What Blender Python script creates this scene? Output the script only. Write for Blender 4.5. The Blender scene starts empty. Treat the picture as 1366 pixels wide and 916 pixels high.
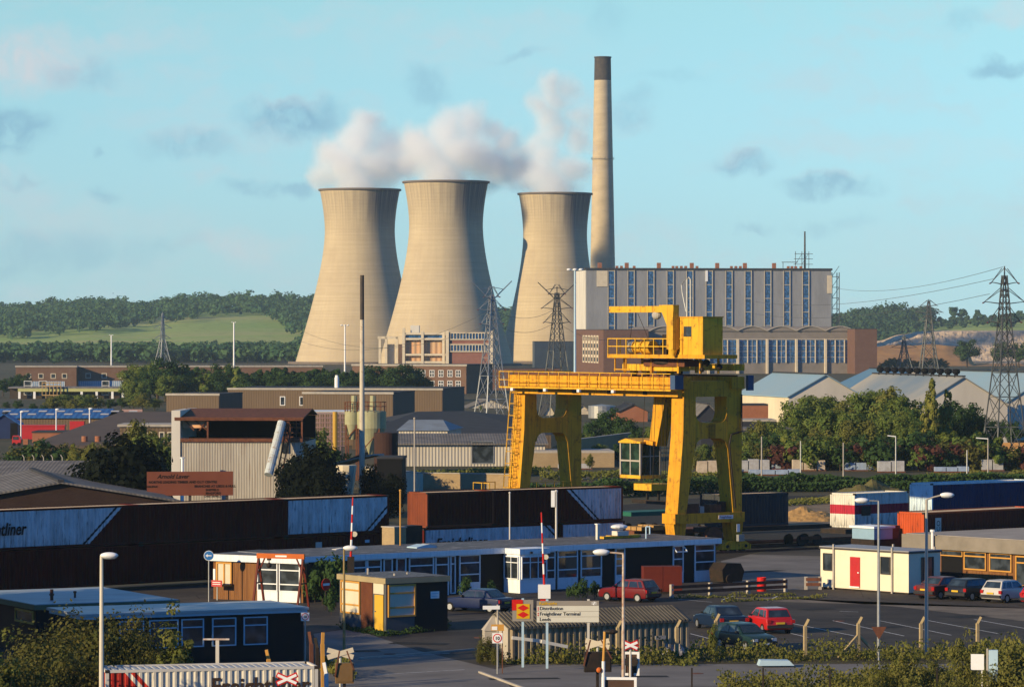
import bpy, math, random
import numpy as np
from mathutils import Vector, Matrix, noise
R = math.radians
random.seed(7)
rng = np.random.default_rng(11)
S = bpy.context.scene
col = S.collection

# ------------------------------------------------------------------ camera
F = 5122.0            # focal length in pixels of the 1366 px wide photograph
CAMZ = 17.0           # eye height
HY = 438.0            # horizon row
cd = bpy.data.cameras.new("camera")
cam = bpy.data.objects.new("camera", cd); col.objects.link(cam)
cam.location = (0, 0, CAMZ); cam.rotation_euler = (R(90), 0, 0)
cd.sensor_width = 36; cd.lens = 36 * F / 1366
cd.shift_y = -(458 - HY) / 1366
cd.clip_start = 1; cd.clip_end = 30000
S.camera = cam
# ------------------------------------------------------------------ light
SUN_EL, SUN_X, SUN_Y = 17.0, -0.805, -0.593
world = bpy.data.worlds.new("World"); S.world = world; world.use_nodes = True
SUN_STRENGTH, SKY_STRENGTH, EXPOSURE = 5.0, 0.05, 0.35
HAZE = 5.5e-5
sl = bpy.data.lights.new("sun", 'SUN'); sl.energy = SUN_STRENGTH; sl.angle = R(0.5); sl.color = (1, .78, .45)
sun = bpy.data.objects.new("sun", sl); col.objects.link(sun)
sv = Vector((SUN_X, SUN_Y, 0)).normalized() * math.cos(R(SUN_EL)); sv.z = math.sin(R(SUN_EL))
sun.rotation_euler = sv.to_track_quat('Z', 'Y').to_euler()
S.view_settings.view_transform = 'Standard'; S.view_settings.look = 'None'
S.view_settings.gamma = 1; S.view_settings.exposure = EXPOSURE
S.view_settings.use_curve_mapping = False
S.cycles.use_denoising = True
S.cycles.max_bounces = 12; S.cycles.diffuse_bounces = 3; S.cycles.glossy_bounces = 3
S.cycles.transmission_bounces = 4; S.cycles.volume_bounces = 12
S.cycles.volume_max_steps = 256
S.cycles.transparent_max_bounces = 12

class NT:
    """small helper to write node trees"""
    def __init__(s, nt): s.nt = nt; s.n = nt.nodes; s.l = nt.links
    def new(s, t, **k):
        x = s.n.new(t)
        for a, b in k.items():
            if a.startswith('i_'): x.inputs[a[2:].replace('_', ' ')].default_value = b
            else: setattr(x, a, b)
        return x
    def link(s, a, b): s.l.new(a, b)
    def put(s, v, sock):
        if isinstance(v, (int, float, tuple)): sock.default_value = v
        else: s.l.new(v, sock)
    def m(s, op, a, b=0.0, c=0.0, clamp=False):
        x = s.n.new('ShaderNodeMath'); x.operation = op; x.use_clamp = clamp
        s.put(a, x.inputs[0]); s.put(b, x.inputs[1]); s.put(c, x.inputs[2]); return x.outputs[0]
    def vm(s, op, a, b=(0., 0., 0.)):
        x = s.n.new('ShaderNodeVectorMath'); x.operation = op
        s.put(a, x.inputs[0]); s.put(b, x.inputs[1]); return x
    def mix(s, f, a, b, mode='MIX'):
        x = s.n.new('ShaderNodeMix'); x.data_type = 'RGBA'; x.blend_type = mode; x.clamp_factor = True
        s.put(f, x.inputs[0])
        s.put(a if not isinstance(a, tuple) or len(a) == 4 else (*a, 1), x.inputs[6])
        s.put(b if not isinstance(b, tuple) or len(b) == 4 else (*b, 1), x.inputs[7]); return x.outputs[2]
    def noise(s, vec, scale, detail=4, rough=.55, dist=0):
        x = s.n.new('ShaderNodeTexNoise'); x.inputs['Scale'].default_value = scale
        x.inputs['Detail'].default_value = detail; x.inputs['Roughness'].default_value = rough
        x.inputs['Distortion'].default_value = dist
        if vec is not None: s.l.new(vec, x.inputs['Vector'])
        return x.outputs['Fac']
    def rng(s, v, a, b, c=0., d=1., smooth=False):
        x = s.n.new('ShaderNodeMapRange'); x.clamp = True
        if smooth: x.interpolation_type = 'SMOOTHSTEP'
        s.put(v, x.inputs[0])
        for i, q in enumerate((a, b, c, d)): x.inputs[i + 1].default_value = q
        return x.outputs[0]
    def mapv(s, vec, scale=(1, 1, 1), rot=(0, 0, 0)):
        x = s.n.new('ShaderNodeMapping'); x.inputs['Scale'].default_value = scale; x.inputs['Rotation'].default_value = rot
        s.l.new(vec, x.inputs[0]); return x.outputs[0]

# ------------------------------------------------------------------ sky
w = NT(world.node_tree); w.n.clear()
sky = w.new('ShaderNodeTexSky', sky_type='NISHITA', sun_disc=False, sun_elevation=R(SUN_EL),
            sun_rotation=math.atan2(SUN_X, SUN_Y), air_density=1.0, dust_density=0.0, ozone_density=3.0, altitude=50)
tc = w.new('ShaderNodeTexCoord')
sep = w.new('ShaderNodeSeparateXYZ'); w.link(tc.outputs['Generated'], sep.inputs[0])
yy = w.m('MAXIMUM', w.m('ABSOLUTE', sep.outputs[1]), 0.05)
u_ = w.m('MULTIPLY', w.m('DIVIDE', sep.outputs[0], yy), F / 100)      # direction in units of 100 px
v_ = w.m('MULTIPLY', w.m('DIVIDE', sep.outputs[2], yy), F / 100)
cmb = w.new('ShaderNodeCombineXYZ'); w.link(u_, cmb.inputs[0]); w.link(v_, cmb.inputs[1])
P0 = cmb.outputs[0]
warp = w.new('ShaderNodeTexNoise'); warp.inputs['Scale'].default_value = 1.6; warp.inputs['Detail'].default_value = 5
w.link(P0, warp.inputs['Vector'])
wv = w.vm('SUBTRACT', warp.outputs['Color'], (.5, .5, .5)).outputs[0]
ws = w.vm('SCALE', wv); ws.inputs[3].default_value = .75
P1 = w.vm('ADD', P0, ws.outputs[0]).outputs[0]
def skyblob(px, py, rx, ry, amp):
    cx, cy = (px - 683) / 100, (HY - py) / 100
    d = w.vm('SUBTRACT', P1, (cx, cy, 0.)).outputs[0]
    d = w.vm('DIVIDE', d, (rx / 100, ry / 100, 1.)).outputs[0]
    L = w.vm('LENGTH', d).outputs['Value']
    return w.m('MULTIPLY', w.rng(L, 1.15, .25, 0, 1, True), amp)
def skysum(blobs):
    t = None
    for b in blobs:
        x = skyblob(*b); t = x if t is None else w.m('MAXIMUM', t, x)
    return t
nz = w.noise(P1, 2.2, 7, .62)
dark = skysum([(388, 158, 78, 28, 1), (10, 172, 62, 42, 1), (340, 245, 52, 15, .6), (402, 246, 40, 13, .6), (250, 190, 75, 24, .6), (135, 208, 16, 8, .6),
               (985, 222, 46, 20, .7), (1105, 248, 84, 18, .75), (1335, 95, 42, 17, .7), (568, 112, 38, 30, .5),
               (140, 262, 24, 14, .5), (1290, 28, 45, 16, .3), (850, 145, 42, 34, .42), (690, 77, 52, 9, .4), (1010, 298, 38, 9, .5),
               (1110, 300, 60, 16, .3), (120, 82, 30, 20, .45), (30, 240, 40, 7, .4), (810, 20, 40, 40, .2), (60, 340, 200, 34, .35), (110, 95, 60, 24, .5), (200, 330, 90, 20, .3), (900, 100, 60, 14, .2)])
light = skysum([(40, 78, 110, 46, .75), (320, 325, 110, 26, .5), (384, 140, 60, 12, .35), (250, 174, 60, 12, .35), (1105, 236, 60, 8, .3), (1240, 200, 260, 26, .22), (120, 300, 220, 36, .25), (985, 214, 34, 14, .4),
                (1250, 330, 160, 40, .2), (880, 330, 120, 40, .2), (600, 60, 300, 60, .12), (1350, 18, 60, 24, .4)])
dk = w.m('MULTIPLY', dark, w.rng(nz, .26, .58), clamp=True)
lt = w.m('MULTIPLY', light, w.rng(nz, .24, .62), clamp=True)
wn_ = w.noise(w.mapv(P1, (.32, .95, 1)), 1.0, 6, .62)
wn2 = w.noise(w.mapv(P1, (1.3, 3.2, 1)), 1.0, 5, .6)
wisp = w.m('MULTIPLY', w.rng(wn_, .46, .70, 0, 1, True), w.rng(wn2, .32, .66, .25, 1))
hgt = w.rng(v_, 0, 4.4)
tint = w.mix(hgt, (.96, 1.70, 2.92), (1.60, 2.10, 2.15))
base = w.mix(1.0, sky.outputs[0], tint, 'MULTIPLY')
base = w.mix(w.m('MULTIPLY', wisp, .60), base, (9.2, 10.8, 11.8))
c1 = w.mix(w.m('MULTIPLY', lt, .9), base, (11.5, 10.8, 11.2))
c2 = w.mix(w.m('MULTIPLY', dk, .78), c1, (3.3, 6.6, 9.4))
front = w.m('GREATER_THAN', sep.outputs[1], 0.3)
cfin = w.mix(front, w.mix(1.0, sky.outputs[0], (.24, 1.22, 2.5), 'MULTIPLY'), c2)  # sky half behind the camera tinted blue to colour the shade
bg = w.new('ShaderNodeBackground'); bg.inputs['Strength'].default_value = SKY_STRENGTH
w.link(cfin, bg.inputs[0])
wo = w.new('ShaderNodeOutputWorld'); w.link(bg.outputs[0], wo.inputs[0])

# ------------------------------------------------------------------ placing helpers
def at(px, py, z=0.0):
    """the point of height z that the photograph shows at pixel (px, py)"""
    Y = F * (CAMZ - z) / (py - HY)
    return Vector(((px - 683) * Y / F, Y, z))
def atd(px, py, Y):
    return Vector(((px - 683) * Y / F, Y, CAMZ - (py - HY) * Y / F))
def gx(px, Y, z=0): return Vector(((px - 683) * Y / F, Y, z))
def reach(A, ang, px):
    """length along direction ang from A until column px"""
    k = px - 683; ux, uy = math.cos(ang), math.sin(ang)
    return (k * A.y - F * A.x) / (F * ux - k * uy)
def zat(py, Y): return CAMZ - (py - HY) * Y / F

# ------------------------------------------------------------------ mesh builder
class MB:
    def __init__(s): s.v = []; s.f = []; s.M = None
    def add(s, vs, fs):
        o = len(s.v)
        if s.M is not None: vs = [tuple(s.M @ Vector(p)) for p in vs]
        s.v += [tuple(p) for p in vs]; s.f += [tuple(i + o for i in f) for f in fs]; return s
    def box(s, x0, x1, y0, y1, z0, z1):
        return s.add([(x0, y0, z0), (x1, y0, z0), (x1, y1, z0), (x0, y1, z0), (x0, y0, z1), (x1, y0, z1), (x1, y1, z1), (x0, y1, z1)],
                     [(0, 3, 2, 1), (4, 5, 6, 7), (0, 1, 5, 4), (1, 2, 6, 5), (2, 3, 7, 6), (3, 0, 4, 7)])
    def cb(s, cx, cy, cz, sx, sy, sz): return s.box(cx - sx / 2, cx + sx / 2, cy - sy / 2, cy + sy / 2, cz - sz / 2, cz + sz / 2)
    def bar(s, p, q, w_, h_=None, up=(0, 0, 1)):
        """a rectangular bar from p to q"""
        p, q = Vector(p), Vector(q); h_ = h_ or w_; d = (q - p)
        if d.length < 1e-6: return s
        d.normalize(); u = Vector(up)
        if abs(d.dot(u)) > .99: u = Vector((1, 0, 0)) if abs(d.x) < .9 else Vector((0, 1, 0))
        a = d.cross(u).normalized() * w_ / 2; b = a.cross(d).normalized() * h_ / 2
        vs = [p - a - b, p + a - b, p + a + b, p - a + b, q - a - b, q + a - b, q + a + b, q - a + b]
        return s.add(vs, [(0, 1, 2, 3), (7, 6, 5, 4), (4, 5, 1, 0), (5, 6, 2, 1), (6, 7, 3, 2), (7, 4, 0, 3)])
    def tube(s, p, q, r, r2=None, n=8, caps=True):
        p, q = Vector(p), Vector(q); r2 = r if r2 is None else r2; d = (q - p).normalized()
        u = Vector((0, 0, 1)) if abs(d.z) < .9 else Vector((1, 0, 0))
        a = d.cross(u).normalized(); b = d.cross(a)
        vs = []
        for c, rr in ((p, r), (q, r2)):
            for i in range(n):
                t = 2 * math.pi * i / n; vs.append(c + (a * math.cos(t) + b * math.sin(t)) * rr)
        fs = [(i, (i + 1) % n, n + (i + 1) % n, n + i) for i in range(n)]
        if caps: fs += [tuple(range(n))[::-1], tuple(range(n, 2 * n))]
        return s.add(vs, fs)
    def path(s, pts, r, n=6):
        for a, b in zip(pts[:-1], pts[1:]): s.tube(a, b, r, n=n)
        return s
    def lathe(s, prof, n=32, c=(0, 0, 0), close=False):
        vs = []; fs = []
        for (r, z) in prof:
            for i in range(n):
                t = 2 * math.pi * i / n; vs.append((c[0] + r * math.cos(t), c[1] + r * math.sin(t), c[2] + z))
        m = len(prof)
        for j in range(m - 1):
            for i in range(n): fs.append((j * n + i, j * n + (i + 1) % n, (j + 1) * n + (i + 1) % n, (j + 1) * n + i))
        if close: fs += [tuple(range(n))[::-1], tuple(range((m - 1) * n, m * n))]
        return s.add(vs, fs)
    def poly(s, pts): return s.add(pts, [tuple(range(len(pts)))])
    def prism(s, pts, d):
        """extrude planar polygon pts by vector d"""
        n = len(pts); d = Vector(d); q = [Vector(p) + d for p in pts]
        return s.add(list(pts) + q, [tuple(range(n))[::-1], tuple(range(n, 2 * n))] + [(i, (i + 1) % n, n + (i + 1) % n, n + i) for i in range(n)])
    def ball(s, c, r, n=10, sq=(1, 1, 1)):
        prof = [(max(1e-3, math.sin(math.pi * j / n)), -math.cos(math.pi * j / n)) for j in range(n + 1)]
        o = MB().lathe(prof, max(8, n + 2))
        return s.add([(c[0] + x * r * sq[0], c[1] + y * r * sq[1], c[2] + z * r * sq[2]) for x, y, z in o.v], o.f)
    def corr(s, p, q, z0, z1, pitch=.28, depth=.036, nrm=None, flat=.5):
        """corrugated sheet standing between ground points p and q, ribs pointing to nrm"""
        p, q = Vector((p[0], p[1], 0)), Vector((q[0], q[1], 0)); L = (q - p).length; d = (q - p) / L
        nrm = Vector(nrm) if nrm else Vector((d.y, -d.x, 0))
        n = max(1, round(L / pitch)); h = L / n; off = []
        for i in range(n):
            b = i * h; off += [(b, 0), (b + h * .32, 0), (b + h * .5, depth), (b + h * .82, depth)]
        off.append((L, 0)); vs = []; fs = []
        for (t, o) in off:
            c = p + d * t + nrm * o; vs += [(c.x, c.y, z0), (c.x, c.y, z1)]
        for i in range(len(off) - 1): fs.append((2 * i, 2 * i + 2, 2 * i + 3, 2 * i + 1))
        return s.add(vs, fs)
    def build(s, name, mat, parent=None, smooth=False, label=None):
        me = bpy.data.meshes.new(name); me.from_pydata(s.v, [], s.f); me.materials.append(mat)
        if smooth:
            me.polygons.foreach_set('use_smooth', [True] * len(me.polygons))
        me.update(); o = bpy.data.objects.new(name, me); col.objects.link(o)
        if parent is not None: o.parent = parent
        if label: o['label'] = label
        return o

def tag(o, label=None, cat=None, group=None, kind=None):
    if label: o['label'] = label
    if cat: o['category'] = cat
    if group: o['group'] = group
    if kind: o['kind'] = kind
    return o
def thing(name, label, cat, loc=(0, 0, 0), rz=0, group=None):
    o = bpy.data.objects.new(name, None); col.objects.link(o); o.empty_display_size = .5
    o.location = loc; o.rotation_euler = (0, 0, rz)
    return tag(o, label, cat, group)
def struct(o): o['kind'] = 'structure'; return o
def copy_tree(o, parent=None):
    c = o.copy(); col.objects.link(c)
    if parent is not None: c.parent = parent
    for ch in list(o.children): copy_tree(ch, c)
    return c
def dup(o, loc=None, rz=None, label=None, sc=None):
    c = copy_tree(o)
    if loc is not None: c.location = loc
    if rz is not None: c.rotation_euler = (0, 0, rz)
    if label: c['label'] = label
    if sc: c.scale = sc if hasattr(sc, '__len__') else (sc, sc, sc)
    return c
def text(name, s, size, mat, loc, rx, rz, parent=None, th=.01, shear=0, align='LEFT', bold=.0, sx=1.0):
    cu = bpy.data.curves.new(name, 'FONT'); cu.body = s; cu.size = size; cu.extrude = th; cu.shear = shear
    cu.align_x = align; cu.offset = bold; cu.resolution_u = 3
    t = bpy.data.objects.new('tmp', cu); col.objects.link(t)
    dg = bpy.context.evaluated_depsgraph_get(); dg.update()
    me = bpy.data.meshes.new_from_object(t.evaluated_get(dg)); bpy.data.objects.remove(t)
    me.materials.clear(); me.materials.append(mat)
    o = bpy.data.objects.new(name, me); col.objects.link(o); o.location = loc; o.rotation_euler = (rx, 0, rz); o.scale = (sx, 1, 1)
    if parent is not None: o.parent = parent
    return o

# ------------------------------------------------------------------ materials
def mat(name, c, c2=None, scale=3.0, rough=.75, amt=.5, metal=0, bump=0, bscale=30, coat=0, stretch=(1, 1, 1), spec=None,
        rust=None, rustamt=.5, alpha=None, streak=None, streakamt=.5):
    m = bpy.data.materials.new(name); m.use_nodes = True; t = NT(m.node_tree); t.n.clear()
    p = t.new('ShaderNodeBsdfPrincipled'); o = t.new('ShaderNodeOutputMaterial'); t.link(p.outputs[0], o.inputs[0])
    tcn = t.new('ShaderNodeTexCoord'); P = tcn.outputs['Object']
    if c2 is None: c2 = tuple(x * .72 for x in c)
    n1 = t.noise(t.mapv(P, stretch), scale, 5, .6)
    cc = t.mix(t.m('MULTIPLY', t.rng(n1, .36, .66), amt), c, c2)
    if rust is not None:
        n2 = t.noise(P, scale * 2.3, 7, .7); cc = t.mix(t.m('MULTIPLY', t.rng(n2, .55, .64), rustamt), cc, rust)
    if streak is not None:
        n3 = t.noise(t.mapv(P, (3, 3, .12)), 2.0, 4, .6); cc = t.mix(t.m('MULTIPLY', t.rng(n3, .5, .68), streakamt), cc, streak)
    t.put(cc, p.inputs['Base Color']); p.inputs['Roughness'].default_value = rough; p.inputs['Metallic'].default_value = metal
    p.inputs['Coat Weight'].default_value = coat; p.inputs['Specular IOR Level'].default_value = spec if spec is not None else (.5 if rough < .5 else .15)
    if bump:
        b = t.new('ShaderNodeBump'); b.inputs['Strength'].default_value = 1; b.inputs['Distance'].default_value = bump
        t.link(t.noise(P, bscale, 4, .6), b.inputs['Height']); t.link(b.outputs[0], p.inputs['Normal'])
    return m
def ribs(m, pitch, axis='X', dist=.03, dark=.0, darkc=(.1, .1, .1)):
    """add ribbed sheeting relief (real bump) along object axis"""
    t = NT(m.node_tree); p = next(n for n in t.n if n.type == 'BSDF_PRINCIPLED')
    tcn = t.new('ShaderNodeTexCoord')
    wv_ = t.new('ShaderNodeTexWave', wave_type='BANDS', bands_direction=axis, wave_profile='SIN')
    wv_.inputs['Scale'].default_value = 2 * math.pi / pitch / 20; wv_.inputs['Distortion'].default_value = 0
    t.link(tcn.outputs['Object'], wv_.inputs[0])
    b = t.new('ShaderNodeBump'); b.inputs['Distance'].default_value = dist; b.inputs['Strength'].default_value = 1
    t.link(wv_.outputs['Fac'], b.inputs['Height'])
    if p.inputs['Normal'].links: t.link(p.inputs['Normal'].links[0].from_socket, b.inputs['Normal'])
    t.link(b.outputs[0], p.inputs['Normal'])
    return m
def brick(name, c, c2, mortar, bw=.225, bh=.075, rough=.9):
    m = bpy.data.materials.new(name); m.use_nodes = True; t = NT(m.node_tree); t.n.clear()
    p = t.new('ShaderNodeBsdfPrincipled'); o = t.new('ShaderNodeOutputMaterial'); t.link(p.outputs[0], o.inputs[0])
    tcn = t.new('ShaderNodeTexCoord'); s_ = t.new('ShaderNodeSeparateXYZ'); t.link(tcn.outputs['Object'], s_.inputs[0])
    cm = t.new('ShaderNodeCombineXYZ'); t.link(t.m('ADD', s_.outputs[0], s_.outputs[1]), cm.inputs[0]); t.link(s_.outputs[2], cm.inputs[1])
    bt = t.new('ShaderNodeTexBrick'); t.link(cm.outputs[0], bt.inputs[0]); bt.inputs['Scale'].default_value = 1
    bt.inputs['Brick Width'].default_value = bw; bt.inputs['Row Height'].default_value = bh; bt.inputs['Mortar Size'].default_value = bh * .13
    bt.inputs['Color1'].default_value = (*c, 1); bt.inputs['Color2'].default_value = (*c2, 1); bt.inputs['Mortar'].default_value = (*mortar, 1)
    n1 = t.noise(tcn.outputs['Object'], .5, 5, .6)
    t.put(t.mix(t.rng(n1, .3, .7, 0, .5), bt.outputs[0], tuple(x * .6 for x in c)), p.inputs['Base Color'])
    p.inputs['Roughness'].default_value = rough; p.inputs['Specular IOR Level'].default_value = .1
    return m
def glass(name, c=(.02, .025, .03), rough=.08):
    m = bpy.data.materials.new(name); m.use_nodes = True; t = NT(m.node_tree)
    p = t.n['Principled BSDF']; tcn = t.new('ShaderNodeTexCoord')
    n1 = t.noise(tcn.outputs['Object'], 1.1, 2, .5)
    t.put(t.mix(t.rng(n1, .45, .6), c, tuple(min(1, x * 2.5) for x in c)), p.inputs['Base Color'])
    p.inputs['Roughness'].default_value = rough; p.inputs['Specular IOR Level'].default_value = .6
    return m
# ================================================================== terrain, far land
def heightfield(name, x0, x1, y0, y1, nx, ny, fn, m, smooth=True):
    xs = np.linspace(x0, x1, nx); ys = np.linspace(y0, y1, ny)
    v = [(x, y, fn(x, y)) for y in ys for x in xs]
    f = [(j * nx + i, j * nx + i + 1, (j + 1) * nx + i + 1, (j + 1) * nx + i) for j in range(ny - 1) for i in range(nx - 1)]
    b = MB(); b.v = v; b.f = f
    return struct(b.build(name, m, smooth=smooth))

m_ground = mat('rough_ground', (.060, .058, .030), (.11, .085, .05), .05, .95, .9)
b = MB(); b.poly([(-9000, -600, 0), (9000, -600, 0), (9000, 14000, 0), (-9000, 14000, 0)])
struct(b.build('ground', m_ground))

def interp(x, pts):
    if x <= pts[0][0]: return pts[0][1]
    for (a, va), (c, vc) in zip(pts[:-1], pts[1:]):
        if x <= c:
            t = (x - a) / (c - a); t = t * t * (3 - 2 * t); return va + (vc - va) * t
    return pts[-1][1]
# left hill : crest near Y 3600 (about 0.70 m per pixel)
HC = 3600.
def crest_py(px): return interp(px, [(-700, 440), (-200, 428), (0, 421), (60, 419), (130, 412), (190, 417), (250, 409), (330, 408), (400, 409), (480, 405), (560, 412), (680, 424), (800, 434), (900, 440)])
def hill_h(x, y):
    px = 683 + x * F / y
    zc = (CAMZ - (crest_py(px) - HY) * HC / F)
    t = min(1, max(0, (y - 2350) / (HC - 2350)))
    if y > HC: t = max(0, 1 - (y - HC) / 2200)
    t2 = t * t * (3 - 2 * t)
    return max(-1, zc) * (.25 * t + .75 * t2) - .6 + 1.2 * noise.noise(Vector((x * .004, y * .004, 0)))
m_hill = bpy.data.materials.new('hill_pasture'); m_hill.use_nodes = True
t = NT(m_hill.node_tree); p = t.n['Principled BSDF']; tcn = t.new('ShaderNodeTexCoord'); P = tcn.outputs['Object']
n1 = t.noise(t.mapv(P, (.3, 1, 1)), .012, 6, .6); n2 = t.noise(P, .12, 3, .7)
cc = t.mix(t.rng(n1, .38, .64), (.26, .37, .09), (.38, .38, .14)); cc = t.mix(t.rng(n2, .5, .75, 0, .5), cc, (.05, .09, .03))
t.put(cc, p.inputs['Base Color']); p.inputs['Roughness'].default_value = .95; p.inputs['Specular IOR Level'].default_value = .05
heightfield('hill', -1500, 500, 2350, 5800, 110, 100, hill_h, m_hill)
# right rise behind the quarry
def rise_py(px): return interp(px, [(760, 440), (1000, 436), (1110, 431), (1170, 427), (1250, 427), (1340, 424), (1500, 424), (1900, 434)])
def rise_h(x, y):
    px = 683 + x * F / y; zc = CAMZ - (rise_py(px) - HY) * 3300 / F
    t = min(1, max(0, (y - 2500) / 800)); t = t if y <= 3300 else max(0, 1 - (y - 3300) / 1500)
    return zc * t * t * (3 - 2 * t) - .5
heightfield('hill', 100, 1900, 2500, 4800, 80, 60, rise_h, m_hill)

# spoil heap (pale rubble) with an ochre cutting in front
def heap_py(px): return interp(px, [(1090, 482), (1140, 472), (1172, 454), (1200, 446), (1235, 441), (1290, 440.5), (1420, 440), (1700, 444), (1800, 480)])
HPX = 2080.
def heap_h(x, y):
    px = 683 + x * F / y; zc = CAMZ - (heap_py(px) - HY) * HPX / F
    t = min(1, max(0, (y - 2005) / (HPX - 2005))); t = t if y <= HPX else max(0, 1 - (y - HPX) / 300)
    q = noise.noise(Vector((x * .09, y * .09, 3))) * .5 + noise.noise(Vector((x * .33, y * .33, 1))) * 1.0
    return max(0, zc) * t + q * (1 if 0.02 < t < .97 else .2)
m_heap = mat('pale_rubble', (.62, .47, .31), (.40, .29, .19), .22, .95, .9, bump=.9, bscale=.35, rust=(.62, .54, .43), rustamt=.8)
heightfield('spoil_heap', 120, 480, 1860, 2400, 300, 120, heap_h, m_heap, smooth=False)
def cut_py(px): return interp(px, [(1060, 486), (1120, 470), (1150, 461), (1200, 459.5), (1260, 459), (1278, 462), (1292, 472), (1300, 486)])
def cut_h(x, y):
    px = 683 + x * F / y; zc = CAMZ - (cut_py(px) - HY) * 1800 / F
    t = min(1, max(0, (y - 1740) / 60)); t = t if y <= 1800 else max(0, 1 - (y - 1800) / 60)
    return max(0, zc) * t + noise.noise(Vector((x * .12, y * .12, 3))) * .7 * t
m_cut = mat('ochre_clay', (.42, .23, .09), (.26, .14, .065), .06, .95, .8, bump=.3, bscale=.3, stretch=(1, 1, 6))
heightfield('quarry_cutting', 110, 240, 1730, 1870, 120, 40, cut_h, m_cut)

# ------------------------------------------------------------------ far woods: crowns made of many leaf clumps
def leafmat(name, c, c2, scale=.6, trans=.25):
    m = bpy.data.materials.new(name); m.use_nodes = True; t = NT(m.node_tree); t.n.clear()
    o = t.new('ShaderNodeOutputMaterial'); tcn = t.new('ShaderNodeTexCoord')
    n1 = t.noise(tcn.outputs['Object'], scale, 3, .6)
    g = t.new('ShaderNodeNewGeometry')
    cc = t.mix(t.rng(n1, .35, .65), c, c2)
    cc = t.mix(t.m('MULTIPLY', g.outputs['Random Per Island'], .45), cc, tuple(min(1, x * 1.5) for x in c))
    p = t.new('ShaderNodeBsdfPrincipled'); p.inputs['Roughness'].default_value = .7; p.inputs['Specular IOR Level'].default_value = .08
    tr = t.new('ShaderNodeBsdfTranslucent'); mx = t.new('ShaderNodeMixShader'); mx.inputs[0].default_value = trans
    t.put(cc, p.inputs['Base Color']); t.put(cc, tr.inputs[0])
    t.link(p.outputs[0], mx.inputs[1]); t.link(tr.outputs[0], mx.inputs[2]); t.link(mx.outputs[0], o.inputs[0])
    return m
def quads_mesh(name, C, N, sz, m):
    """leaf-sized quads: centres C (n,3), normals N (n,3), sizes sz (n)"""
    n = len(C); N = N / np.maximum(1e-6, np.linalg.norm(N, axis=1))[:, None]
    r = rng.normal(size=(n, 3)); A = np.cross(N, r); A /= np.maximum(1e-6, np.linalg.norm(A, axis=1))[:, None]; B = np.cross(N, A)
    s_ = sz[:, None]; asp = (.55 + .5 * rng.random(n))[:, None]
    V = np.empty((n, 4, 3))
    V[:, 0] = C - A * s_; V[:, 1] = C - B * s_ * asp; V[:, 2] = C + A * s_; V[:, 3] = C + B * s_ * asp
    me = bpy.data.meshes.new(name); me.vertices.add(4 * n); me.vertices.foreach_set('co', V.reshape(-1).astype(np.float32))
    me.loops.add(4 * n); me.loops.foreach_set('vertex_index', np.arange(4 * n, dtype=np.int32))
    me.polygons.add(n); me.polygons.foreach_set('loop_start', np.arange(0, 4 * n, 4, dtype=np.int32))
    me.update(calc_edges=True); me.validate(); me.materials.append(m)
    return me
def crown_points(n, rad, zc, clumps, cr, flat=1.0, jag=.25):
    """leaves gathered in clumps through an uneven ellipsoid"""
    d = rng.normal(size=(clumps, 3)); d /= np.linalg.norm(d, axis=1)[:, None]
    rr = (.35 + .65 * rng.random(clumps) ** .6)[:, None] * (1 - jag + 2 * jag * rng.random(clumps))[:, None]
    cc = d * rr * np.array(rad) + np.array([0, 0, zc])
    k = rng.integers(0, clumps, n); e = rng.normal(size=(n, 3)); e /= np.linalg.norm(e, axis=1)[:, None]
    rad_ = cr * (.6 + .8 * rng.random(clumps))[k] * (.45 + .6 * rng.random(n) ** .5)
    C = cc[k] + e * rad_[:, None] * np.array([1, 1, .8])
    N = e + .5 * d[k] + rng.normal(size=(n, 3)) * .45 + np.array([0, 0, .25])
    return C, N
def woodland(name, label, spots, m, per=90, ls=1.5):
    """a far-off wood that reads as one mass; spots = (x, y, z, height, radius)"""
    Cs, Ns, Ss = [], [], []
    for (x, y, z, h, r) in spots:
        C, N = crown_points(per, (r * .8, r * .8, h * .36), h * .55, 9, r * .42)
        Cs.append(C + np.array([x, y, z])); Ns.append(N); Ss.append(ls * (.6 + .8 * rng.random(per)))
    me = quads_mesh(name, np.concatenate(Cs), np.concatenate(Ns), np.concatenate(Ss), m)
    o = bpy.data.objects.new(name, me); col.objects.link(o); return tag(o, label, 'wood', kind='stuff')
m_far1 = leafmat('far_foliage', (.040, .095, .042), (.085, .14, .05), .02)
m_far2 = leafmat('far_foliage_blue', (.035, .075, .035), (.060, .10, .04), .02)
sp = []
def hill_spots(n, pxr, tf, hf=(9, 14)):
    for _ in range(n):
        px = random.uniform(*pxr); t_ = random.random()
        Y = tf(px, t_)
        if Y is None: continue
        x = (px - 683) * Y / F; h = random.uniform(*hf); sp.append((x, Y, hill_h(x, Y), h, h * .55))
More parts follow.
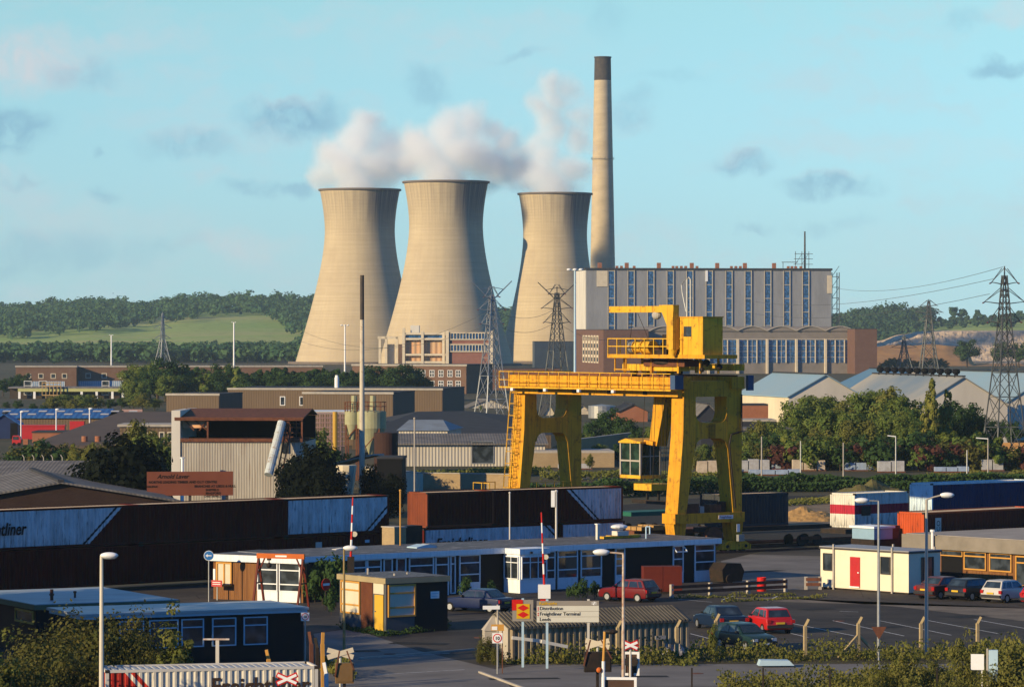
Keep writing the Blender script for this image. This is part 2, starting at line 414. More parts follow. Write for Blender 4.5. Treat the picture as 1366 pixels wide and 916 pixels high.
# crest wood (Y 3250..3650), lower wood (Y 2360..2800), right side wood by the tower
def pasture(px, py):
    if px > 402: return False
    top = interp(px, [(30, 453), (34, 451), (118, 446), (202, 435.5), (303, 422), (340, 420), (348, 424), (402, 452)])
    return top < py < 478
def hill_py(px, Y): return HY - (hill_h((px - 683) * Y / F, Y) - CAMZ) * F / Y
for _ in range(3600):
    px = random.uniform(-60, 900); Y = random.uniform(2350, 3680)
    if pasture(px, hill_py(px, Y)): continue
    x = (px - 683) * Y / F; h = random.uniform(9, 13); sp.append((x, Y, hill_h(x, Y), h, h * .5))
for _ in range(1300):
    px = random.uniform(-60, 900); Y = random.uniform(1880, 2360)
    x = (px - 683) * Y / F; h = random.uniform(6, 9.5); sp.append((x, Y, max(-.5, hill_h(x, Y) if Y > 2350 else 0), h, h * .6))
for _ in range(40):
    px = random.uniform(285, 420); Y = random.uniform(2420, 2560); x = (px - 683) * Y / F; sp.append((x, Y, hill_h(x, Y), 6, 3.5))
for _ in range(60):
    px = random.uniform(-60, 420); Y = random.uniform(3600, 3660); x = (px - 683) * Y / F; h = random.uniform(12, 17); sp.append((x, Y, hill_h(x, Y), h, h * .5))
woodland('woodland', 'dense green wood covering the hillside left of the towers', sp, m_far1, 90, 1.25)
sp = []
for _ in range(620):
    px = random.uniform(1085, 1420); Y = random.uniform(2480, 3250); x = (px - 683) * Y / F
    if px > 1240 and Y < 3000: continue
    h = random.uniform(8, 12) if px < 1240 else random.uniform(3, 6); sp.append((x, Y, rise_h(x, Y), h, h * .6))
for _ in range(46):
    px = random.choice([random.uniform(1140, 1185), random.uniform(1175, 1238), random.uniform(1205, 1245)]); Y = random.uniform(3200, 3300); x = (px - 683) * Y / F
    h = random.uniform(12, 16.5) * (1 - .25 * abs(px - 1190) / 50); sp.append((x, Y, rise_h(x, Y), h, h * .6))
woodland('woodland', 'bluish wood on the rise behind the pale rubble heap', sp, m_far2, 110, 1.25)

# ------------------------------------------------------------------ trees as individuals
m_bark = mat('bark', (.07, .05, .035), None, 4, .95, .6)
def tree_proto(name, h, r, m, n=1500, leaf=.28, clumps=26, trunk=.3, base=.22, shape=1.0, jag=.25, cr=None, name_crown='crown'):
    root = bpy.data.objects.new(name, None)
    tb = MB(); top = h * .62
    tb.tube((0, 0, -.1), (0, 0, h * .3), trunk, trunk * .7, 7); tb.tube((0, 0, h * .3), (r * .06, 0, top), trunk * .7, trunk * .28, 6)
    for k in range(7):
        a = k * 2.4; z0 = h * (.2 + .06 * k); tb.tube((0, 0, z0), (math.cos(a) * r * .6, math.sin(a) * r * .6, z0 + h * .2), trunk * .35, trunk * .1, 5)
    tm = tb.build('trunk', m_bark, root); 
    zc = h * (base + (1 - base) / 2)
    C, N = crown_points(n, (r * .82, r * .82, h * (1 - base) * .44), zc, clumps, cr or r * .34, jag=jag)
    if shape != 1.0:      # cone-like crowns narrow towards the top
        tt = np.clip((C[:, 2] - h * base) / (h * (1 - base)), 0, 1); k = (1 - shape * tt)[:, None]; C[:, :2] *= k
    C[:, 2] = np.maximum(C[:, 2], .1)
    me = quads_mesh(name_crown, C, N, leaf * (.6 + .8 * rng.random(n)), m)
    cr_ = bpy.data.objects.new(name_crown, me); cr_.parent = root
    col.objects.unlink(tm)
    return root, (h, r)
def place(proto, loc, h=None, label='', cat='tree', group=None, wide=1.0, rz=None):
    root, (h0, r0) = proto; s_ = (h or h0) / h0
    c = root.copy(); col.objects.link(c); c.location = loc; c.scale = (s_ * wide, s_ * wide, s_)
    c.rotation_euler = (0, 0, random.uniform(0, 6.28) if rz is None else rz)
    for ch in root.children:
        d = ch.copy(); col.objects.link(d); d.parent = c
    return tag(c, label, cat, group)
L_dark = leafmat('leaf_dark', (.028, .058, .018), (.055, .095, .025))
L_mid = leafmat('leaf_mid', (.075, .12, .026), (.17, .18, .035))
L_yel = leafmat('leaf_yellow', (.14, .16, .03), (.24, .21, .05))
L_ol = leafmat('leaf_olive', (.09, .105, .024), (.20, .18, .04))
L_red = leafmat('leaf_copper', (.07, .025, .02), (.10, .045, .03))
L_bush = leafmat('leaf_bush', (.05, .06, .015), (.14, .115, .03), 1.5)
L_shade = leafmat('leaf_shade', (.004, .007, .003), (.007, .010, .004))  # shade put into the leaf colour, nearly black
T_mid = tree_proto('broadleaf_tree', 10, 4.6, L_mid, 5000, .21, 46, cr=1.25)
T_dark = tree_proto('dark_tree', 10, 4.2, L_dark, 4200, .22, 40, cr=1.2)
T_ol = tree_proto('olive_tree', 10, 4.6, L_ol, 5000, .21, 46, cr=1.2, jag=.32)
T_yel = tree_proto('yellow_tree', 12, 3.0, L_yel, 5000, .19, 44, jag=.3, shape=.55, cr=.9, base=.1)
T_pop = tree_proto('conical_tree', 10, 2.6, L_dark, 1300, .36, 20, base=.05, shape=.55)
T_popg = tree_proto('conical_tree', 10, 2.8, L_mid, 1300, .36, 20, base=.05, shape=.5)
T_far = tree_proto('field_tree', 14, 7, m_far2, 700, 1.1, 14, base=.25, trunk=.5)
T_blk = tree_proto('black_tree', 10, 5, L_shade, 5200, .30, 60, base=.02, jag=.2)
B_mid = tree_proto('shrub', 3, 1.9, L_mid, 900, .17, 16, base=.0, trunk=.07)
B_ol = tree_proto('shrub', 3, 1.9, L_bush, 900, .15, 16, base=.0, trunk=.07, jag=.35)
B_drk = tree_proto('shrub', 3, 1.9, L_dark, 800, .17, 14, base=.0, trunk=.07)
B_red = tree_proto('shrub', 3, 1.8, L_red, 700, .16, 14, base=.0, trunk=.07)

for i, (px, h) in enumerate([(1272, 13), (1284, 11), (1304, 9.5), (1360, 8), (1352, 6)]):
    place(T_far, (gx(px, 3250).x, 3250, rise_h(gx(px, 3250).x, 3250) - .5), h, ['round-topped tree on the skyline left of the tall pylon', 'second round tree on the skyline, touching its left neighbour',
      'small lone tree on the skyline just left of the tall pylon', 'tree on the skyline at the right edge behind the tall pylon', 'low tree on the skyline right of the tall pylon top'][i], group='lone trees on the right skyline', wide=.85)
for i, (px, py, h) in enumerate([(1290, 490, 12), (1336, 490, 11), (1359, 490, 11)]):
    place(T_dark, at(px, py), h, ['dark round tree in front of the pale rubble heap', 'dark tree behind the lattice of the tall pylon', 'dark tree at the right edge below the rubble heap'][i], group='trees below the rubble heap', wide=1.3)
for i, px in enumerate(range(1176, 1262, 7)):
    place(T_dark, (gx(px, 1560 + 7 * (i % 3)).x, 1560 + 7 * (i % 3), 0), random.uniform(2.8, 5.2), 'dark tree in the belt below the ochre cutting', group='dark belt of trees below the cutting', wide=1.3)

# ================================================================== cooling towers
m_conc = bpy.data.materials.new('tower_concrete'); m_conc.use_nodes = True
t = NT(m_conc.node_tree); p = t.n['Principled BSDF']; tcn = t.new('ShaderNodeTexCoord'); P = tcn.outputs['Object']
sp_ = t.new('ShaderNodeSeparateXYZ'); t.link(P, sp_.inputs[0])
ang = t.m('ARCTAN2', sp_.outputs[1], sp_.outputs[0])
cyl = t.new('ShaderNodeCombineXYZ'); t.link(t.m('MULTIPLY', ang, 25.), cyl.inputs[0]); t.link(sp_.outputs[2], cyl.inputs[2])
ringn = t.noise(t.mapv(cyl.outputs[0], (.02, 1, .85)), 1.0, 3, .75)
strk = t.noise(t.mapv(cyl.outputs[0], (.9, 1, .03)), 1.0, 4, .65)
big = t.noise(cyl.outputs[0], .06, 4, .6)
cc = t.mix(t.rng(ringn, .35, .68), (.52, .43, .28), (.44, .355, .225))
cc = t.mix(t.rng(big, .4, .7, 0, .55), cc, (.38, .30, .20))
lift = t.m('PINGPONG', sp_.outputs[2], .75); cc = t.mix(t.rng(lift, .12, .0, 0, .30), cc, (.28, .23, .17))
topm = t.rng(sp_.outputs[2], 57, 80, 0, 1, True)
cc = t.mix(t.m('MULTIPLY', t.rng(strk, .40, .66), t.m('ADD', t.m('MULTIPLY', topm, .42), .14)), cc, (.22, .18, .15))
# old soot patch under the rim on the lee side
az = t.rng(t.m('ABSOLUTE', t.m('ADD', ang, .75)), .72, .38, 0, 1, True)
cc = t.mix(t.m('MULTIPLY', t.m('MULTIPLY', az, topm), t.rng(strk, .3, .55, .45, .95)), cc, (.07, .065, .075))
t.put(cc, p.inputs['Base Color']); p.inputs['Roughness'].default_value = .92; p.inputs['Specular IOR Level'].default_value = .1
m_dkconc = mat('dark_rim_concrete', (.16, .13, .11), None, .3, .9)
def tower(px, Y, h, rt, rthroat, rb, zt, label, dyn=1.0):
    root = thing('cooling_tower', label, 'cooling tower', gx(px, Y), 0, 'cooling towers of the power station')
    prof = []
    for j in range(46):
        z = .5 + (h - .5) * j / 45
        if z > zt: k = (z - zt) / (h - zt); r = rthroat + (rt - rthroat) * k ** 1.7
        else: k = (zt - z) / (zt - .5); r = math.sqrt(rthroat ** 2 + (rb ** 2 - rthroat ** 2) * (k ** 1.75))
        prof.append((r, z))
    inner = [(r - .8, z) for r, z in prof][::-1]
    MB().lathe(prof + inner, 128).build('shell', m_conc, root, smooth=True)
    MB().lathe([(rt + .02, h - .7), (rt + .65, h - .6), (rt + .65, h + .25), (rt - .9, h + .25), (rt - .9, h - .3)], 128).build('rim', m_dkconc, root)
    MB().lathe([(rb + 3.5, -.2), (rb + 3.5, 1.2), (rb + 3, 1.2), (rb + 3, -.2)], 96).build('basin_wall', m_dkconc, root)
    return root
tower(595, 1750, 83.7, 19.3, 16.8, 31.0, 64, 'middle and tallest-looking cooling tower, steam rising from its rim')
tower(480, 1845, 83.6, 19.3, 16.8, 31.0, 64, 'leftmost cooling tower, beside the wooded hill')
tower(740.5, 1888, 83.2, 17.9, 15.7, 28.0, 63, 'rightmost cooling tower, next to the tall chimney')

# ================================================================== chimney
m_chim = mat('chimney_concrete', (.50, .41, .27), (.40, .32, .21), .12, .9, .8, stretch=(1, 1, 3), streak=(.36, .28, .2), streakamt=.35)
m_soot = mat('soot_black', (.055, .05, .05), (.11, .085, .06), .6, .9, .6)
Yc = 1950.; root = thing('power_station_chimney', 'very tall tapering concrete chimney with a blackened top', 'chimney', gx(804, Yc), 0)
def cr_(z): return interp(z, [(0, 7.6), (48, 6.1), (155, 4.15)])
hc = zat(76, Yc)
def crl(z): return 6.3 + (4.1 - 6.3) * (z - 48) / (hc - 48)
MB().lathe([(crl(z), z) for z in np.linspace(-.2, hc - 12, 20)], 48).build('shaft', m_chim, root, smooth=True)
MB().lathe([(crl(hc - 12) + .01, hc - 12), (crl(hc) + .05, hc - .6), (crl(hc) + .35, hc - .5), (crl(hc) + .35, hc), (crl(hc) - .8, hc), (crl(hc) - .8, hc - 8)], 48).build('cap', m_soot, root, smooth=False)
g = MB()
for z in (hc - 52,):
    r = crl(z) + .6
    for i in range(28):
        a = 2 * math.pi * i / 28; a2 = 2 * math.pi * (i + 1) / 28
        g.bar((r * math.cos(a), r * math.sin(a), z), (r * math.cos(a), r * math.sin(a), z + 1.1), .08); g.bar((r * math.cos(a), r * math.sin(a), z), (r * math.cos(a2), r * math.sin(a2), z), .3, .1)
g.build('gallery', m_soot, root)

# ================================================================== steam
def steam(name, label, blobs, dens, px0, Yd, seed, soft=.34):
    """blobs: (px, py, radius px) at distance Yd ; closed billowing mesh filled with a fading volume"""
    s_ = Yd / F; org = gx(px0, Yd, 0)
    bl = [((px - px0) * s_ + 0, dy * s_, CAMZ - (py - HY) * s_, r * s_) for (px, py, r, dy) in blobs]
    b = MB()
    for (x, y, z, r) in bl: b.ball((x, y, z), r * 1.12, 12)
    m = bpy.data.materials.new('steam'); m.use_nodes = True; t = NT(m.node_tree); t.n.clear()
    o_ = t.new('ShaderNodeOutputMaterial'); tcn = t.new('ShaderNodeTexCoord'); P = tcn.outputs['Object']
    wn = t.new('ShaderNodeTexNoise'); wn.inputs['Scale'].default_value = .035; wn.inputs['Detail'].default_value = 5; t.link(P, wn.inputs[0])
    wv2 = t.vm('SUBTRACT', wn.outputs['Color'], (.5, .5, .5)).outputs[0]; sc_ = t.vm('SCALE', wv2); sc_.inputs[3].default_value = 26
    PW = t.vm('ADD', P, sc_.outputs[0]).outputs[0]
    acc = None
    for (x, y, z, r) in bl:
        d = t.vm('DISTANCE', PW, (x, y, z)).outputs['Value']
        k = t.m('SUBTRACT', 1.0, t.m('DIVIDE', d, r * .97))
        acc = k if acc is None else t.m('SMOOTH_MAX', acc, k, .18)
    nn = t.noise(PW, .06, 7, .68)
    kk = t.m('ADD', acc, t.m('MULTIPLY', t.m('SUBTRACT', nn, .50), 1.15))
    dn = t.m('MULTIPLY', t.rng(kk, .0, soft + .75, 0, 1, True), dens)
    pv = t.new('ShaderNodeVolumePrincipled'); pv.inputs['Color'].default_value = (.975, .99, 1, 1); pv.inputs['Anisotropy'].default_value = -.25
    t.link(dn, pv.inputs['Density']); t.link(pv.outputs[0], o_.inputs['Volume'])
    o = b.build(name, m); o.location = org
    md = o.modifiers.new('r', 'REMESH'); md.mode = 'VOXEL'; md.voxel_size = 2.2; md.use_smooth_shade = True
    m.cycles.volume_step_rate = 1.5
    return tag(o, label, 'steam', 'steam plumes over the cooling towers', kind='stuff')
steam('steam_plume', 'white steam billowing over the leftmost cooling tower', [(480, 252, 52, 0), (462, 222, 48, 0), (505, 225, 48, 5), (480, 190, 46, 0), (445, 205, 36, 0), (520, 195, 40, 8), (487, 165, 30, 0), (535, 215, 38, 10), (548, 190, 30, 10), (430, 235, 26, 0)], .20, 480, 1845, 1)
steam('steam_plume', 'white steam billowing over the middle cooling tower', [(594, 238, 52, 0), (570, 208, 46, 0), (622, 205, 50, 0), (600, 178, 44, 0), (640, 215, 42, 10), (555, 185, 34, 0), (625, 165, 36, 0), (662, 225, 42, 15), (672, 190, 38, 15), (690, 215, 34, 20), (655, 165, 28, 10)], .20, 595, 1750, 2)
steam('steam_plume', 'white steam leaning up from the rightmost cooling tower', [(740, 255, 52, 0), (718, 235, 38, 0), (730, 210, 36, 0), (765, 225, 32, 0), (738, 180, 32, 0), (732, 158, 36, 0), (742, 134, 32, 0), (738, 114, 24, 0), (700, 235, 34, 10), (768, 185, 30, 0), (768, 158, 26, 0), (755, 120, 24, 0), (712, 190, 30, 10), (715, 140, 22, 5)], .15, 740, 1888, 3)
# ================================================================== middle distance
m_white = mat('white_paint', (.72, .72, .70), (.52, .50, .46), 1.5, .6, .5, rust=(.28, .16, .09), rustamt=.35)
m_clean = mat('clean_white_paint', (.78, .78, .76), None, 3, .45, .15)
m_pane = glass('window_glass'); m_paneb = glass('blue_window_glass', (.02, .055, .13), .12)
m_steel = mat('galvanised_steel', (.33, .34, .34), (.22, .22, .21), 5, .5, .5, metal=.5)
m_dsteel = mat('dark_pylon_steel', (.12, .125, .12), None, 5, .6, .4, metal=.4)
m_insul = mat('brown_insulator', (.10, .02, .015), None, 5, .3, .2)
m_rust = mat('rusty_iron', (.17, .065, .035), (.08, .035, .025), 2.5, .85, .8)
m_brick = brick('brown_brick', (.20, .105, .065), (.15, .075, .05), (.20, .16, .12))
m_brickb = brick('station_brick', (.17, .085, .06), (.14, .07, .05), (.15, .11, .09), .45, .15)
m_brickr = brick('red_brick', (.38, .13, .06), (.30, .10, .05), (.25, .18, .13))
m_bricky = brick('buff_brick', (.42, .30, .15), (.34, .23, .12), (.30, .25, .18))
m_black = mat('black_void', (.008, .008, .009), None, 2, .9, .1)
m_panelg = mat('grey_cladding', (.27, .275, .285), (.20, .205, .215), .25, .85, .8, stretch=(1, 1, .25), streak=(.14, .14, .145), streakamt=.4)
m_panelw = mat('pale_cladding', (.60, .57, .50), (.46, .43, .38), .3, .85, .7, stretch=(1, 1, .3))
m_cream = mat('cream_concrete', (.62, .54, .40), (.48, .41, .30), .6, .85, .6)
m_brownclad = ribs(mat('brown_cladding', (.145, .10, .062), (.115, .08, .05), .4, .6, .5, stretch=(1, 1, .2)), .45, 'X', .02)
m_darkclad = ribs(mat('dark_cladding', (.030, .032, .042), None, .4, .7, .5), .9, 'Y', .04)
m_roofg = ribs(mat('asbestos_roof', (.19, .175, .16), (.11, .10, .09), .5, .95, .9), .35, 'X', .02)
m_roofd = mat('dark_roof_felt', (.045, .047, .055), (.03, .03, .033), .6, .9, .7)
m_roofflat = mat('flat_felt_roof', (.13, .12, .12), (.20, .19, .19), .9, .85, .9, rust=(.30, .29, .27), rustamt=.4)
m_roofb = ribs(mat('blue_roof_sheet', (.22, .34, .42), (.26, .34, .38), .12, .6, .7), .9, 'Y', .05)
m_roofbb = ribs(mat('strong_blue_roof_sheet', (.02, .10, .30), (.03, .13, .34), .12, .6, .7), .9, 'X', .05)
m_pale = ribs(mat('pale_sheeting', (.50, .46, .38), (.38, .34, .28), .5, .8, .7, stretch=(1, 1, .2), streak=(.25, .19, .13), streakamt=.5), .4, 'X', .05)
m_palew = ribs(mat('cream_sheeting', (.66, .57, .40), (.52, .44, .31), .3, .8, .7, stretch=(1, 1, .3)), .6, 'Y', .03)
m_red = mat('red_paint', (.45, .015, .015), (.33, .012, .012), 2, .45, .5)
m_blue = mat('blue_paint', (.02, .07, .28), None, 2, .5, .4)
m_curb = mat('pale_concrete', (.42, .38, .32), (.30, .27, .23), 1.2, .9, .7)

def building(name, label, cat, A, ang, L, Dp, H, wall, roof, group=None, parapet=.0, coping=None, over=.0, rt=.25):
    root = thing(name, label, cat, A, ang, group)
    MB().box(0, L, 0, Dp, -.1, H).build('wall', wall, root)
    MB().box(-over, L + over, -over, Dp + over, H + .003, H + rt).build('roof', roof, root)
    if coping is not None:
        MB().box(-over - .06, L + over + .06, -over - .06, -over, H - .15, H + rt + .08).build('coping', coping, root)
    return root
def window(parent, x, z, w_, h_, y=0, frame=None, pane=None, nx=1, nz=1, t_=.08, axis='X', out=-1, rows=None):
    """a framed window on the local wall y (axis X) or x (axis Y); out = side the wall faces"""
    frame = frame or m_white; pane = pane or m_pane; f = MB(); g = MB()
    def bx(B, a0, a1, d0, d1, z0, z1):
        d0, d1 = sorted((y + out * d0, y + out * d1))
        if axis == 'X': B.box(a0, a1, d0, d1, z0, z1)
        else: B.box(d0, d1, a0, a1, z0, z1)
    bx(g, x, x + w_, .003, .03, z, z + h_)
    bx(f, x - t_, x, .0, .09, z - t_, z + h_ + t_); bx(f, x + w_, x + w_ + t_, .0, .09, z - t_, z + h_ + t_)
    bx(f, x, x + w_, .0, .09, z - t_, z); bx(f, x, x + w_, .0, .09, z + h_, z + h_ + t_)
    for i in range(1, nx): c = x + w_ * i / nx; bx(f, c - t_ / 2, c + t_ / 2, .031, .08, z, z + h_)
    for q in (rows if rows else [i / nz for i in range(1, nz)]): c = z + h_ * q; bx(f, x, x + w_, .031, .075, c - t_ / 2, c + t_ / 2)
    fo = f.build('window', frame, parent); g.build('pane', pane, fo)
    return fo
def gable(name, label, cat, A, ang, W, Ln, he, hr, wall, roof, group=None, over=.3, trim=None):
    """gable end faces local -y, ridge runs along local y"""
    root = thing(name, label, cat, A, ang, group)
    b = MB(); b.prism([(0, 0, -.1), (W, 0, -.1), (W, 0, he), (W / 2, 0, hr), (0, 0, he)], (0, Ln, 0)); b.build('wall', wall, root)
    sl = (hr - he) / (W / 2); t_ = .15; b = MB()
    b.prism([(-over, -over, he - over * sl + .02), (W / 2, -over, hr + .02), (W / 2, -over, hr + .02 + t_), (-over, -over, he - over * sl + t_ + .02)], (0, Ln + 2 * over, 0))
    b.build('roof_slope', roof, root)
    b = MB(); b.prism([(W / 2 + .002, -over, hr + .02), (W + over, -over, he - over * sl + .02), (W + over, -over, he - over * sl + t_ + .02), (W / 2 + .002, -over, hr + .02 + t_)], (0, Ln + 2 * over, 0))
    b.build('roof_slope', roof, root)
    MB().box(W / 2 - .25, W / 2 + .25, -over - .03, Ln + over, hr + .12, hr + .32).build('ridge', m_roofd, root)
    return root

# ------------------------------------------------------------------ power station
ANG = R(8)
A = gx(782, 1500); L = reach(A, ANG, 1109); H = zat(360, 1500)
bh = thing('boiler_house', 'tall grey clad boiler house with dark blue vertical window strips', 'power station', A, ANG)
MB().box(0, L, 0, 24, 0, H).build('wall', m_panelg, bh)
MB().box(-.4, L + .4, -.4, 24.4, H + .003, H + .8).build('roof', m_roofd, bh)
MB().box(-.25, -.002, .5, 24, 16, H - .2).build('sunlit_end_skin', m_panelw, bh)  # end face coloured paler than the front, as if sunlit
MB().box(4.2, 8.4, -.3, -.003, H - 6.5, H - .3).build('pale_panel', m_cream, bh)
MB().box(L - 1.6, L + .2, -.3, -.003, H - 9, H - 2).build('pale_panel', m_cream, bh)
m_fin = mat('window_fin', (.45, .40, .30), None, 1, .8, .3)
for i, c in enumerate([815.4, 841.7, 868, 894, 920, 946, 972.3, 998, 1024, 1049.5, 1074.7]):
    x = reach(A, ANG, c); wd = 1.9
    f = MB(); f.box(x + 1.15, x + 1.42, -.45, -.003, 16, H - .1); f.box(x - 1.3, x - 1.15, -.3, -.003, 16, H - .1)
    for k in range(5): z = 18 + (H - 18.5) * k / 4; f.box(x - 1.15, x + 1.15, -.14, -.05, z, z + .28)
    fo = f.build('window_strip', m_fin, bh); MB().box(x - 1.15, x + 1.15, -.04, -.003, 16, H - .3).build('pane', m_paneb, fo)
MB().box(946 * 0 + reach(A, ANG, 941), reach(A, ANG, 944), -.4, -.05, H - 4.4, H - .1).build('pale_panel', m_clean, bh)
for i, c in enumerate([802, 825, 831, 838, 848, 881, 900, 905, 911, 917, 925, 932, 959, 978, 984, 990, 996, 1035, 1054, 1059, 1064, 1071]):
    big_ = c in (802, 838, 881, 925, 959, 996, 1035)
    x = reach(A, ANG, c); s_ = .75 if big_ else .5
    MB().box(x - s_, x + s_, 3, 4, H + .78, H + (2.9 if big_ else 1.7)).build('roof_vent', m_brickr, bh)
lt_ = MB(); x0, x1 = L + .4, L + 3.4
for z in np.arange(8, H - 1, 4.2):
    lt_.bar((x0, 1, z), (x1, 1, z), .25); lt_.bar((x0, 1, z), (x1, 1, z + 4.2), .18); lt_.bar((x1, 1, z), (x1, 5, z), .2)
for (x, y) in ((x1, 1), (x1, 5), (x0 + .1, 1)): lt_.bar((x, y, 0), (x, y, H - .8), .3)
lt_.build('stair_tower', m_dsteel, bh)
xm = reach(A, ANG, 1078); mb = MB(); mb.tube((xm, 6, H + .8), (xm, 6, H + 15.5), .42, .3, 8); mb.build('mast', m_soot, bh)
mb = MB()
for (a, c) in ((xm - 9, 3.5), (xm - 4, 7.5)): pass
for x in (xm - 4, xm - 1.4, xm + 1.4): mb.bar((x, 5, H + .8), (x, 5, H + 7.6), .2)
for z in (2.5, 4.6, 6.6): mb.bar((xm - 5 + z * .1, 5, H + z), (xm + 3, 5, H + z), .2)
for x in (xm - 4, xm - 1.4): mb.bar((x, 5, H + 2.5), (x + 2.6, 5, H + 6.6), .14)
mb.bar((xm - 9.5, 5, H + 3.3), (xm - 3, 5, H + 3.3), .5, .25); mb.bar((xm - 9, 5, H + .8), (xm - 9, 5, H + 3.3), .2)
mb.build('roof_frame', m_dsteel, bh)

A = gx(866, 1440); L = reach(A, ANG, 1139.5); Ht = zat(441.5, 1440)
th = thing('turbine_hall', 'long turbine hall with wavy arched roof and rows of tall windows', 'power station', A, ANG)
zb0, zb1 = zat(484, 1440), zat(453.5, 1440)
MB().box(0, L, 0, 55, 0, Ht).build('wall', mat('hall_concrete', (.23, .20, .175), (.17, .15, .13), .2, .9, .8), th)
n_ar = 7; wA = L / n_ar; m_arch = mat('arched_roof_shell', (.36, .35, .34), (.26, .25, .25), .3, .8, .6)
for i in range(n_ar):
    pts = []; 
    for k in range(13): s_ = k / 12; pts.append((i * wA + s_ * wA, -.5, Ht + .003 + 1.7 * math.sin(math.pi * s_) ** .9))
    b = MB(); b.prism([(i * wA, -.49, Ht - .01)] + pts[1:-1] + [((i + 1) * wA, -.49, Ht - .01)], (0, 55, 0)); ar = b.build('arched_roof', bpy.data.materials['hall_concrete'], th)
    b = MB()
    for p0, p1 in zip(pts[:-1], pts[1:]): b.bar((p0[0], -.75, p0[2] + .1), (p1[0], -.75, p1[2] + .1), .5, .3)
    b.build('roof_edge', m_curb, ar)
    MB().box(i * wA - .35, i * wA + .45, -1.1, -.003, 0, Ht - 3).build('column', m_cream, th)
    for j in range(3):
        xa = i * wA + .5 + j * (wA - .6) / 3; xb = xa + (wA - .6) / 3 - .35
        f = MB()
        if j < 2: f.box(xb, xb + .3, -.6, -.003, zb0, zb1)
        for k in range(1, 4): z = zb0 + (zb1 - zb0) * k / 4; f.box(xa, xb, -.16, -.06, z - .05, z + .05)
        for k in (1,): x = xa + (xb - xa) * k / 2; f.box(x - .05, x + .05, -.16, -.06, zb0, zb1)
        fo = f.build('window', m_cream if j < 2 else m_steel, th); MB().box(xa, xb, -.05, -.003, zb0, zb1).build('pane', m_paneb, fo)
MB().box(L - .35, L + .45, -1.1, -.003, 0, Ht - 2).build('column', m_cream, th)
MB().box(0, L, -.2, -.003, zb1 + .1, zb1 + .5).build('window_head', m_curb, th)
A2 = gx(1140.5, 1438); building('brick_block', 'plain brown brick block at the right end of the turbine hall', 'power station', A2, ANG, reach(A2, ANG, 1170), 50, zat(439, 1440), m_brickb, m_roofd)
A2 = gx(805, 1428); La = reach(A2, ANG, 865)
bk = building('brick_annexe', 'brown brick annexe with gridded windows on its sunlit end, left of the turbine hall', 'power station', A2, ANG, La, 70, zat(440, 1428), m_brickb, m_roofd)
for r_ in range(4):
    for c_ in range(6):
        window(bk, 12 + c_ * 6.6, 4.5 + r_ * 2.6, 3.4, 1.6, y=0, axis='Y', out=-1, frame=m_cream, pane=m_pane, nx=1, nz=1, t_=.5)
A2 = gx(713, 1505); building('dark_glazed_block', 'dark slate glazed block in front of the rightmost cooling tower', 'power station', A2, R(2), reach(A2, R(2), 766), 20, zat(456, 1505), mat('slate_glazing', (.035, .05, .07), (.02, .03, .05), .2, .4, .8), m_roofd)

# coal preparation building with cream frames
Yp = 1330.; A = gx(597, Yp); ang = R(-3); L = reach(A, ang, 655)
cb = thing('coal_plant', 'cream framed industrial block with red brick panels and window strips, in front of the towers', 'power station', A, ang)
H = zat(443, Yp); MB().box(0, L, 0, 12, 0, H).build('wall', brick('plum_brick', (.30, .12, .09), (.24, .10, .08), (.22, .15, .12), .5, .2), cb)
for (ya, yb) in ((444.5, 452), (460, 468)):
    f = MB(); z0, z1 = zat(yb, Yp), zat(ya, Yp); f.box(0, L, -.5, -.003, z0 - .35, z0 - .003); f.box(0, L, -.5, -.003, z1, z1 + .35)
    for k in range(15): x = L * k / 14; f.box(x - .12, x + .12, -.4, -.06, z0, z1)
    fo = f.build('window_strip', m_cream, cb); MB().box(0, L, -.05, -.003, z0, z1).build('pane', m_paneb, fo)
for x in (-.6, L - .4): MB().box(x, x + 1.1, -.9, .3, 0, H + .5).build('pillar', m_cream, cb)
W2 = reach(A, ang, 540); W3 = reach(A, ang, 504)
m_or = ribs(mat('orange_panels', (.55, .30, .16), (.48, .36, .22), .5, .85, .8, stretch=(1, 1, .2)), 1.8, 'X', .2)
MB().box(W2, -.6, 2, 12, 4, H - 1.2).build('bunker', m_or, cb)
for x in (W2 - .9, W2 * .62, -1.9): MB().box(x, x + .9, .2, 1.6, 0, H + .3 + (1.2 if x < W2 else 0)).build('pillar', m_cream, cb)
for py_ in (445, 452, 473, 483): z = zat(py_, Yp); MB().box(W2, -.65, .4, 1.2, z - .35, z + .35).build('beam', m_cream, cb)
f = MB(); f.box(W2 + .2, -.9, 1.3, 1.35, zat(451, Yp), zat(446, Yp)); f.build('glazing', m_paneb, cb)
for x in (W3, W3 + 2.2, W2 - 3.4): MB().box(x, x + .8, 3, 4.5, 0, zat(449, Yp)).build('pillar', m_cream, cb)
MB().box(W3 - .3, W2, 3, 4.4, zat(452, Yp), zat(448.5, Yp)).build('beam', m_cream, cb)
MB().box(W3 + 2.4, W2, 5, 9, 0, zat(459, Yp)).build('hopper_house', m_cream, cb)
x = reach(A, ang, 547); MB().box(x, x + 3.0, 2, 5, H - .9, zat(434, Yp)).build('roof_tank', m_panelw, cb)

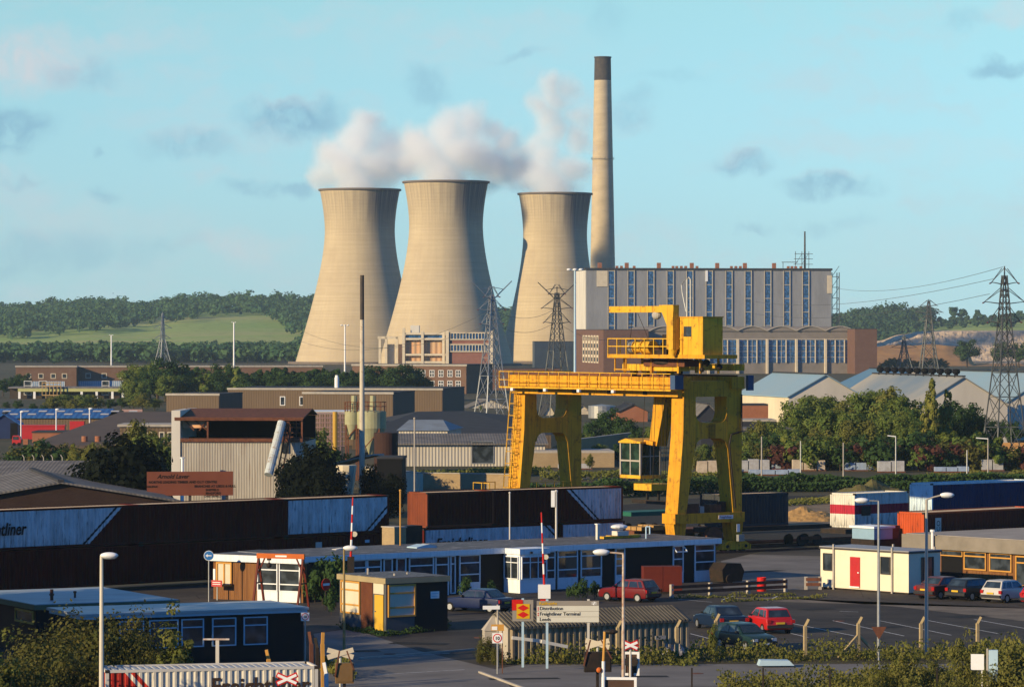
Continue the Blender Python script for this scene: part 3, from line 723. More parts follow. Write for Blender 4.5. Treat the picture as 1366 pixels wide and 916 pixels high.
# brick office with two rows of white windows
Yo = 1000.; ang = R(-15); A = gx(622, Yo); L = -reach(A, ang, 470)
A0 = Vector((A.x - math.cos(ang) * L, A.y - math.sin(ang) * L, 0))
of = building('brick_office', 'long brown brick office with two rows of white windows below the coal plant', 'building', A0, ang, L, 26, zat(487.5, Yo), m_brick, m_roofd, coping=m_curb, over=.15)
for py_ in (502, 516):
    for px in (540, 552, 564, 576, 588, 600, 611):
        d = reach(A0, ang, px); window(of, d - .5, zat(py_, Yo), 1.1, 1.5, frame=m_white, nx=2, nz=2, t_=.14)
building('rear_block', 'dark low block behind the lattice pylon, right of the brick office', 'building', gx(622, 1060), R(-2), 26, 20, zat(492, 1060), m_brickb, m_roofd)

# long brown brick works at the left
Yl = 1120.; ang = R(6); A = gx(21, Yl); L = reach(A, ang, 102)
lw = building('brick_works', 'long brown brick works with small square windows and a pale blue glazed strip', 'building', A, ang, L, 24, zat(489, Yl), m_brick, m_roofd, coping=m_curb, over=.15)
for px in (38, 54.5, 71, 86): window(lw, reach(A, ang, px) - .55, zat(504, Yl), 1.1, 1.1, frame=m_cream, t_=.22)
f = MB(); x0, x1 = reach(A, ang, 41), reach(A, ang, 86)
for k in range(19): x = x0 + (x1 - x0) * k / 18; f.box(x - .06, x + .06, -.12, -.05, zat(516, Yl), zat(508.5, Yl))
MB().box(x0, x1, -.05, -.003, zat(516, Yl), zat(508.5, Yl)).build('pane', mat('frosted_blue_glass', (.30, .40, .50), (.18, .27, .38), .5, .3, .8), f.build('window_strip', m_white, lw))
A = gx(103, Yl + 8); L = reach(A, ang, 430)
lw2 = building('brick_works', 'brown brick wing behind the dark conifer row, with a longer glazed strip', 'building', A, ang, L, 20, zat(489, Yl + 8), m_brick, m_roofd, coping=m_curb, over=.15)
for px in (117.6, 139, 161, 290): window(lw2, reach(A, ang, px) - .55, zat(504, Yl), 1.1, 1.1, frame=m_cream, t_=.22)
f = MB(); x0, x1 = reach(A, ang, 105), reach(A, ang, 196)
for k in range(37): x = x0 + (x1 - x0) * k / 36; f.box(x - .06, x + .06, -.12, -.05, zat(516, Yl), zat(508.5, Yl))
MB().box(x0, x1, -.05, -.003, zat(516, Yl), zat(508.5, Yl)).build('pane', bpy.data.materials['frosted_blue_glass'], f.build('window_strip', m_white, lw2))
# lower canteen-like wing with a columned walkway
Yk = 930.; ang = R(1); A = gx(12, Yk); L = reach(A, ang, 167); H = zat(518, Yk)
kk = thing('columned_block', 'low dark block with white columns under a pale yellow beam', 'building', A, ang)
MB().box(0, L, 1.6, 12, 0, H).build('wall', mat('dark_brown_wall', (.06, .045, .035), None, 1, .9, .5), kk)
MB().box(-.2, L + .2, -.4, 12.2, H + .003, H + .35).build('roof', m_roofflat, kk)
MB().box(reach(A, ang, 24), L, -.35, .1, H - .75, H).build('beam', mat('lime_beam', (.42, .42, .18), None, 1, .7, .3), kk)
for px in (26, 46, 109, 129, 150, 164): x = reach(A, ang, px); MB().box(x - .28, x + .28, -.3, .25, 0, H - .75).build('column', m_clean, kk)
for px in (36, 56, 140): window(kk, reach(A, ang, px) - .8, 1.0, 1.6, 3.2, y=1.6, frame=m_white, nz=3, t_=.12)
sc_ = MB(); xa, xb = reach(A, ang, 57), reach(A, ang, 82)
for z in (H + .6, H + 1.4, H - 1.6): sc_.bar((xa, -1.4, z), (xb, -1.4, z), .22)
for k in range(6): x = xa + (xb - xa) * k / 5; sc_.bar((x, -1.4, 0 if k % 2 else H - 1.6), (x, -1.4, H + 1.6), .16)
tag(sc_.build('scaffold', mat('scaffold_boards', (.42, .28, .12), None, 2, .8, .6)), 'tan scaffold platform against the columned block', 'scaffold'); bpy.data.objects['scaffold'].location = A; bpy.data.objects['scaffold'].rotation_euler.z = ang

# ------------------------------------------------------------------ tree belts in the middle distance
def top_h(py, Y): return CAMZ - (py - HY) * Y / F
belt = [(176, 490, 880, 'm'), (188, 482, 900, 'm'), (200, 478, 905, 'p'), (210, 474, 895, 'g'), (221, 478, 890, 'd'), (232, 484, 900, 'p'), (240, 478, 910, 'p'), (250, 476, 895, 'g'), (262, 478, 905, 'p'), (272, 486, 880, 'g'), (283, 492, 890, 'd'),
        (300, 486, 900, 'd'), (309, 476, 905, 'g'), (320, 480, 890, 'g'), (334, 488, 900, 'p'), (346, 482, 905, 'p'), (357, 484, 900, 'p'), (367, 481, 905, 'p'), (375, 478, 900, 'p'), (386, 484, 900, 'p'), (396, 486, 905, 'p'), (405, 486, 895, 'p'),
        (415, 483, 900, 'p'), (427, 480, 905, 'p'), (440, 483, 900, 'p'), (449, 481, 895, 'p'), (460, 486, 900, 'p'), (470, 484, 905, 'p'), (492, 488, 900, 'd'), (505, 486, 905, 'p'), (517, 489, 900, 'd'), (530, 487, 895, 'd'), (545, 487, 900, 'd'), (556, 492, 905, 'd'),
        (292, 500, 870, 'd'), (330, 500, 860, 'd'), (350, 500, 865, 'd'), (372, 500, 860, 'd'), (394, 500, 865, 'd'), (416, 500, 860, 'd'), (438, 500, 865, 'd'), (462, 500, 860, 'd'), (484, 502, 865, 'd'), (200, 496, 865, 'd'), (224, 498, 860, 'm'), (250, 500, 865, 'd'), (182, 506, 850, 'm')]
words_ = {'m': 'sunlit bushy tree', 'p': 'dark pointed tree', 'g': 'yellow-green pointed tree', 'd': 'dark rounded tree'}
for (px, ty, Y, k) in belt:
    pr = {'m': T_mid, 'p': T_pop, 'g': T_popg, 'd': T_dark}[k]
    where = 'before the brick wing, left end of the belt' if px < 230 else ('in the belt above the brown shed' if px < 300 else ('in the pointed row left of the thin mast' if px < 480 else 'before the brick office'))
    place(pr, gx(px, Y), top_h(ty, Y), words_[k] + ' ' + where, group='belt of trees in front of the power station', wide=1.25)
for i, (px, ty, Y) in enumerate([(72, 528, 780), (86, 524, 790), (98, 532, 770), (112, 524, 780), (128, 526, 785), (178, 526, 800), (190, 524, 790), (206, 530, 795)]):
    place(T_mid if i % 2 else T_ol, gx(px, Y), top_h(ty, Y), 'rounded sunlit bush-like tree behind the blue roofed depot', group='row of round trees behind the blue roofed depot', wide=1.5)
for i, (px, ty, Y) in enumerate([(4, 505, 960), (20, 502, 1000), (30, 498, 1020), (8, 536, 800), (24, 534, 790), (44, 538, 780), (58, 540, 770), (148, 532, 790), (162, 530, 800)]):
    place(T_dark, gx(px, Y), top_h(ty, Y), 'dark tree beside the columned block at the left', group='dark trees beside the columned block', wide=1.4)

# ------------------------------------------------------------------ pylons
def pylon(label, px, Y, ptop, base_w, arms, rz=.5, t_=.14, heavy=1.0, group='electricity pylons', m=None):
    """arms: list of (height, half width)"""
    m = m or m_steel; root = thing('electricity_pylon', label, 'pylon', gx(px, Y), rz, group); H = zat(ptop, Y)
    b = MB(); waist = arms[-1][0] if arms else H * .6
    def hw(z): 
        if z < waist: return base_w / 2 + (base_w * .13 - base_w / 2) * (z / waist) ** .85
        return base_w * .13 * (1 - .75 * (z - waist) / max(.1, H - waist)) 
    zs = [0]; 
    while zs[-1] < H - 1.2: zs.append(min(H - .6, zs[-1] + max(1.5, 2.1 * hw(zs[-1]))))
    cs = lambda z: [(sx * hw(z), sy * hw(z), z) for sx, sy in ((-1, -1), (1, -1), (1, 1), (-1, 1))]
    for z0, z1 in zip(zs[:-1], zs[1:]):
        c0, c1 = cs(z0), cs(z1)
        for i in range(4):
            b.bar(c0[i], c1[i], t_ * 1.5 * heavy); b.bar(c0[i], c1[(i + 1) % 4], t_ * .8 * heavy); b.bar(c0[(i + 1) % 4], c1[i], t_ * .8 * heavy)
            if z0 > 0: b.bar(c0[i], c0[(i + 1) % 4], t_ * .8 * heavy)
    b.bar((0, 0, zs[-1] - .5), (0, 0, H), t_ * 1.4); b.build('lattice', m, root)
    for (z, w_) in arms:
        for s_ in (-1, 1):
            a = MB(); k = hw(z)
            for sy in (-k, k): a.bar((s_ * k, sy, z), (s_ * w_, 0, z + .25), t_ * heavy); a.bar((s_ * k * .8, sy, z + 1.9), (s_ * w_, 0, z + .25), t_ * .8 * heavy)
            ao = a.build('cross_arm', m, root)
            i_ = MB(); i_.tube((s_ * w_, 0, z + .2), (s_ * (w_ + .25) - .35, -.75, z + .08), .08, .08, 6); i_.tube((s_ * w_, 0, z + .2), (s_ * (w_ + .25) + .35, .75, z + .08), .08, .08, 6); i_.build('insulator', m_insul, ao)
    return root
PY = {}
PY['big'] = pylon('tall lattice pylon at the right edge standing in front of the warehouses', 1340, 470, 355, 4.7, [(zat(379, 470), 1.75), (zat(405, 470), 2.7), (zat(431, 470), 2.1)], rz=.35, t_=.085, m=m_dsteel)
PY['a'] = pylon('lattice pylon standing before the gap between two cooling towers', 656, 640, 386, 5.0, [(zat(397, 640), 1.3), (zat(414, 640), 2.4), (zat(433, 640), 2.0)], rz=.5, t_=.10)
PY['b'] = pylon('lattice pylon standing before the rightmost cooling tower', 743, 700, 382, 5.4, [(zat(393, 700), 1.5), (zat(412, 700), 2.9), (zat(431, 700), 2.5)], rz=.4, t_=.10, m=m_dsteel)
for k, Y, pt in (('a', 640, 386), ('b', 700, 380)):
    r_ = PY[k]; z = zat(397, Y) - .6; b = MB()
    for s_ in (-1, 1):
        b.bar((0, 0, z), (s_ * 3.8, 0, z + 3.4), .13); b.bar((s_ * .9, 0, z + .9), (s_ * 3.8, 0, z + 3.4), .1); b.bar((0, 0, z + 2.4), (s_ * 2.3, 0, z + 2.0), .1); b.bar((s_ * .9, 0, z + .9), (s_ * 2.3, 0, z + 2.0), .1)
    b.build('v_arm', m_steel if k == 'a' else m_dsteel, r_)
PY['c'] = pylon('slim lattice pylon before the rubble heap', 1239, 1250, 399, 6.5, [(zat(408, 1250), 2.6), (zat(417, 1250), 4.4), (zat(428, 1250), 3.2)], rz=.1, t_=.19, m=m_dsteel)
PY['d'] = pylon('small lattice pylon before the ochre cutting, left of the slim pylon', 1206, 1450, 446, 6, [(zat(456, 1450), 3), (zat(464, 1450), 5)], rz=.2, t_=.17, m=m_dsteel)
PY['e'] = pylon('faint lattice pylon in front of the hillside pasture', 217, 1700, 416, 6, [(zat(427, 1700), 3.5), (zat(438, 1700), 4.5), (zat(452, 1700), 4)], rz=.6, t_=.16, m=m_steel)
def wire(name, p, q, sag, label, r=.018, n=14):
    b = MB(); pts = []
    for i in range(n + 1): t_ = i / n; v = Vector(p).lerp(Vector(q), t_); v.z -= sag * 4 * t_ * (1 - t_); pts.append(v)
    b.path(pts, r, 4); return tag(b.build(name, m_dsteel), label, 'cable', 'overhead power lines')
for i, (pa, pb, sg) in enumerate([((1325, 372), (1000, 401), 2), ((1320, 392), (1000, 417), 2), ((1338, 356), (1120, 385), 1.5)]):
    wire('power_line', atd(*pa, 470), atd(*pb, 900), sg, ['thin cable running from the middle arm of the tall pylon', 'thin cable running from the lower arm of the tall pylon', 'thin earth wire running from the tip of the tall pylon'][i], .03)
for i, (pa, pb, sg, Ya, Yb) in enumerate([((660, 414), (740, 412), 1.5, 640, 700), ((662, 433), (738, 431), 1.5, 640, 700), ((400, 440), (650, 434), 4, 900, 640), ((400, 455), (652, 415), 4, 900, 640), ((745, 431), (840, 446), 2, 700, 800)]):
    wire('power_line', atd(*pa, Ya), atd(*pb, Yb), sg, ['upper thin cable between the two pylons before the towers', 'lower thin cable between the two pylons before the towers', 'thin cable crossing the left towers to the first pylon', 'higher thin cable crossing the left towers to the first pylon', 'thin cable from the right of the two pylons to the turbine hall'][i], .03)

# tall floodlight masts
def mast(label, px, Y, ptop, r=.16, head=1.3, m=None, heads=3, group='tall floodlight masts'):
    root = thing('floodlight_mast', label, 'floodlight', gx(px, Y), 0, group); H = zat(ptop, Y)
    MB().tube((0, 0, 0), (0, 0, H), r * 1.2, r * .8, 8).build('pole', m or m_clean, root)
    for k in range(heads):
        x = (k - (heads - 1) / 2) * head * 2 / max(1, heads - 1); b = MB(); b.ball((x, 0, H + .05), head * .38, 8, (1, .8, .55)); b.build('lamp_head', m_clean, root)
    MB().bar((-head, 0, H), (head, 0, H), .1).build('cross_bar', m or m_clean, root); return root
m_bluep = mat('pale_blue_paint', (.40, .55, .65), None, 2, .5, .3)
mast('tallest slim floodlight mast, three heads, before the boiler house', 767, 640, 360, .2, 1.0, m_bluep)
mast('white floodlight mast in front of the leftmost tower', 460, 1050, 434, .22, .9)
mast('white floodlight mast in front of the hillside pasture', 312, 1050, 430, .22, .5, heads=2)
mast('white floodlight mast above the brick works roof', 148.5, 1150, 447, .22, .5, heads=2)

# ------------------------------------------------------------------ brown sheds
def boxpx(name, label, cat, pxl, pxr, pytop, Y, ang, dep, wall, side, roof, group=None, coping=m_curb):
    A = gx(pxl, Y); L = reach(A, ang, pxr); H = zat(pytop, Y)
    r_ = thing(name, label, cat, A, ang, group); MB().box(0, L, 0, dep, 0, H).build('wall', wall, r_)
    if side: MB().box(L + .002, L + .06, 0, dep, 0, H - .02).build('end_wall', side, r_)  # end turned from the sun skinned darker, shade put into its colour
    MB().box(-.1, L + .1, -.1, dep + .1, H + .003, H + .2).build('roof', roof, r_)
    if coping: MB().box(-.14, L + .14, -.14, -.102, H - .1, H + .26).build('coping', coping, r_)
    return r_, A, L, H
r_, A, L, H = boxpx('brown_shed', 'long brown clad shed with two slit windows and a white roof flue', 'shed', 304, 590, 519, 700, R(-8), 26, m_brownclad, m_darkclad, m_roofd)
for px in (377, 403): window(r_, reach(A, R(-8), px) - .35, zat(541, 690), .7, 1.4, frame=m_white, t_=.14)
x = reach(A, R(-8), 438.5); MB().tube((x, 8, H), (x, 8, H + 2.1), .42, .42, 10).tube((x, 8, H + 2.1), (x, 8, H + 2.5), .3, .3, 8).build('flue', m_clean, r_)
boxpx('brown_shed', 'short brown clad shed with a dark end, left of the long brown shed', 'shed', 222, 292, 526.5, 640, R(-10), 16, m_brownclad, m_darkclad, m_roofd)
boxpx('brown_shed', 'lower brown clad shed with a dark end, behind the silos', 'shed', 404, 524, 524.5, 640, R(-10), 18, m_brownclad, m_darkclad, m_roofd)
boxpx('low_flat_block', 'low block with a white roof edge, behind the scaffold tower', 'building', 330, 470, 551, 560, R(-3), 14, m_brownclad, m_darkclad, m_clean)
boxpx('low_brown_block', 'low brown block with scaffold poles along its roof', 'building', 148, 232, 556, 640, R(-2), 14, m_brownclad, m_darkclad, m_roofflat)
b = MB(); Ya = 636
for px in range(150, 232, 5): q = gx(px, Ya); b.bar((q.x, Ya, zat(556, Ya)), (q.x, Ya, zat(550, Ya)), .07)
b.bar(atd(150, 553, Ya), atd(231, 553, Ya), .09); b.bar(atd(145, 555, Ya - .5), atd(231, 556, Ya - .5), .2); b.bar(atd(165, 548.5, Ya), atd(190, 548.5, Ya), .2); b.bar(atd(163, 546.5, Ya), atd(190, 546.5, Ya), .16)
tag(b.build('roof_scaffold', mat('pink_primer', (.45, .28, .25), None, 2, .8, .4)), 'pinkish scaffold railing on the low brown block roof', 'scaffold')

# dark hipped roof hall behind the pale sheds
A = at(520, 592, 0); b = MB(); r_ = thing('dark_roofed_hall', 'hall with a broad dark hipped roof, behind the pale sheds', 'building', gx(530, 560), 0)
H0, H1 = zat(580, 545), zat(546, 600)
def xy(px, Y): return ((px - 683) * Y / F - r_.location.x, Y - r_.location.y)
e = [(*xy(470, 540), H0), (*xy(735, 545), H0), (*xy(765, 620), H0), (*xy(500, 640), H0)]; rd = [(*xy(556, 585), H1), (*xy(622, 590), H1)]
b.add(e + rd, [(0, 1, 5, 4), (1, 2, 5), (2, 3, 4, 5), (3, 0, 4), (3, 2, 1, 0)]); b.build('roof', m_roofd, r_)
b = MB(); q = [(x, y, H0 - .02) for (x, y, _) in e]; b.prism([(x, y, 0) for (x, y, _) in q], (0, 0, H0 - .02)); b.build('wall', m_brownclad, r_)

# pale sheds
A = gx(532, 520); an = R(-6); L = reach(A, an, 597)
sp1 = thing('pale_shed', 'small pale shed with a bluish roof, beside the silos', 'shed', A, an); H = zat(574, 520); Hr = zat(558, 540)
MB().box(0, L, 0, 16, 0, H).build('wall', m_pale, sp1)
MB().add([(-.3, -.3, H + .01), (L + .3, -.3, H + .01), (L - 2.2, 13, Hr), (-.3, 13, Hr), (L + .3, 16.3, H + .01), (-.3, 16.3, H + .01)], [(0, 1, 2, 3), (1, 4, 2), (3, 2, 4, 5), (0, 5, 4, 1), (0, 3, 5)]).build('roof', mat('bluish_roof', (.24, .28, .31), (.17, .18, .19), .4, .85, .8), sp1)
A = gx(526, 474); an = R(2); L = reach(A, an, 727)
sp2 = thing('pale_shed', 'long pale corrugated shed with a grey roof, left of the crane leg', 'shed', A, an); H = zat(592, 474); Hr = zat(579, 488)
MB().box(0, L, 0, 22, 0, H).build('wall', m_pale, sp2)
MB().prism([(-.4, -.5, H - .1), (-.4, 11, Hr), (-.4, 22.4, H - .1), (-.4, 22.4, H + .05), (-.4, 11, Hr + .2), (-.4, -.5, H + .08)], (L + .8, 0, 0)).build('roof', m_roofg, sp2)
window(sp2, L - 9, .4, 2.6, 2.6, frame=m_steel, pane=m_pane)
building('buff_block', 'low buff brick block with a flat roof behind the left crane leg', 'building', gx(700, 470), R(3), 11, 9, zat(604, 470), m_bricky, m_curb)

# buff yard walls behind the container row
for i, (pa, pb, h, nm) in enumerate([((556, 651), (690, 653), 1.6, 'long buff brick yard wall behind the container row'), ((762, 622), (842, 610), 3.2, 'pale wall seen between the two crane legs'), ((480, 650), (560, 660), 2.2, 'pale rendered yard wall beside the concrete hopper')]):
    a, c = at(*pa), at(*pb); d = c - a; w_ = thing('yard_wall', nm, 'wall', a, math.atan2(d.y, d.x)); MB().box(0, d.length, 0, .35, -.1, h).build('brickwork', m_bricky if i != 2 else m_cream, w_)
    MB().box(-.05, d.length + .05, -.06, .41, h + .003, h + .1).build('coping', m_curb, w_)

# ------------------------------------------------------------------ left depots
H = zat(557.5, 610)
d1 = thing('blue_roofed_depot', 'depot with a bright blue roof with pale rooflights and a red door', 'depot', gx(-40, 610), 0)
Lx = reach(gx(-40, 610), 0, 139); MB().box(0, Lx, 0, 20, 0, H).build('wall', m_brownclad, d1)
MB().prism([(-.3, -.4, H), (-.3, 10, zat(546.5, 620)), (-.3, 20.4, H), (-.3, 20.4, H + .1), (-.3, 10, zat(546.5, 620) + .2), (-.3, -.4, H + .15)], (Lx + .8, 0, 0)).build('roof', m_roofbb, d1)
sl = (zat(546.5, 620) + .2 - H - .15) / 10.4
for j in range(2):
    for k in range(8):
        x = 3 + k * 2.9 + j * 1.3; y = 2.3 + j * 3.6; z = H + .19 + sl * (y + .4)
        MB().add([(x, y, z), (x + 1.3, y, z), (x + 1.3, y + 1.6, z + sl * 1.6), (x, y + 1.6, z + sl * 1.6)], [(0, 1, 2, 3)]).build('rooflight', m_panelw, d1)
x = reach(gx(-40, 610), 0, 93); MB().box(x, x + 2.3, -.08, -.003, 0, zat(561.5, 610)).build('door', m_red, d1)
boxpx('red_trailer_row', 'long dark red trailer body parked before the blue roofed depot', 'trailer', 28, 86, 568.5, 590, R(2), 2.6, m_red, None, m_red, coping=None)
boxpx('red_brick_wall_block', 'orange brick block between the red trailer and the curved roof', 'building', 43, 100, 577, 572, R(0), 8, m_brickr, None, m_roofd, coping=None)
A = gx(-15, 592); dd = gable('blue_gabled_shed', 'small blue gabled shed with a dark doorway at the left edge', 'shed', A, R(4), 4.6, 8, zat(566, 592), zat(553, 592), mat('navy_sheeting', (.02, .035, .10), None, 1, .7, .4), m_roofbb)
MB().box(3.3, 4.4, -.05, -.003, 0, zat(564, 592)).build('doorway', m_black, dd)
# brown building with curved eaves and long dark roof
Yb = 490.; cvb = thing('curved_roof_building', 'brown building with a rounded eave and a long dark sloping roof', 'building', gx(36, Yb), 0)
Lc = reach(gx(36, Yb), 0, 190); prof = [(0, 0), (0, zat(598, Yb))]
z0 = zat(598, Yb)
for k in range(7): a = math.pi / 2 * k / 6; prof.append((1.4 - 1.4 * math.cos(a), z0 + .5 * math.sin(a)))
prof.append((46, zat(549, 536))); prof.append((46, 0))
MB().prism([(y * .158, y, z) for y, z in prof], (Lc, 0, 0)).build('shell', mat('brown_roof_sheet', (.12, .085, .062), (.085, .062, .048), .3, .75, .6), cvb)
for px in (47, 58): x = reach(gx(36, Yb), 0, px); MB().box(x, x + .45, -.3, -.003, 0, 1.5).build('brick_pier', m_brickr, cvb)
for px in (107, 125): x = reach(gx(36, Yb), 0, px); MB().tube((x, 5, 1.8), (x, 5, zat(583, Yb)), .4, .4, 12).build('vent_stack', m_brickr, cvb)
MB().box(0, reach(gx(36, Yb), 0, 74) , -.2, -.003, 0, zat(601, Yb)).build('eave_wall', mat('dull_brown_wall', (.12, .08, .05), None, .5, .8, .6), cvb)
# low arcaded block
Yz = 480.; A = gx(160, Yz); r_ = thing('arcaded_block', 'low brown block with a row of pale arched windows', 'building', A, 0); L = reach(A, 0, 232); H = zat(569, Yz)
MB().box(0, L, 0, 8, 0, H).build('wall', m_brownclad, r_); MB().box(-.3, L + .2, -.3, 8.2, H + .003, H + .3).build('roof', m_curb, r_)
for k in range(6): x = .8 + k * 1.05; window(r_, x, H - 1.75, .45, 1.0, frame=m_cream, t_=.12)
for i, (px, t_) in enumerate([(28, 549), (75, 546), (119.5, 545)]):
    rr = thing('depot_lamp', ['white lamp post at the left end of the blue roofed depot', 'white lamp post in the middle of the blue roofed depot', 'white lamp post at the right end of the blue roofed depot'][i], 'lamp post', gx(px, 578), 0, 'lamp posts before the blue roofed depot')
    H = zat(t_, 578); MB().tube((0, 0, 0), (0, 0, H), .11, .09, 6).build('pole', m_clean, rr); MB().ball((.15, 0, H), .32, 8, (1, .6, .5)).build('lamp_head', m_clean, rr)
# red lorry cab and estate cars behind the near roof
rr = thing('red_lorry_cab', 'small red lorry cab parked below the orange brick block', 'lorry', gx(16, 556), 0)
MB().prism([(0, 0, .3), (1.2, 0, .3), (1.3, 0, .9), (1.0, 0, 1.5), (.1, 0, 1.5), (0, 0, .9)], (0, 1.4, 0)).build('cab', m_red, rr)
MB().box(.15, .95, -.03, -.002, .9, 1.35).build('side_window', m_pane, rr)
for x in (.28, 1.0): MB().tube((x, -.05, .25), (x, .3, .25), .25, .25, 14).build('wheel', m_black, rr)
MB().box(1.6, 2.3, 0, 1, .2, 1.0).build('orange_box', m_brickr, rr)

# no-entry style road sign on the roofline
rr = thing('road_sign', 'red and white banded sign behind the near grey roof', 'sign', gx(57, 470), 0)
MB().tube((0, 0, 0), (0, 0, 2.0), .06, n=6).build('post', m_clean, rr); MB().box(-.22, .22, -.08, -.04, 2.0, 2.75).build('plate', m_red, rr); MB().box(-.22, .22, -.1, -.082, 2.25, 2.42).build('band', m_clean, rr)

# ------------------------------------------------------------------ white open-topped shed
Yw = 372.; an = R(-3); A = gx(229, Yw); L = reach(A, an, 404); Hg = zat(588, Yw); Ht = zat(557, Yw)
ws = thing('open_topped_shed', 'pale corrugated shed, open under a rusty roof, with a sloping chute', 'shed', A, an)
m_wsheet = mat('weathered_sheet', (.40, .37, .31), (.29, .26, .22), .6, .85, .8, stretch=(1, 1, .2), streak=(.18, .11, .07), streakamt=.55)
b = MB(); b.corr((.9, 0), (L, 0), 0, Hg, .26, .02); b.build('sheeting', m_wsheet, ws)
MB().box(.9, L, .04, 12, 0, Hg - .1).build('wall', m_wsheet, ws)
MB().box(0, .85, -.15, 12, 0, Ht + .7).build('end_wall', m_panelw, ws)
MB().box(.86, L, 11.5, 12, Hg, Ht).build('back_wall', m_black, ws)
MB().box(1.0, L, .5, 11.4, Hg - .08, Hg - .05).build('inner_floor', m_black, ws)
b = MB(); b.prism([(.3, -.25, Ht - .1), (.3, 8, zat(546, Yw + 8)), (.3, 12.6, Ht), (.3, 12.6, Ht + .12), (.3, 8, zat(546, Yw + 8) + .12), (.3, -.25, Ht + .04)], (L - .2, 0, 0)); b.build('roof', m_rust, ws)
b = MB(); b.bar((.3, -.1, Ht - .15), (L, -.1, Ht - .15), .22); b.bar((.9, -.1, Hg + .1), (L, -.1, Hg + .1), .28, .35); b.bar((.9, 6, Hg + .1), (L, 6, Hg + .1), .28); b.build('beam', m_rust, ws)
b = MB()
for x in (L - .1, L * .985 - 1.2, 3.5): b.bar((x, .1, 0), (x, .1, Ht), .16)
b.build('post', m_rust, ws); b = MB()
for x0, x1 in ((1.2, 2.1), (2.1, 3.4), (3.4, 2.6)): b.bar((x0, .6, Ht - .2), (x1, .6, Hg + 1.0), .1)
b.build('truss', m_rust, ws); b = MB()
for z in (.4, .8, 1.3, 1.7): b.bar((L - 2.2, .6, Hg + z), (L - .2, .6, Hg + z), .08)
for x in (L - 2, L - 1.3, L - .7): b.bar((x, .6, Hg), (x, .6, Ht - .3), .09)
b.build('bracing', m_rust, ws)
MB().box(1.0, 3.3, .7, .8, Ht - 1.0, Ht - .15).build('inner_panel', m_or, ws)
p0, p1 = atd(376, 563, Yw - 1.2), atd(358, 633, Yw - 4); inv = Matrix.Translation(A) @ Matrix.Rotation(an, 4, 'Z'); inv = inv.inverted()
p0, p1 = inv @ p0, inv @ p1; b = MB(); b.tube(p0, p1, .42, .42, 14)
for k in range(7): c = p0.lerp(p1, .08 + k * .14); e = p0.lerp(p1, .085 + k * .14 + .008); b.tube(c, e, .46, .46, 14)
b.build('chute', mat('pale_chute', (.50, .56, .56), (.35, .36, .34), 1, .7, .7, rust=(.25, .13, .07), rustamt=.7), ws)
p2 = p1 + Vector((.9, .5, 0)); b = MB(); b.bar(p0 + Vector((.5, .3, 0)), p2 + Vector((-.1, 0, 0)), .12); b.bar(p0 + Vector((.9, .4, -.6)), p2 + Vector((.3, 0, 0)), .1)
for k in range(10): c = (p0 + Vector((.5, .3, 0))).lerp(p2, k / 9); d = (p0 + Vector((.9, .4, -.6))).lerp(p2 + Vector((.3, 0, 0)), k / 9); b.bar(c, d, .07)
b.build('chute_frame', m_rust, ws)
window(ws, reach(A, an, 377), zat(603, Yw), .55, .9, y=-.07, frame=m_soot, t_=.06)
x = reach(A, an, 249); MB().tube((x, -3, 0), (x, -3, zat(611, Yw - 3)), .16, n=8).tube((x, -3, zat(611, Yw - 3)), (x, -3, zat(609.5, Yw - 3)), .24, n=8).build('vent_pipe', m_clean, ws)

# sawmill sign board
Ys = 316.; A = gx(196, Ys); an = R(8); L = reach(A, an, 311); z0, z1 = zat(661, Ys), zat(629, Ys)
sb = thing('timber_sign', 'big rust-red signboard with dark lettering about a timber and DIY centre', 'sign', A, an)
MB().box(0, L, 0, .12, z0, z1).build('board', mat('salmon_board', (.20, .065, .038), (.16, .05, .03), .6, .8, .6), sb)
for x in (.5, L / 2, L - .5): MB().box(x - .1, x + .1, .125, .3, 0, z1 - .1).build('post', m_soot, sb)
m_ink = mat('black_lettering', (.02, .012, .01), None, 3, .8, .1)
def sgn(s_, x, z, size, sh=0): text('lettering', s_, size, m_ink, (x, -.008, z), R(90), 0, sb, .004, sh, bold=.012)
sgn('Arnold Laver', L * .12, z1 - .55, .48, .3); sgn('NORTHS LEADING TIMBER AND D.I.Y CENTRE', L * .02, z1 - .95, .27)
sgn('BRANCHES AT LEEDS & HULL', L * .55, z1 - 1.3, .26); sgn('SHEFFIELD', L * .68, z1 - 1.6, .24); sgn('BRADFORD', L * .68, z1 - 1.87, .24); sgn('CHESTERFIELD', L * .66, z1 - 2.12, .22); sgn('HALIFAX', L * .0, z1 - 1.3, .22)

# thin works chimney
Yt = 380.; tc_ = thing('thin_chimney', 'very thin pale steel chimney with a black top, left of centre', 'chimney', gx(483, Yt), 0); H = zat(367, Yt)
MB().lathe([(.30, 0), (.24, H * .5), (.2, H - 4.4)], 12).build('shaft', mat('pale_flue', (.55, .49, .38), (.42, .36, .28), 1, .7, .7, rust=(.3, .2, .1), rustamt=.5), tc_)
MB().lathe([(.205, H - 4.4), (.20, H), (.14, H), (.14, H - 1)], 12).build('black_top', m_soot, tc_)

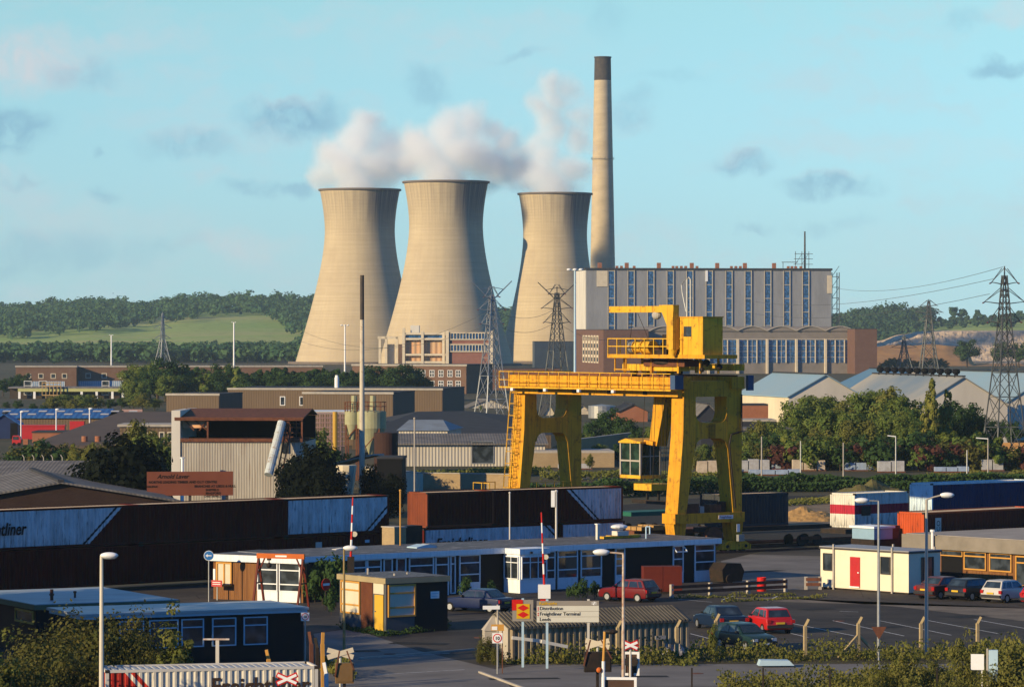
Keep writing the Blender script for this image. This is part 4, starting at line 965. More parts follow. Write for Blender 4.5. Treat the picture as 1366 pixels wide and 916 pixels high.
# silos
Yq = 430.; s_ = F / Yq
m_silo = mat('lime_cream_silo', (.36, .35, .20), (.28, .27, .16), 1, .7, .6, rust=(.3, .22, .12), rustamt=.35)
def silo(label, px, r, pt, pc, pb, m):
    rr = thing('silo', label, 'silo', gx(px, Yq), 0, 'silos behind the thin chimney'); zt, zc, zb = zat(pt, Yq), zat(pc, Yq), zat(pb, Yq)
    MB().lathe([(r, zc), (r, zt), (r * .92, zt + .1), (.01, zt + .15)], 28).build('drum', m, rr, smooth=False)
    MB().lathe([(.35, zb), (r - .01, zc - .003)], 28, close=True).build('cone', m, rr)
    b = MB()
    for k in range(4): a = k * math.pi / 2 + .6; b.bar((math.cos(a) * r, math.sin(a) * r, 0), (math.cos(a) * r, math.sin(a) * r, zc), .16)
    for k in range(4):
        a, c = k * math.pi / 2 + .6, (k + 1) * math.pi / 2 + .6; b.bar((math.cos(a) * r, math.sin(a) * r, zb), (math.cos(c) * r, math.sin(c) * r, zc - .3), .1)
    b.build('support_frame', m_rust, rr)
    b = MB()
    for z in (zt + .6, zt + 1.1):
        for k in range(14):
            a, c = 2 * math.pi * k / 14, 2 * math.pi * (k + 1) / 14; b.bar((math.cos(a) * r, math.sin(a) * r, z), (math.cos(c) * r, math.sin(c) * r, z), .06)
    for k in range(14): a = 2 * math.pi * k / 14; b.bar((math.cos(a) * r, math.sin(a) * r, zt), (math.cos(a) * r, math.sin(a) * r, zt + 1.1), .06)
    b.build('guard_rail', m_rust, rr); MB().tube((.2, 0, zt), (.2, 0, zt + 1.8), .35, .3, 8).build('filter', m_silo, rr)
silo('large pale yellow-green silo with a long conical bottom', 495, 1.68, 549, 571, 606, m_silo)
silo('smaller pale silo half hidden behind the large one', 470, .85, 549, 566, 586, m_silo)
rr = thing('dark_tank', 'dark round tank with a railing, right of the large silo', 'tank', gx(515, 400), 0)
MB().lathe([(1.25, 0), (1.25, zat(577, 400)), (.01, zat(576, 400))], 24).build('drum', mat('rust_black_drum', (.05, .025, .02), None, 1, .8, .6), rr)
boxpx('dark_lean_to', 'black lean-to block below the dark tank', 'shed', 503, 536, 612, 372, R(-3), 5, m_black, None, m_roofd, coping=None)
rr = thing('conveyor_roof', 'sloping pale conveyor cover left of the dark tank', 'conveyor', (0, 0, 0), 0)
b = MB(); b.bar(atd(432, 622, 385), atd(505, 606, 380), 1.6, .15); b.build('cover', m_curb, rr); b = MB(); b.bar(atd(430, 630, 386), atd(490, 606, 384), .7, .5); b.build('truss', m_rust, rr)
rr = thing('concrete_hopper', 'tapered pale concrete hopper at the foot of the thin chimney', 'hopper', gx(462, 352), 0)
MB().lathe([(.35, 0), (.95, zat(622, 352)), (.95, zat(620, 352))], 10, close=True).build('shell', m_cream, rr)
MB().box(-1.4, -.8, -.3, .3, 0, 1.2).build('footing', m_cream, rr)
rr = thing('pink_scaffold_tower', 'pink-brown scaffold cage tower left of the silos', 'scaffold', gx(441, 450), R(20)); b = MB()
for ix in range(7):
    for iy in (0, 1, 2): b.bar((ix * .62 - 1.9, iy * 1.1, 0), (ix * .62 - 1.9, iy * 1.1, zat(551, 450)), .06)
for k in range(8):
    z = zat(551, 450) - k * .55
    for iy in (0, 1, 2): b.bar((-1.9, iy * 1.1, z), (1.85, iy * 1.1, z), .06)
    for ix in range(7): b.bar((ix * .62 - 1.9, 0, z), (ix * .62 - 1.9, 2.2, z), .05)
b.build('poles', bpy.data.materials['pink_primer'], rr)
rr = thing('yellow_duct', 'upright yellow duct beside the scaffold cage', 'duct', gx(447, 438), 0); MB().tube((0, 0, 0), (0, 0, zat(549, 438)), .28, n=10).build('pipe', mat('ochre_duct', (.5, .30, .05), None, 1, .6, .4), rr)

# foreground-left low roofs, brick gable
Yg = 300.; gb = gable('brick_gabled_building', 'dark brick gabled building with a grey sheet roof behind the long containers', 'building', gx(-75, Yg), R(12), 18.2, 26, zat(672, Yg), zat(646, Yg) , brick('dark_brick', (.055, .03, .022), (.04, .022, .018), (.05, .04, .035)), m_roofg, over=.4)
A = gx(-60, 345); rr = thing('grey_roofed_shed', 'low shed with a broad weathered grey roof at the left', 'shed', A, 0)
L2 = reach(A, 0, 122); MB().box(0, L2, 0, 18, 0, zat(645, 345)).build('wall', m_brownclad, rr)
MB().prism([(-.3, -.5, zat(647, 345)), (-.3, 16, zat(614, 361)), (-.3, 18, zat(617, 361)), (-.3, 18, zat(620, 361)), (-.3, -.5, zat(649, 345))], (L2, 0, 0)).build('roof', m_roofg, rr)
for i, px in enumerate([32, 45, 58, 70, 83]):
    rr = thing('cranked_fence_post', 'cranked concrete post in the row behind the grey roof', 'fence post', gx(px, 450), 0, 'cranked posts behind the grey roof')
    MB().bar((0, 0, 0), (0, 0, 1.9), .10).bar((0, 0, 1.9), (-.2, 0, 2.2), .09).build('post', m_curb, rr)

# middle-left trees
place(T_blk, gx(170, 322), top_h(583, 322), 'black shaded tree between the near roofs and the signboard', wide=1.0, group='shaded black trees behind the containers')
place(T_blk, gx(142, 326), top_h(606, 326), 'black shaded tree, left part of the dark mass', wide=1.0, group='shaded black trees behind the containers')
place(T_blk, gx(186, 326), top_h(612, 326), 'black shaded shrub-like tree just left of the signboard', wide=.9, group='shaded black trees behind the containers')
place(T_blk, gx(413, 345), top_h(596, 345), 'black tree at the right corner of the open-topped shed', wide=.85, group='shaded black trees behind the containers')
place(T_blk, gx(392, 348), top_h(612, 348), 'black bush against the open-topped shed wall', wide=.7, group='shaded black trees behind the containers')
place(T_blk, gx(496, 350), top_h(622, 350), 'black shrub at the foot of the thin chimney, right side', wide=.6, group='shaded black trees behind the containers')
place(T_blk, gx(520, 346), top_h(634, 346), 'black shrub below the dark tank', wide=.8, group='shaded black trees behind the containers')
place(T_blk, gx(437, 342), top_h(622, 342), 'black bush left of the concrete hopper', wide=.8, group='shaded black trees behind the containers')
for (px, ty, Y, pr, lb, wd) in [(188, 560, 400, T_ol, 'bright yellow-green tree in front of the arcaded block', .8), (206, 575, 395, T_mid, 'green tree left of the open-topped shed', .9), (170, 585, 390, T_ol, 'olive tree left of the bright yellow-green tree', .9), (98, 588, 430, T_yel, 'small yellowish tree in front of the curved roof', .9), (120, 590, 425, T_ol, 'olive tree right of the small yellowish tree', .9),
                                (219, 590, 400, T_mid, 'green tree touching the white end of the open-topped shed', .8), (415, 566, 400, T_mid, 'tree behind the open-topped shed, right corner', .8), (446, 596, 400, T_mid, 'green tree below the scaffold cage', .8), (150, 600, 395, T_dark, 'dark tree beside the near grey roof', .9)]:
    place(pr, gx(px, Y), top_h(ty, Y), lb, wide=wd, group='trees between the left sheds')
for i, px in enumerate(range(24, 160, 15)): place(B_ol if i % 2 else B_drk, gx(px, 460), random.uniform(2.2, 3.6), 'scrubby bush along the fence before the curved roof', 'bush', group='bushes along the left fence', wide=1.1)

# ------------------------------------------------------------------ right warehouses (grid direction)
GA = R(36)
def wh(label, pxe, pye, Y, W, Ln, he, hr, roof, wall, group='gabled warehouses on the right'):
    A = gx(pxe, Y); return gable('warehouse', label, 'warehouse', A, GA, W, Ln, he, hr, wall, roof, group, over=.25), A
m_gab = mat('pale_gable_render', (.62, .56, .46), (.50, .45, .36), .25, .9, .7, stretch=(1, 1, .3))
GAW = R(14)
def wh2(label, pl, pr_, pa, Y, plen, wall, roof):
    """left eave (px,py), right eave px, apex py, back-left px"""
    A = gx(pl[0], Y); W = reach(A, GAW, pr_); he = zat(pl[1], Y); Ym = Y + W / 2 * math.sin(GAW); hr = zat(pa, Ym); Ln = min(75, reach(A, GAW + math.pi / 2, plen))
    r_ = gable('warehouse', label, 'warehouse', A, GAW, W, Ln, he, hr, m_gab, roof, 'gabled warehouses on the right', over=.25)
    MB().box(-.02, -.01, .1, Ln - .1, 0, he - .1).build('side_sheeting', wall, r_); return r_, W, Ln, he, hr
w1 = wh2('warehouse with a slate-blue roof and cream side, nearest the crane', (1052, 529), 1150, 500.5, 560, 985, m_palew, m_roofb)
w2 = wh2('warehouse with a tall pale gable and blue roof, behind the poplar', (1226, 541), 1344, 503.5, 560, 1110, m_palew, ribs(mat('mixed_roof_sheet', (.36, .33, .27), (.14, .20, .26), .05, .8, .9), .9, 'Y', .05))
w3 = wh2('warehouse with a bright blue roof at the right edge', (1344, 536), 1460, 499, 585, 1195, m_palew, m_roofb)
w4 = wh2('far warehouse with a blue roof seen over the others', (1160, 520), 1270, 494, 640, 1108, m_palew, ribs(mat('deep_blue_roof', (.04, .13, .30), (.12, .22, .30), .05, .6, .9), .9, 'Y', .05))
r_, W, Ln, he, hr = w2
for k in range(11):
    y = 3 + k * (Ln - 6) / 10; b = MB(); b.tube((W / 2, y, hr), (W / 2, y, hr + .55), .3, n=10); b.lathe([(.5, .5), (.62, .8), (.5, 1.15), (.1, 1.25)], 12, (W / 2, y, hr), close=True); b.build('ridge_ventilator', m_black, r_)
# dark low wall and brown works in the gap beside the crane
building('dark_wall_block', 'dark grey low block right of the crane, below the first warehouse', 'building', gx(985, 520), R(2), 5.2, 8, zat(562, 520), m_darkclad, m_curb)
building('brick_hut', 'small orange brick hut beneath the first warehouse', 'building', gx(985, 540), R(2), 4.2, 6, zat(541, 540), m_brickr, m_roofd)
# houses seen under the crane girder
for i, (pl, pr_, pe, pt, Y, wl, rf, lb) in enumerate([(622, 682, 545, 533, 820, m_pale, m_roofg, 'pale roofed shed between pylon and crane leg'), (700, 716, 552, 538, 760, m_cream, m_roofd, 'small pale gabled house under the girder, left'), (724, 742, 556, 540, 750, m_cream, m_roofd, 'white gabled house under the girder'),
        (762, 792, 552, 541, 760, m_cream, m_roofg, 'pale house under the girder centre'), (826, 864, 549, 540, 700, m_brickr, m_roofd, 'red brick house under the girder, right'), (795, 822, 549, 543, 740, m_pale, m_roofg, 'low pale works under the girder'), (930, 960, 555, 540, 640, m_darkclad, m_roofg, 'dark shed with a pale roof seen through the crane leg frame')]):
    A = gx(pl, Y); W = reach(A, R(5), pr_); gable('small_house', lb, 'house', A, R(5), W, 14, zat(pe, Y), zat(pt, Y), wl, rf, 'small buildings seen under the crane girder')
b = MB()
rr = thing('round_tank', 'grey round tank seen under the crane girder', 'tank', gx(803, 730), 0); MB().lathe([(2.6, 0), (2.6, zat(541, 730)), (.1, zat(539, 730))], 20).build('drum', m_steel, rr)
building('long_low_store', 'long low pale-roofed store right of the crane leg', 'building', gx(935, 500), R(2), 12, 10, zat(574, 500), m_darkclad, m_roofg)
for (px, ty, Y, pr, wd) in [(790, 560, 520, T_dark, 1.0), (812, 545, 540, T_dark, 1.0), (833, 556, 520, T_dark, 1.0), (775, 575, 500, T_mid, .9), (850, 570, 500, T_dark, .9), (870, 566, 520, T_mid, .9), (800, 590, 480, T_mid, .9), (824, 592, 480, T_dark, .9), (846, 600, 470, T_mid, .9), (715, 560, 600, T_mid, .9), (735, 566, 600, T_dark, .8),
                           (690, 545, 700, T_mid, .8), (642, 540, 780, T_mid, .9), (940, 590, 470, T_mid, .9), (928, 600, 450, T_ol, .9), (958, 590, 470, T_ol, .8), (668, 556, 700, T_dark, .9), (786, 605, 460, T_ol, .7), (720, 622, 470, T_ol, .6), (865, 606, 440, T_dark, .8), (905, 596, 440, T_red, .8) if False else (905, 596, 440, T_dark, .8)]:
    place(pr, gx(px, Y), top_h(ty, Y), 'tree among the small buildings seen through the crane', group='trees seen under and through the crane', wide=wd)

# tree cluster on the right
cl = [(1000, 573, 430, T_mid), (1016, 560, 440, T_ol), (1034, 558, 445, T_mid), (1050, 568, 430, T_mid), (1062, 535, 470, T_mid), (1078, 524, 480, T_mid), (1094, 522, 485, T_mid), (1104, 540, 450, T_mid), (1118, 535, 470, T_ol), (1134, 545, 440, T_mid), (1128, 560, 425, T_ol),
      (1150, 520, 480, T_mid), (1166, 515, 485, T_mid), (1182, 516, 480, T_ol), (1198, 523, 470, T_mid), (1176, 548, 440, T_mid), (1196, 550, 435, T_mid), (1160, 560, 425, T_ol), (1218, 540, 450, T_mid), (1232, 548, 440, T_dark), (1210, 566, 425, T_mid), (1256, 548, 445, T_dark), (1272, 540, 450, T_dark), (1288, 536, 455, T_dark), (1262, 572, 430, T_mid),
      (1084, 570, 425, T_ol), (1106, 578, 420, T_mid), (1238, 574, 425, T_dark), (1180, 580, 420, T_dark), (1145, 580, 420, T_dark), (1066, 585, 418, T_mid), (1300, 550, 470, T_dark), (1318, 558, 480, T_dark), (1352, 562, 490, T_dark), (1336, 560, 500, T_dark)]
for i, (px, ty, Y, pr) in enumerate(cl):
    Y += 48
    place(pr, gx(px, Y), top_h(ty, Y), ('dense green tree' if pr is T_mid else 'olive-lit tree' if pr is T_ol else 'dark green tree') + ' in the cluster before the warehouses', group='tree cluster before the warehouses', wide=.95)
place(T_yel, gx(1243, 478), top_h(497, 478), 'tall yellow-green poplar rising above the cluster', wide=.62); place(T_yel, gx(1262, 480), top_h(513, 480), 'shorter yellow-green poplar right of the tall one', wide=.6)
for i in range(42):
    px = 992 + i * 9.4; pr = [B_mid, B_ol, B_red, B_drk, B_mid][(i * 7) % 5]
    place(pr, gx(px + random.uniform(-3, 3), random.uniform(458, 468)), random.uniform(2.2, 4.4), ('copper-red' if pr is B_red else 'green' if pr is B_mid else 'olive' if pr is B_ol else 'dark') + ' bush in the row behind the stacked goods', 'bush', group='bush row behind the stacked goods', wide=1.1)
# timber fence strip and pallets of goods
for i, (a, c) in enumerate([((1120, 612), (1190, 610)), ((1330, 607), (1366, 607))]):
    p0, p1 = at(*a), at(*c); d = p1 - p0; rr = thing('timber_fence', ['orange timber fence among the bushes', 'orange timber boards at the right edge'][i], 'fence', p0, math.atan2(d.y, d.x)); MB().box(0, d.length, 0, .08, 0, 1.7).build('boards', mat('orange_timber', (.50, .27, .10), None, 2, .8, .5), rr)
m_pal = [mat('wrapped_goods_grey', (.42, .42, .42), (.28, .27, .26), 2, .7, .8), mat('wrapped_goods_blue', (.30, .38, .50), (.22, .27, .36), 2, .6, .8), mat('stacked_blocks_buff', (.50, .42, .32), (.35, .28, .20), 2, .9, .8)]
pal = [(985, 1028, 612, 630, 0), (1030, 1056, 612, 626, 1), (1058, 1102, 613, 628, 2), (1122, 1140, 612, 620, 2), (1128, 1172, 616, 628, 1), (1172, 1208, 614, 630, 0), (1226, 1244, 612, 624, 2), (1260, 1280, 614, 625, 2), (1248, 1294, 622, 630, 1), (1000, 1070, 626, 634, 1), (930, 960, 613, 632, 2), (962, 984, 620, 632, 1), (745, 790, 618, 626, 0), (1310, 1340, 612, 628, 0), (1286, 1330, 590, 600, 1), (1345, 1366, 592, 602, 1)]
for i, (a, c, t0, t1, k) in enumerate(pal):
    Y = F * CAMZ / (t1 - HY); A = gx(a, Y); w_ = reach(A, R(3), c); n = max(2, int(w_ / 1.25))
    rr = thing('stacked_goods', ['grey wrapped', 'bluish wrapped', 'buff block'][k] + ' goods stacked in the storage yard, ' + ['leftmost of the row behind the hedge', 'second in the row behind the hedge', 'third and longest in the row', 'small stack in the middle of the row', 'low wide stack in mid row', 'stack right of the middle of the row',
        'small stack below the yellow poplar', 'small pale stack right of the poplar', 'low pale blue stack at the right end', 'lowest layer at the left end', 'seen through the right crane leg', 'beside the right crane leg', 'seen between the crane legs', 'at the foot of the tall pylon', 'beyond the tall pylon', 'beyond the bushes at the right edge'][i], 'goods', A, R(3), 'stacked goods in the storage yard')
    hh = (t1 - t0) * Y / F
    for j in range(n):
        x = j * w_ / n; MB().box(x, x + w_ / n - .12, random.uniform(0, .2), 1.2, .14, hh * random.uniform(.85, 1.0)).build('bundle', m_pal[k], rr)
    MB().box(0, w_, .05, 1.1, 0, .12).build('pallet', m_rust, rr)
for i, (px, tp) in enumerate([(1016, 582), (1068, 588), (1125, 590), (1195, 582), (1318, 585), (1290, 600)]):
    Y = 415; rr = thing('yard_lamp', ['slim tan post left of the cluster', 'slim grey post among the bushes', 'slim tan post right of the bushes', 'curved white street lamp among the trees', 'plain pale post left of the tall pylon', 'short green post by the stacked goods'][i], 'lamp post', gx(px, Y), 0); H = zat(tp, Y)
    MB().tube((0, 0, 0), (0, 0, H), .09, .07, 6).build('pole', m_curb if i % 2 == 0 else m_steel, rr)
    if i in (3, 4): MB().bar((0, 0, H), (-.9 if i == 3 else -1.3, 0, H + .1), .1).build('arm', m_clean, rr)
# hedge: one thick mass of dark leaves
def leafbox(name, label, segs, m, n, leaf, kind='stuff', cat='hedge'):
    Cs = []; Ns = []
    tot = sum((Vector(b_) - Vector(a_)).length for a_, b_, *_ in segs)
    for (a_, b_, w_, h_) in segs:
        a_, b_ = Vector(a_), Vector(b_); k = int(n * (b_ - a_).length / tot); t_ = rng.random(k)[:, None]
        base_ = np.array(a_)[None] * (1 - t_) + np.array(b_)[None] * t_; nrm = np.array(Vector((-(b_ - a_).y, (b_ - a_).x, 0)).normalized())
        hh = h_ * (.75 + .35 * np.array([noise.noise(Vector((float(p_[0]) * .35, float(p_[1]) * .35, 0))) for p_ in base_]))
        z = rng.random(k) ** .6 * hh; o_ = (rng.random(k) - .5) * w_
        C = base_ + nrm[None] * o_[:, None]; C[:, 2] += z; Cs.append(C); Ns.append(rng.normal(size=(k, 3)) + np.array([-.2, -.5, .5]))
    C = np.concatenate(Cs); me = quads_mesh(name, C, np.concatenate(Ns), leaf * (.6 + .8 * rng.random(len(C))), m)
    o = bpy.data.objects.new(name, me); col.objects.link(o); return tag(o, label, cat, kind=kind)
leafbox('hedge', 'long dark hedge bank between the goods yard and the tracks', [(at(985, 652), at(1460, 648), 3.0, 1.75), (at(985, 656), at(1460, 653), 2.0, 1.3)], L_dark, 16000, .17)
leafbox('scrub', 'low olive scrub on the near side of the dark hedge', [(at(985, 676), at(1220, 664), 5, .5), (at(1240, 640), at(1460, 636), 3, 1.0)], L_ol, 5000, .13)
leafbox('hedge', 'dark hedge behind the containers at the crane foot', [(at(700, 668), at(1000, 655), 3, 2.0)], L_dark, 6000, .17)
leafbox('scrub', 'rough green bank behind the buff wall', [(at(560, 640), at(720, 632), 4, 1.2), (at(720, 640), at(985, 640), 5, 1.3)], L_ol, 5000, .15)
# ================================================================== yard surfaces
m_asph = bpy.data.materials.new('yard_asphalt'); m_asph.use_nodes = True
t = NT(m_asph.node_tree); p = t.n['Principled BSDF']; tcn = t.new('ShaderNodeTexCoord'); P = tcn.outputs['Object']
n1 = t.noise(P, .11, 6, .62); n2 = t.noise(P, .9, 5, .7, .6); n3 = t.noise(t.mapv(P, (.25, 1.6, 1), (0, 0, .65)), 1.0, 4, .6)
cc = t.mix(t.rng(n1, .36, .62), (.036, .032, .031), (.078, .068, .058)); cc = t.mix(t.rng(n2, .55, .72, 0, .75), cc, (.022, .021, .022)); cc = t.mix(t.rng(n3, .6, .72, 0, .45), cc, (.17, .15, .125))
vo = t.new('ShaderNodeTexVoronoi', feature='DISTANCE_TO_EDGE'); vo.inputs['Scale'].default_value = .16; t.link(t.vm('ADD', P, (3., 1., 0.)).outputs[0], vo.inputs[0])
cc = t.mix(t.rng(vo.outputs['Distance'], .006, .0, 0, .7), cc, (.012, .012, .012))
t.put(cc, p.inputs['Base Color']); p.inputs['Roughness'].default_value = .9; p.inputs['Specular IOR Level'].default_value = .12
m_road = mat('concrete_road', (.20, .185, .17), (.13, .12, .11), .3, .9, .9, bump=.008, bscale=5)
m_line = mat('road_line_paint', (.62, .62, .60), (.30, .29, .28), 3, .7, .8)
m_dirt = mat('sandy_dirt', (.26, .19, .12), (.15, .11, .07), .3, .95, .9, bump=.05, bscale=2)
m_ballast = mat('track_ballast', (.045, .038, .03), (.025, .02, .018), 1.0, .95, .9, bump=.06, bscale=4)
def sheet(name, pts, z, m):
    b = MB(); b.poly([(p.x, p.y, z) for p in pts]); return struct(b.build(name, m))
def W2(px, Y): return Vector(((px - 683) * Y / F, Y, 0))
sheet('yard', [W2(-300, 120), W2(1700, 120), W2(1700, 268), W2(1050, 300), W2(900, 268), W2(400, 262), W2(-300, 240)], .004, m_asph)
sheet('track_bed', [W2(-400, 241), W2(400, 263), W2(900, 269), W2(1050, 301), W2(1700, 330), W2(1700, 420), W2(930, 385), W2(500, 330), W2(-400, 300)], .004, m_ballast)
sheet('forecourt', [at(965, 786), at(1092, 786), at(1110, 742), at(1000, 739), at(962, 748)], .008, m_road)
sheet('dirt_strip', [at(1060, 803), at(1400, 812), at(1400, 832), at(1200, 809), at(1040, 797), at(965, 797)], .008, mat('gravel_apron', (.20, .165, .125), (.12, .10, .08), .6, .95, .9))
sheet('road', [at(700, 885), at(1500, 885), at(1500, 915), at(700, 916), at(640, 896)], .012, m_road)
sheet('access_road', [at(418, 845), at(470, 838), at(560, 868), at(660, 892), at(720, 960), at(400, 960), at(430, 880)], .008, m_road)
sheet('verge', [at(628, 868), at(1500, 866), at(1500, 884.5), at(640, 886)], .016, mat('weedy_soil', (.06, .055, .025), (.09, .07, .04), .8, .95, .9))
b = MB(); a, c = at(480, 879), at(640, 866); b.bar(a + Vector((0, 0, .0)), c, .15, .2); struct(b.build('kerb', m_curb))
b = MB(); a, c = at(640, 897), at(716, 925); b.bar(a, c, .15, .2); struct(b.build('kerb', m_curb))
m_patch = mat('tar_patch', (.025, .024, .024), None, 1, .85, .5)
for i, (px, py, w_, h_, a_) in enumerate([(1090, 812, 2.2, 1.3, .5), (905, 868 - 40, 1.6, 2.4, .4), (560, 858, 3.2, 1.4, -.3), (1190, 836, 1.8, 1.0, .6), (1010, 762, 4.5, 1.2, .6), (700, 905, 3.5, .9, .1), (860, 902, 2.4, 1.0, 0), (1290, 822, 2.6, 1.4, .7), (490, 868, 1.4, 1.1, .2)]):
    g_ = at(px, py); b = MB(); b.M = Matrix.Translation((g_.x, g_.y, .0165)) @ Matrix.Rotation(a_, 4, 'Z'); b.poly([(-w_ / 2, -h_ / 2, 0), (w_ / 2, -h_ / 2 + .1, 0), (w_ / 2 - .1, h_ / 2, 0), (-w_ / 2, h_ / 2 - .06, 0)]); struct(b.build('road_patch', m_patch))
for i, (px, py) in enumerate([(1120, 828), (640, 850), (930, 898), (520, 872)]):
    g_ = at(px, py); b = MB(); b.tube((g_.x, g_.y, .0), (g_.x, g_.y, .024), .32, n=20); tag(b.build('manhole_cover', m_rust), ['iron manhole cover in the right half of the car park', 'iron manhole cover left of the speed roundel', 'iron manhole cover on the near road', 'iron manhole cover by the kiosk road'][i], 'manhole cover', 'manhole covers')
def line(pa, pb, w_=.11):
    a, c = at(*pa), at(*pb); d = (c - a).normalized(); n = Vector((-d.y, d.x, 0)) * w_ / 2
    b = MB(); b.poly([(q.x, q.y, .02) for q in (a - n, c - n, c + n, a + n)]); return b
b = MB()
for pa, pb in [((1057, 831.5), (1140, 848)), ((1111, 827.6), (1206, 848)), ((1173, 827.6), (1269, 847)), ((1236, 827), (1332, 845)), ((1300, 826), (1396, 843)), ((1055, 844.6), (1078, 850)), ((921, 845), (948, 852)), ((1001, 847), (1015, 851)), ((963, 800), (979, 794.6)), ((1024, 801), (1037, 795)), ((905, 799), (950, 803)), ((1120, 815), (1145, 816))]:
    q = line(pa, pb); b.add(q.v, q.f)
struct(b.build('bay_markings', m_line))
b = MB()
for pa, pb in [((475, 879), (600, 871)), ((500, 900), (620, 893))]:
    q = line(pa, pb, .12); b.add(q.v, q.f)
struct(b.build('road_line', m_line))
# rails of the crane and sidings
U = Vector((math.cos(GA), math.sin(GA), 0)); V = Vector((-U.y, U.x, 0))
for i, o_ in enumerate([(11.9, 287.6), (9.5, 291), (8.6, 292.2), (7, 294.5), (6.1, 295.7)]):
    p = Vector((*o_, 0)); b = MB(); b.bar(p - U * 55 + Vector((0, 0, .09)), p + U * 60 + Vector((0, 0, .09)), .09, .15); struct(b.build('rail', m_rust))

def mound(name, label, px, py, r, h, m, seed=0):
    v = []; n = 26; c = at(px, py)
    for j in range(n):
        for i in range(n):
            x = (i / (n - 1) * 2 - 1); y = (j / (n - 1) * 2 - 1); d = math.hypot(x, y)
            z = h * max(0, 1 - d) ** .8 * (.8 + .6 * noise.noise(Vector((x * 2.2 + seed, y * 2.2, 1)))) + .12 * noise.noise(Vector((x * 7, y * 7, seed))) * (1 if d < 1 else 0) - .05
            v.append((x * r, y * r, z))
    b = MB(); b.v = v; b.f = [(j * n + i, j * n + i + 1, (j + 1) * n + i + 1, (j + 1) * n + i) for j in range(n - 1) for i in range(n - 1)]
    o = b.build(name, m); o.location = c; return tag(o, label, 'dirt heap')
mound('dirt_mound', 'ochre dirt mound left of the white and red striped container', 1078, 693, 3.4, 1.5, mat('ochre_dirt', (.45, .27, .10), (.30, .18, .07), 1.2, .95, .8, bump=.05, bscale=3))
mound('dirt_mound', 'mossy brown mound behind the blue container', 1160, 668, 5.5, 2.6, mat('mossy_dirt', (.13, .10, .04), (.09, .10, .03), 1.2, .95, .8, bump=.05, bscale=3), 3)
sheet('dirt_ground', [at(1050, 700), at(1108, 698), at(1150, 672), at(1040, 668)], .012, m_dirt)

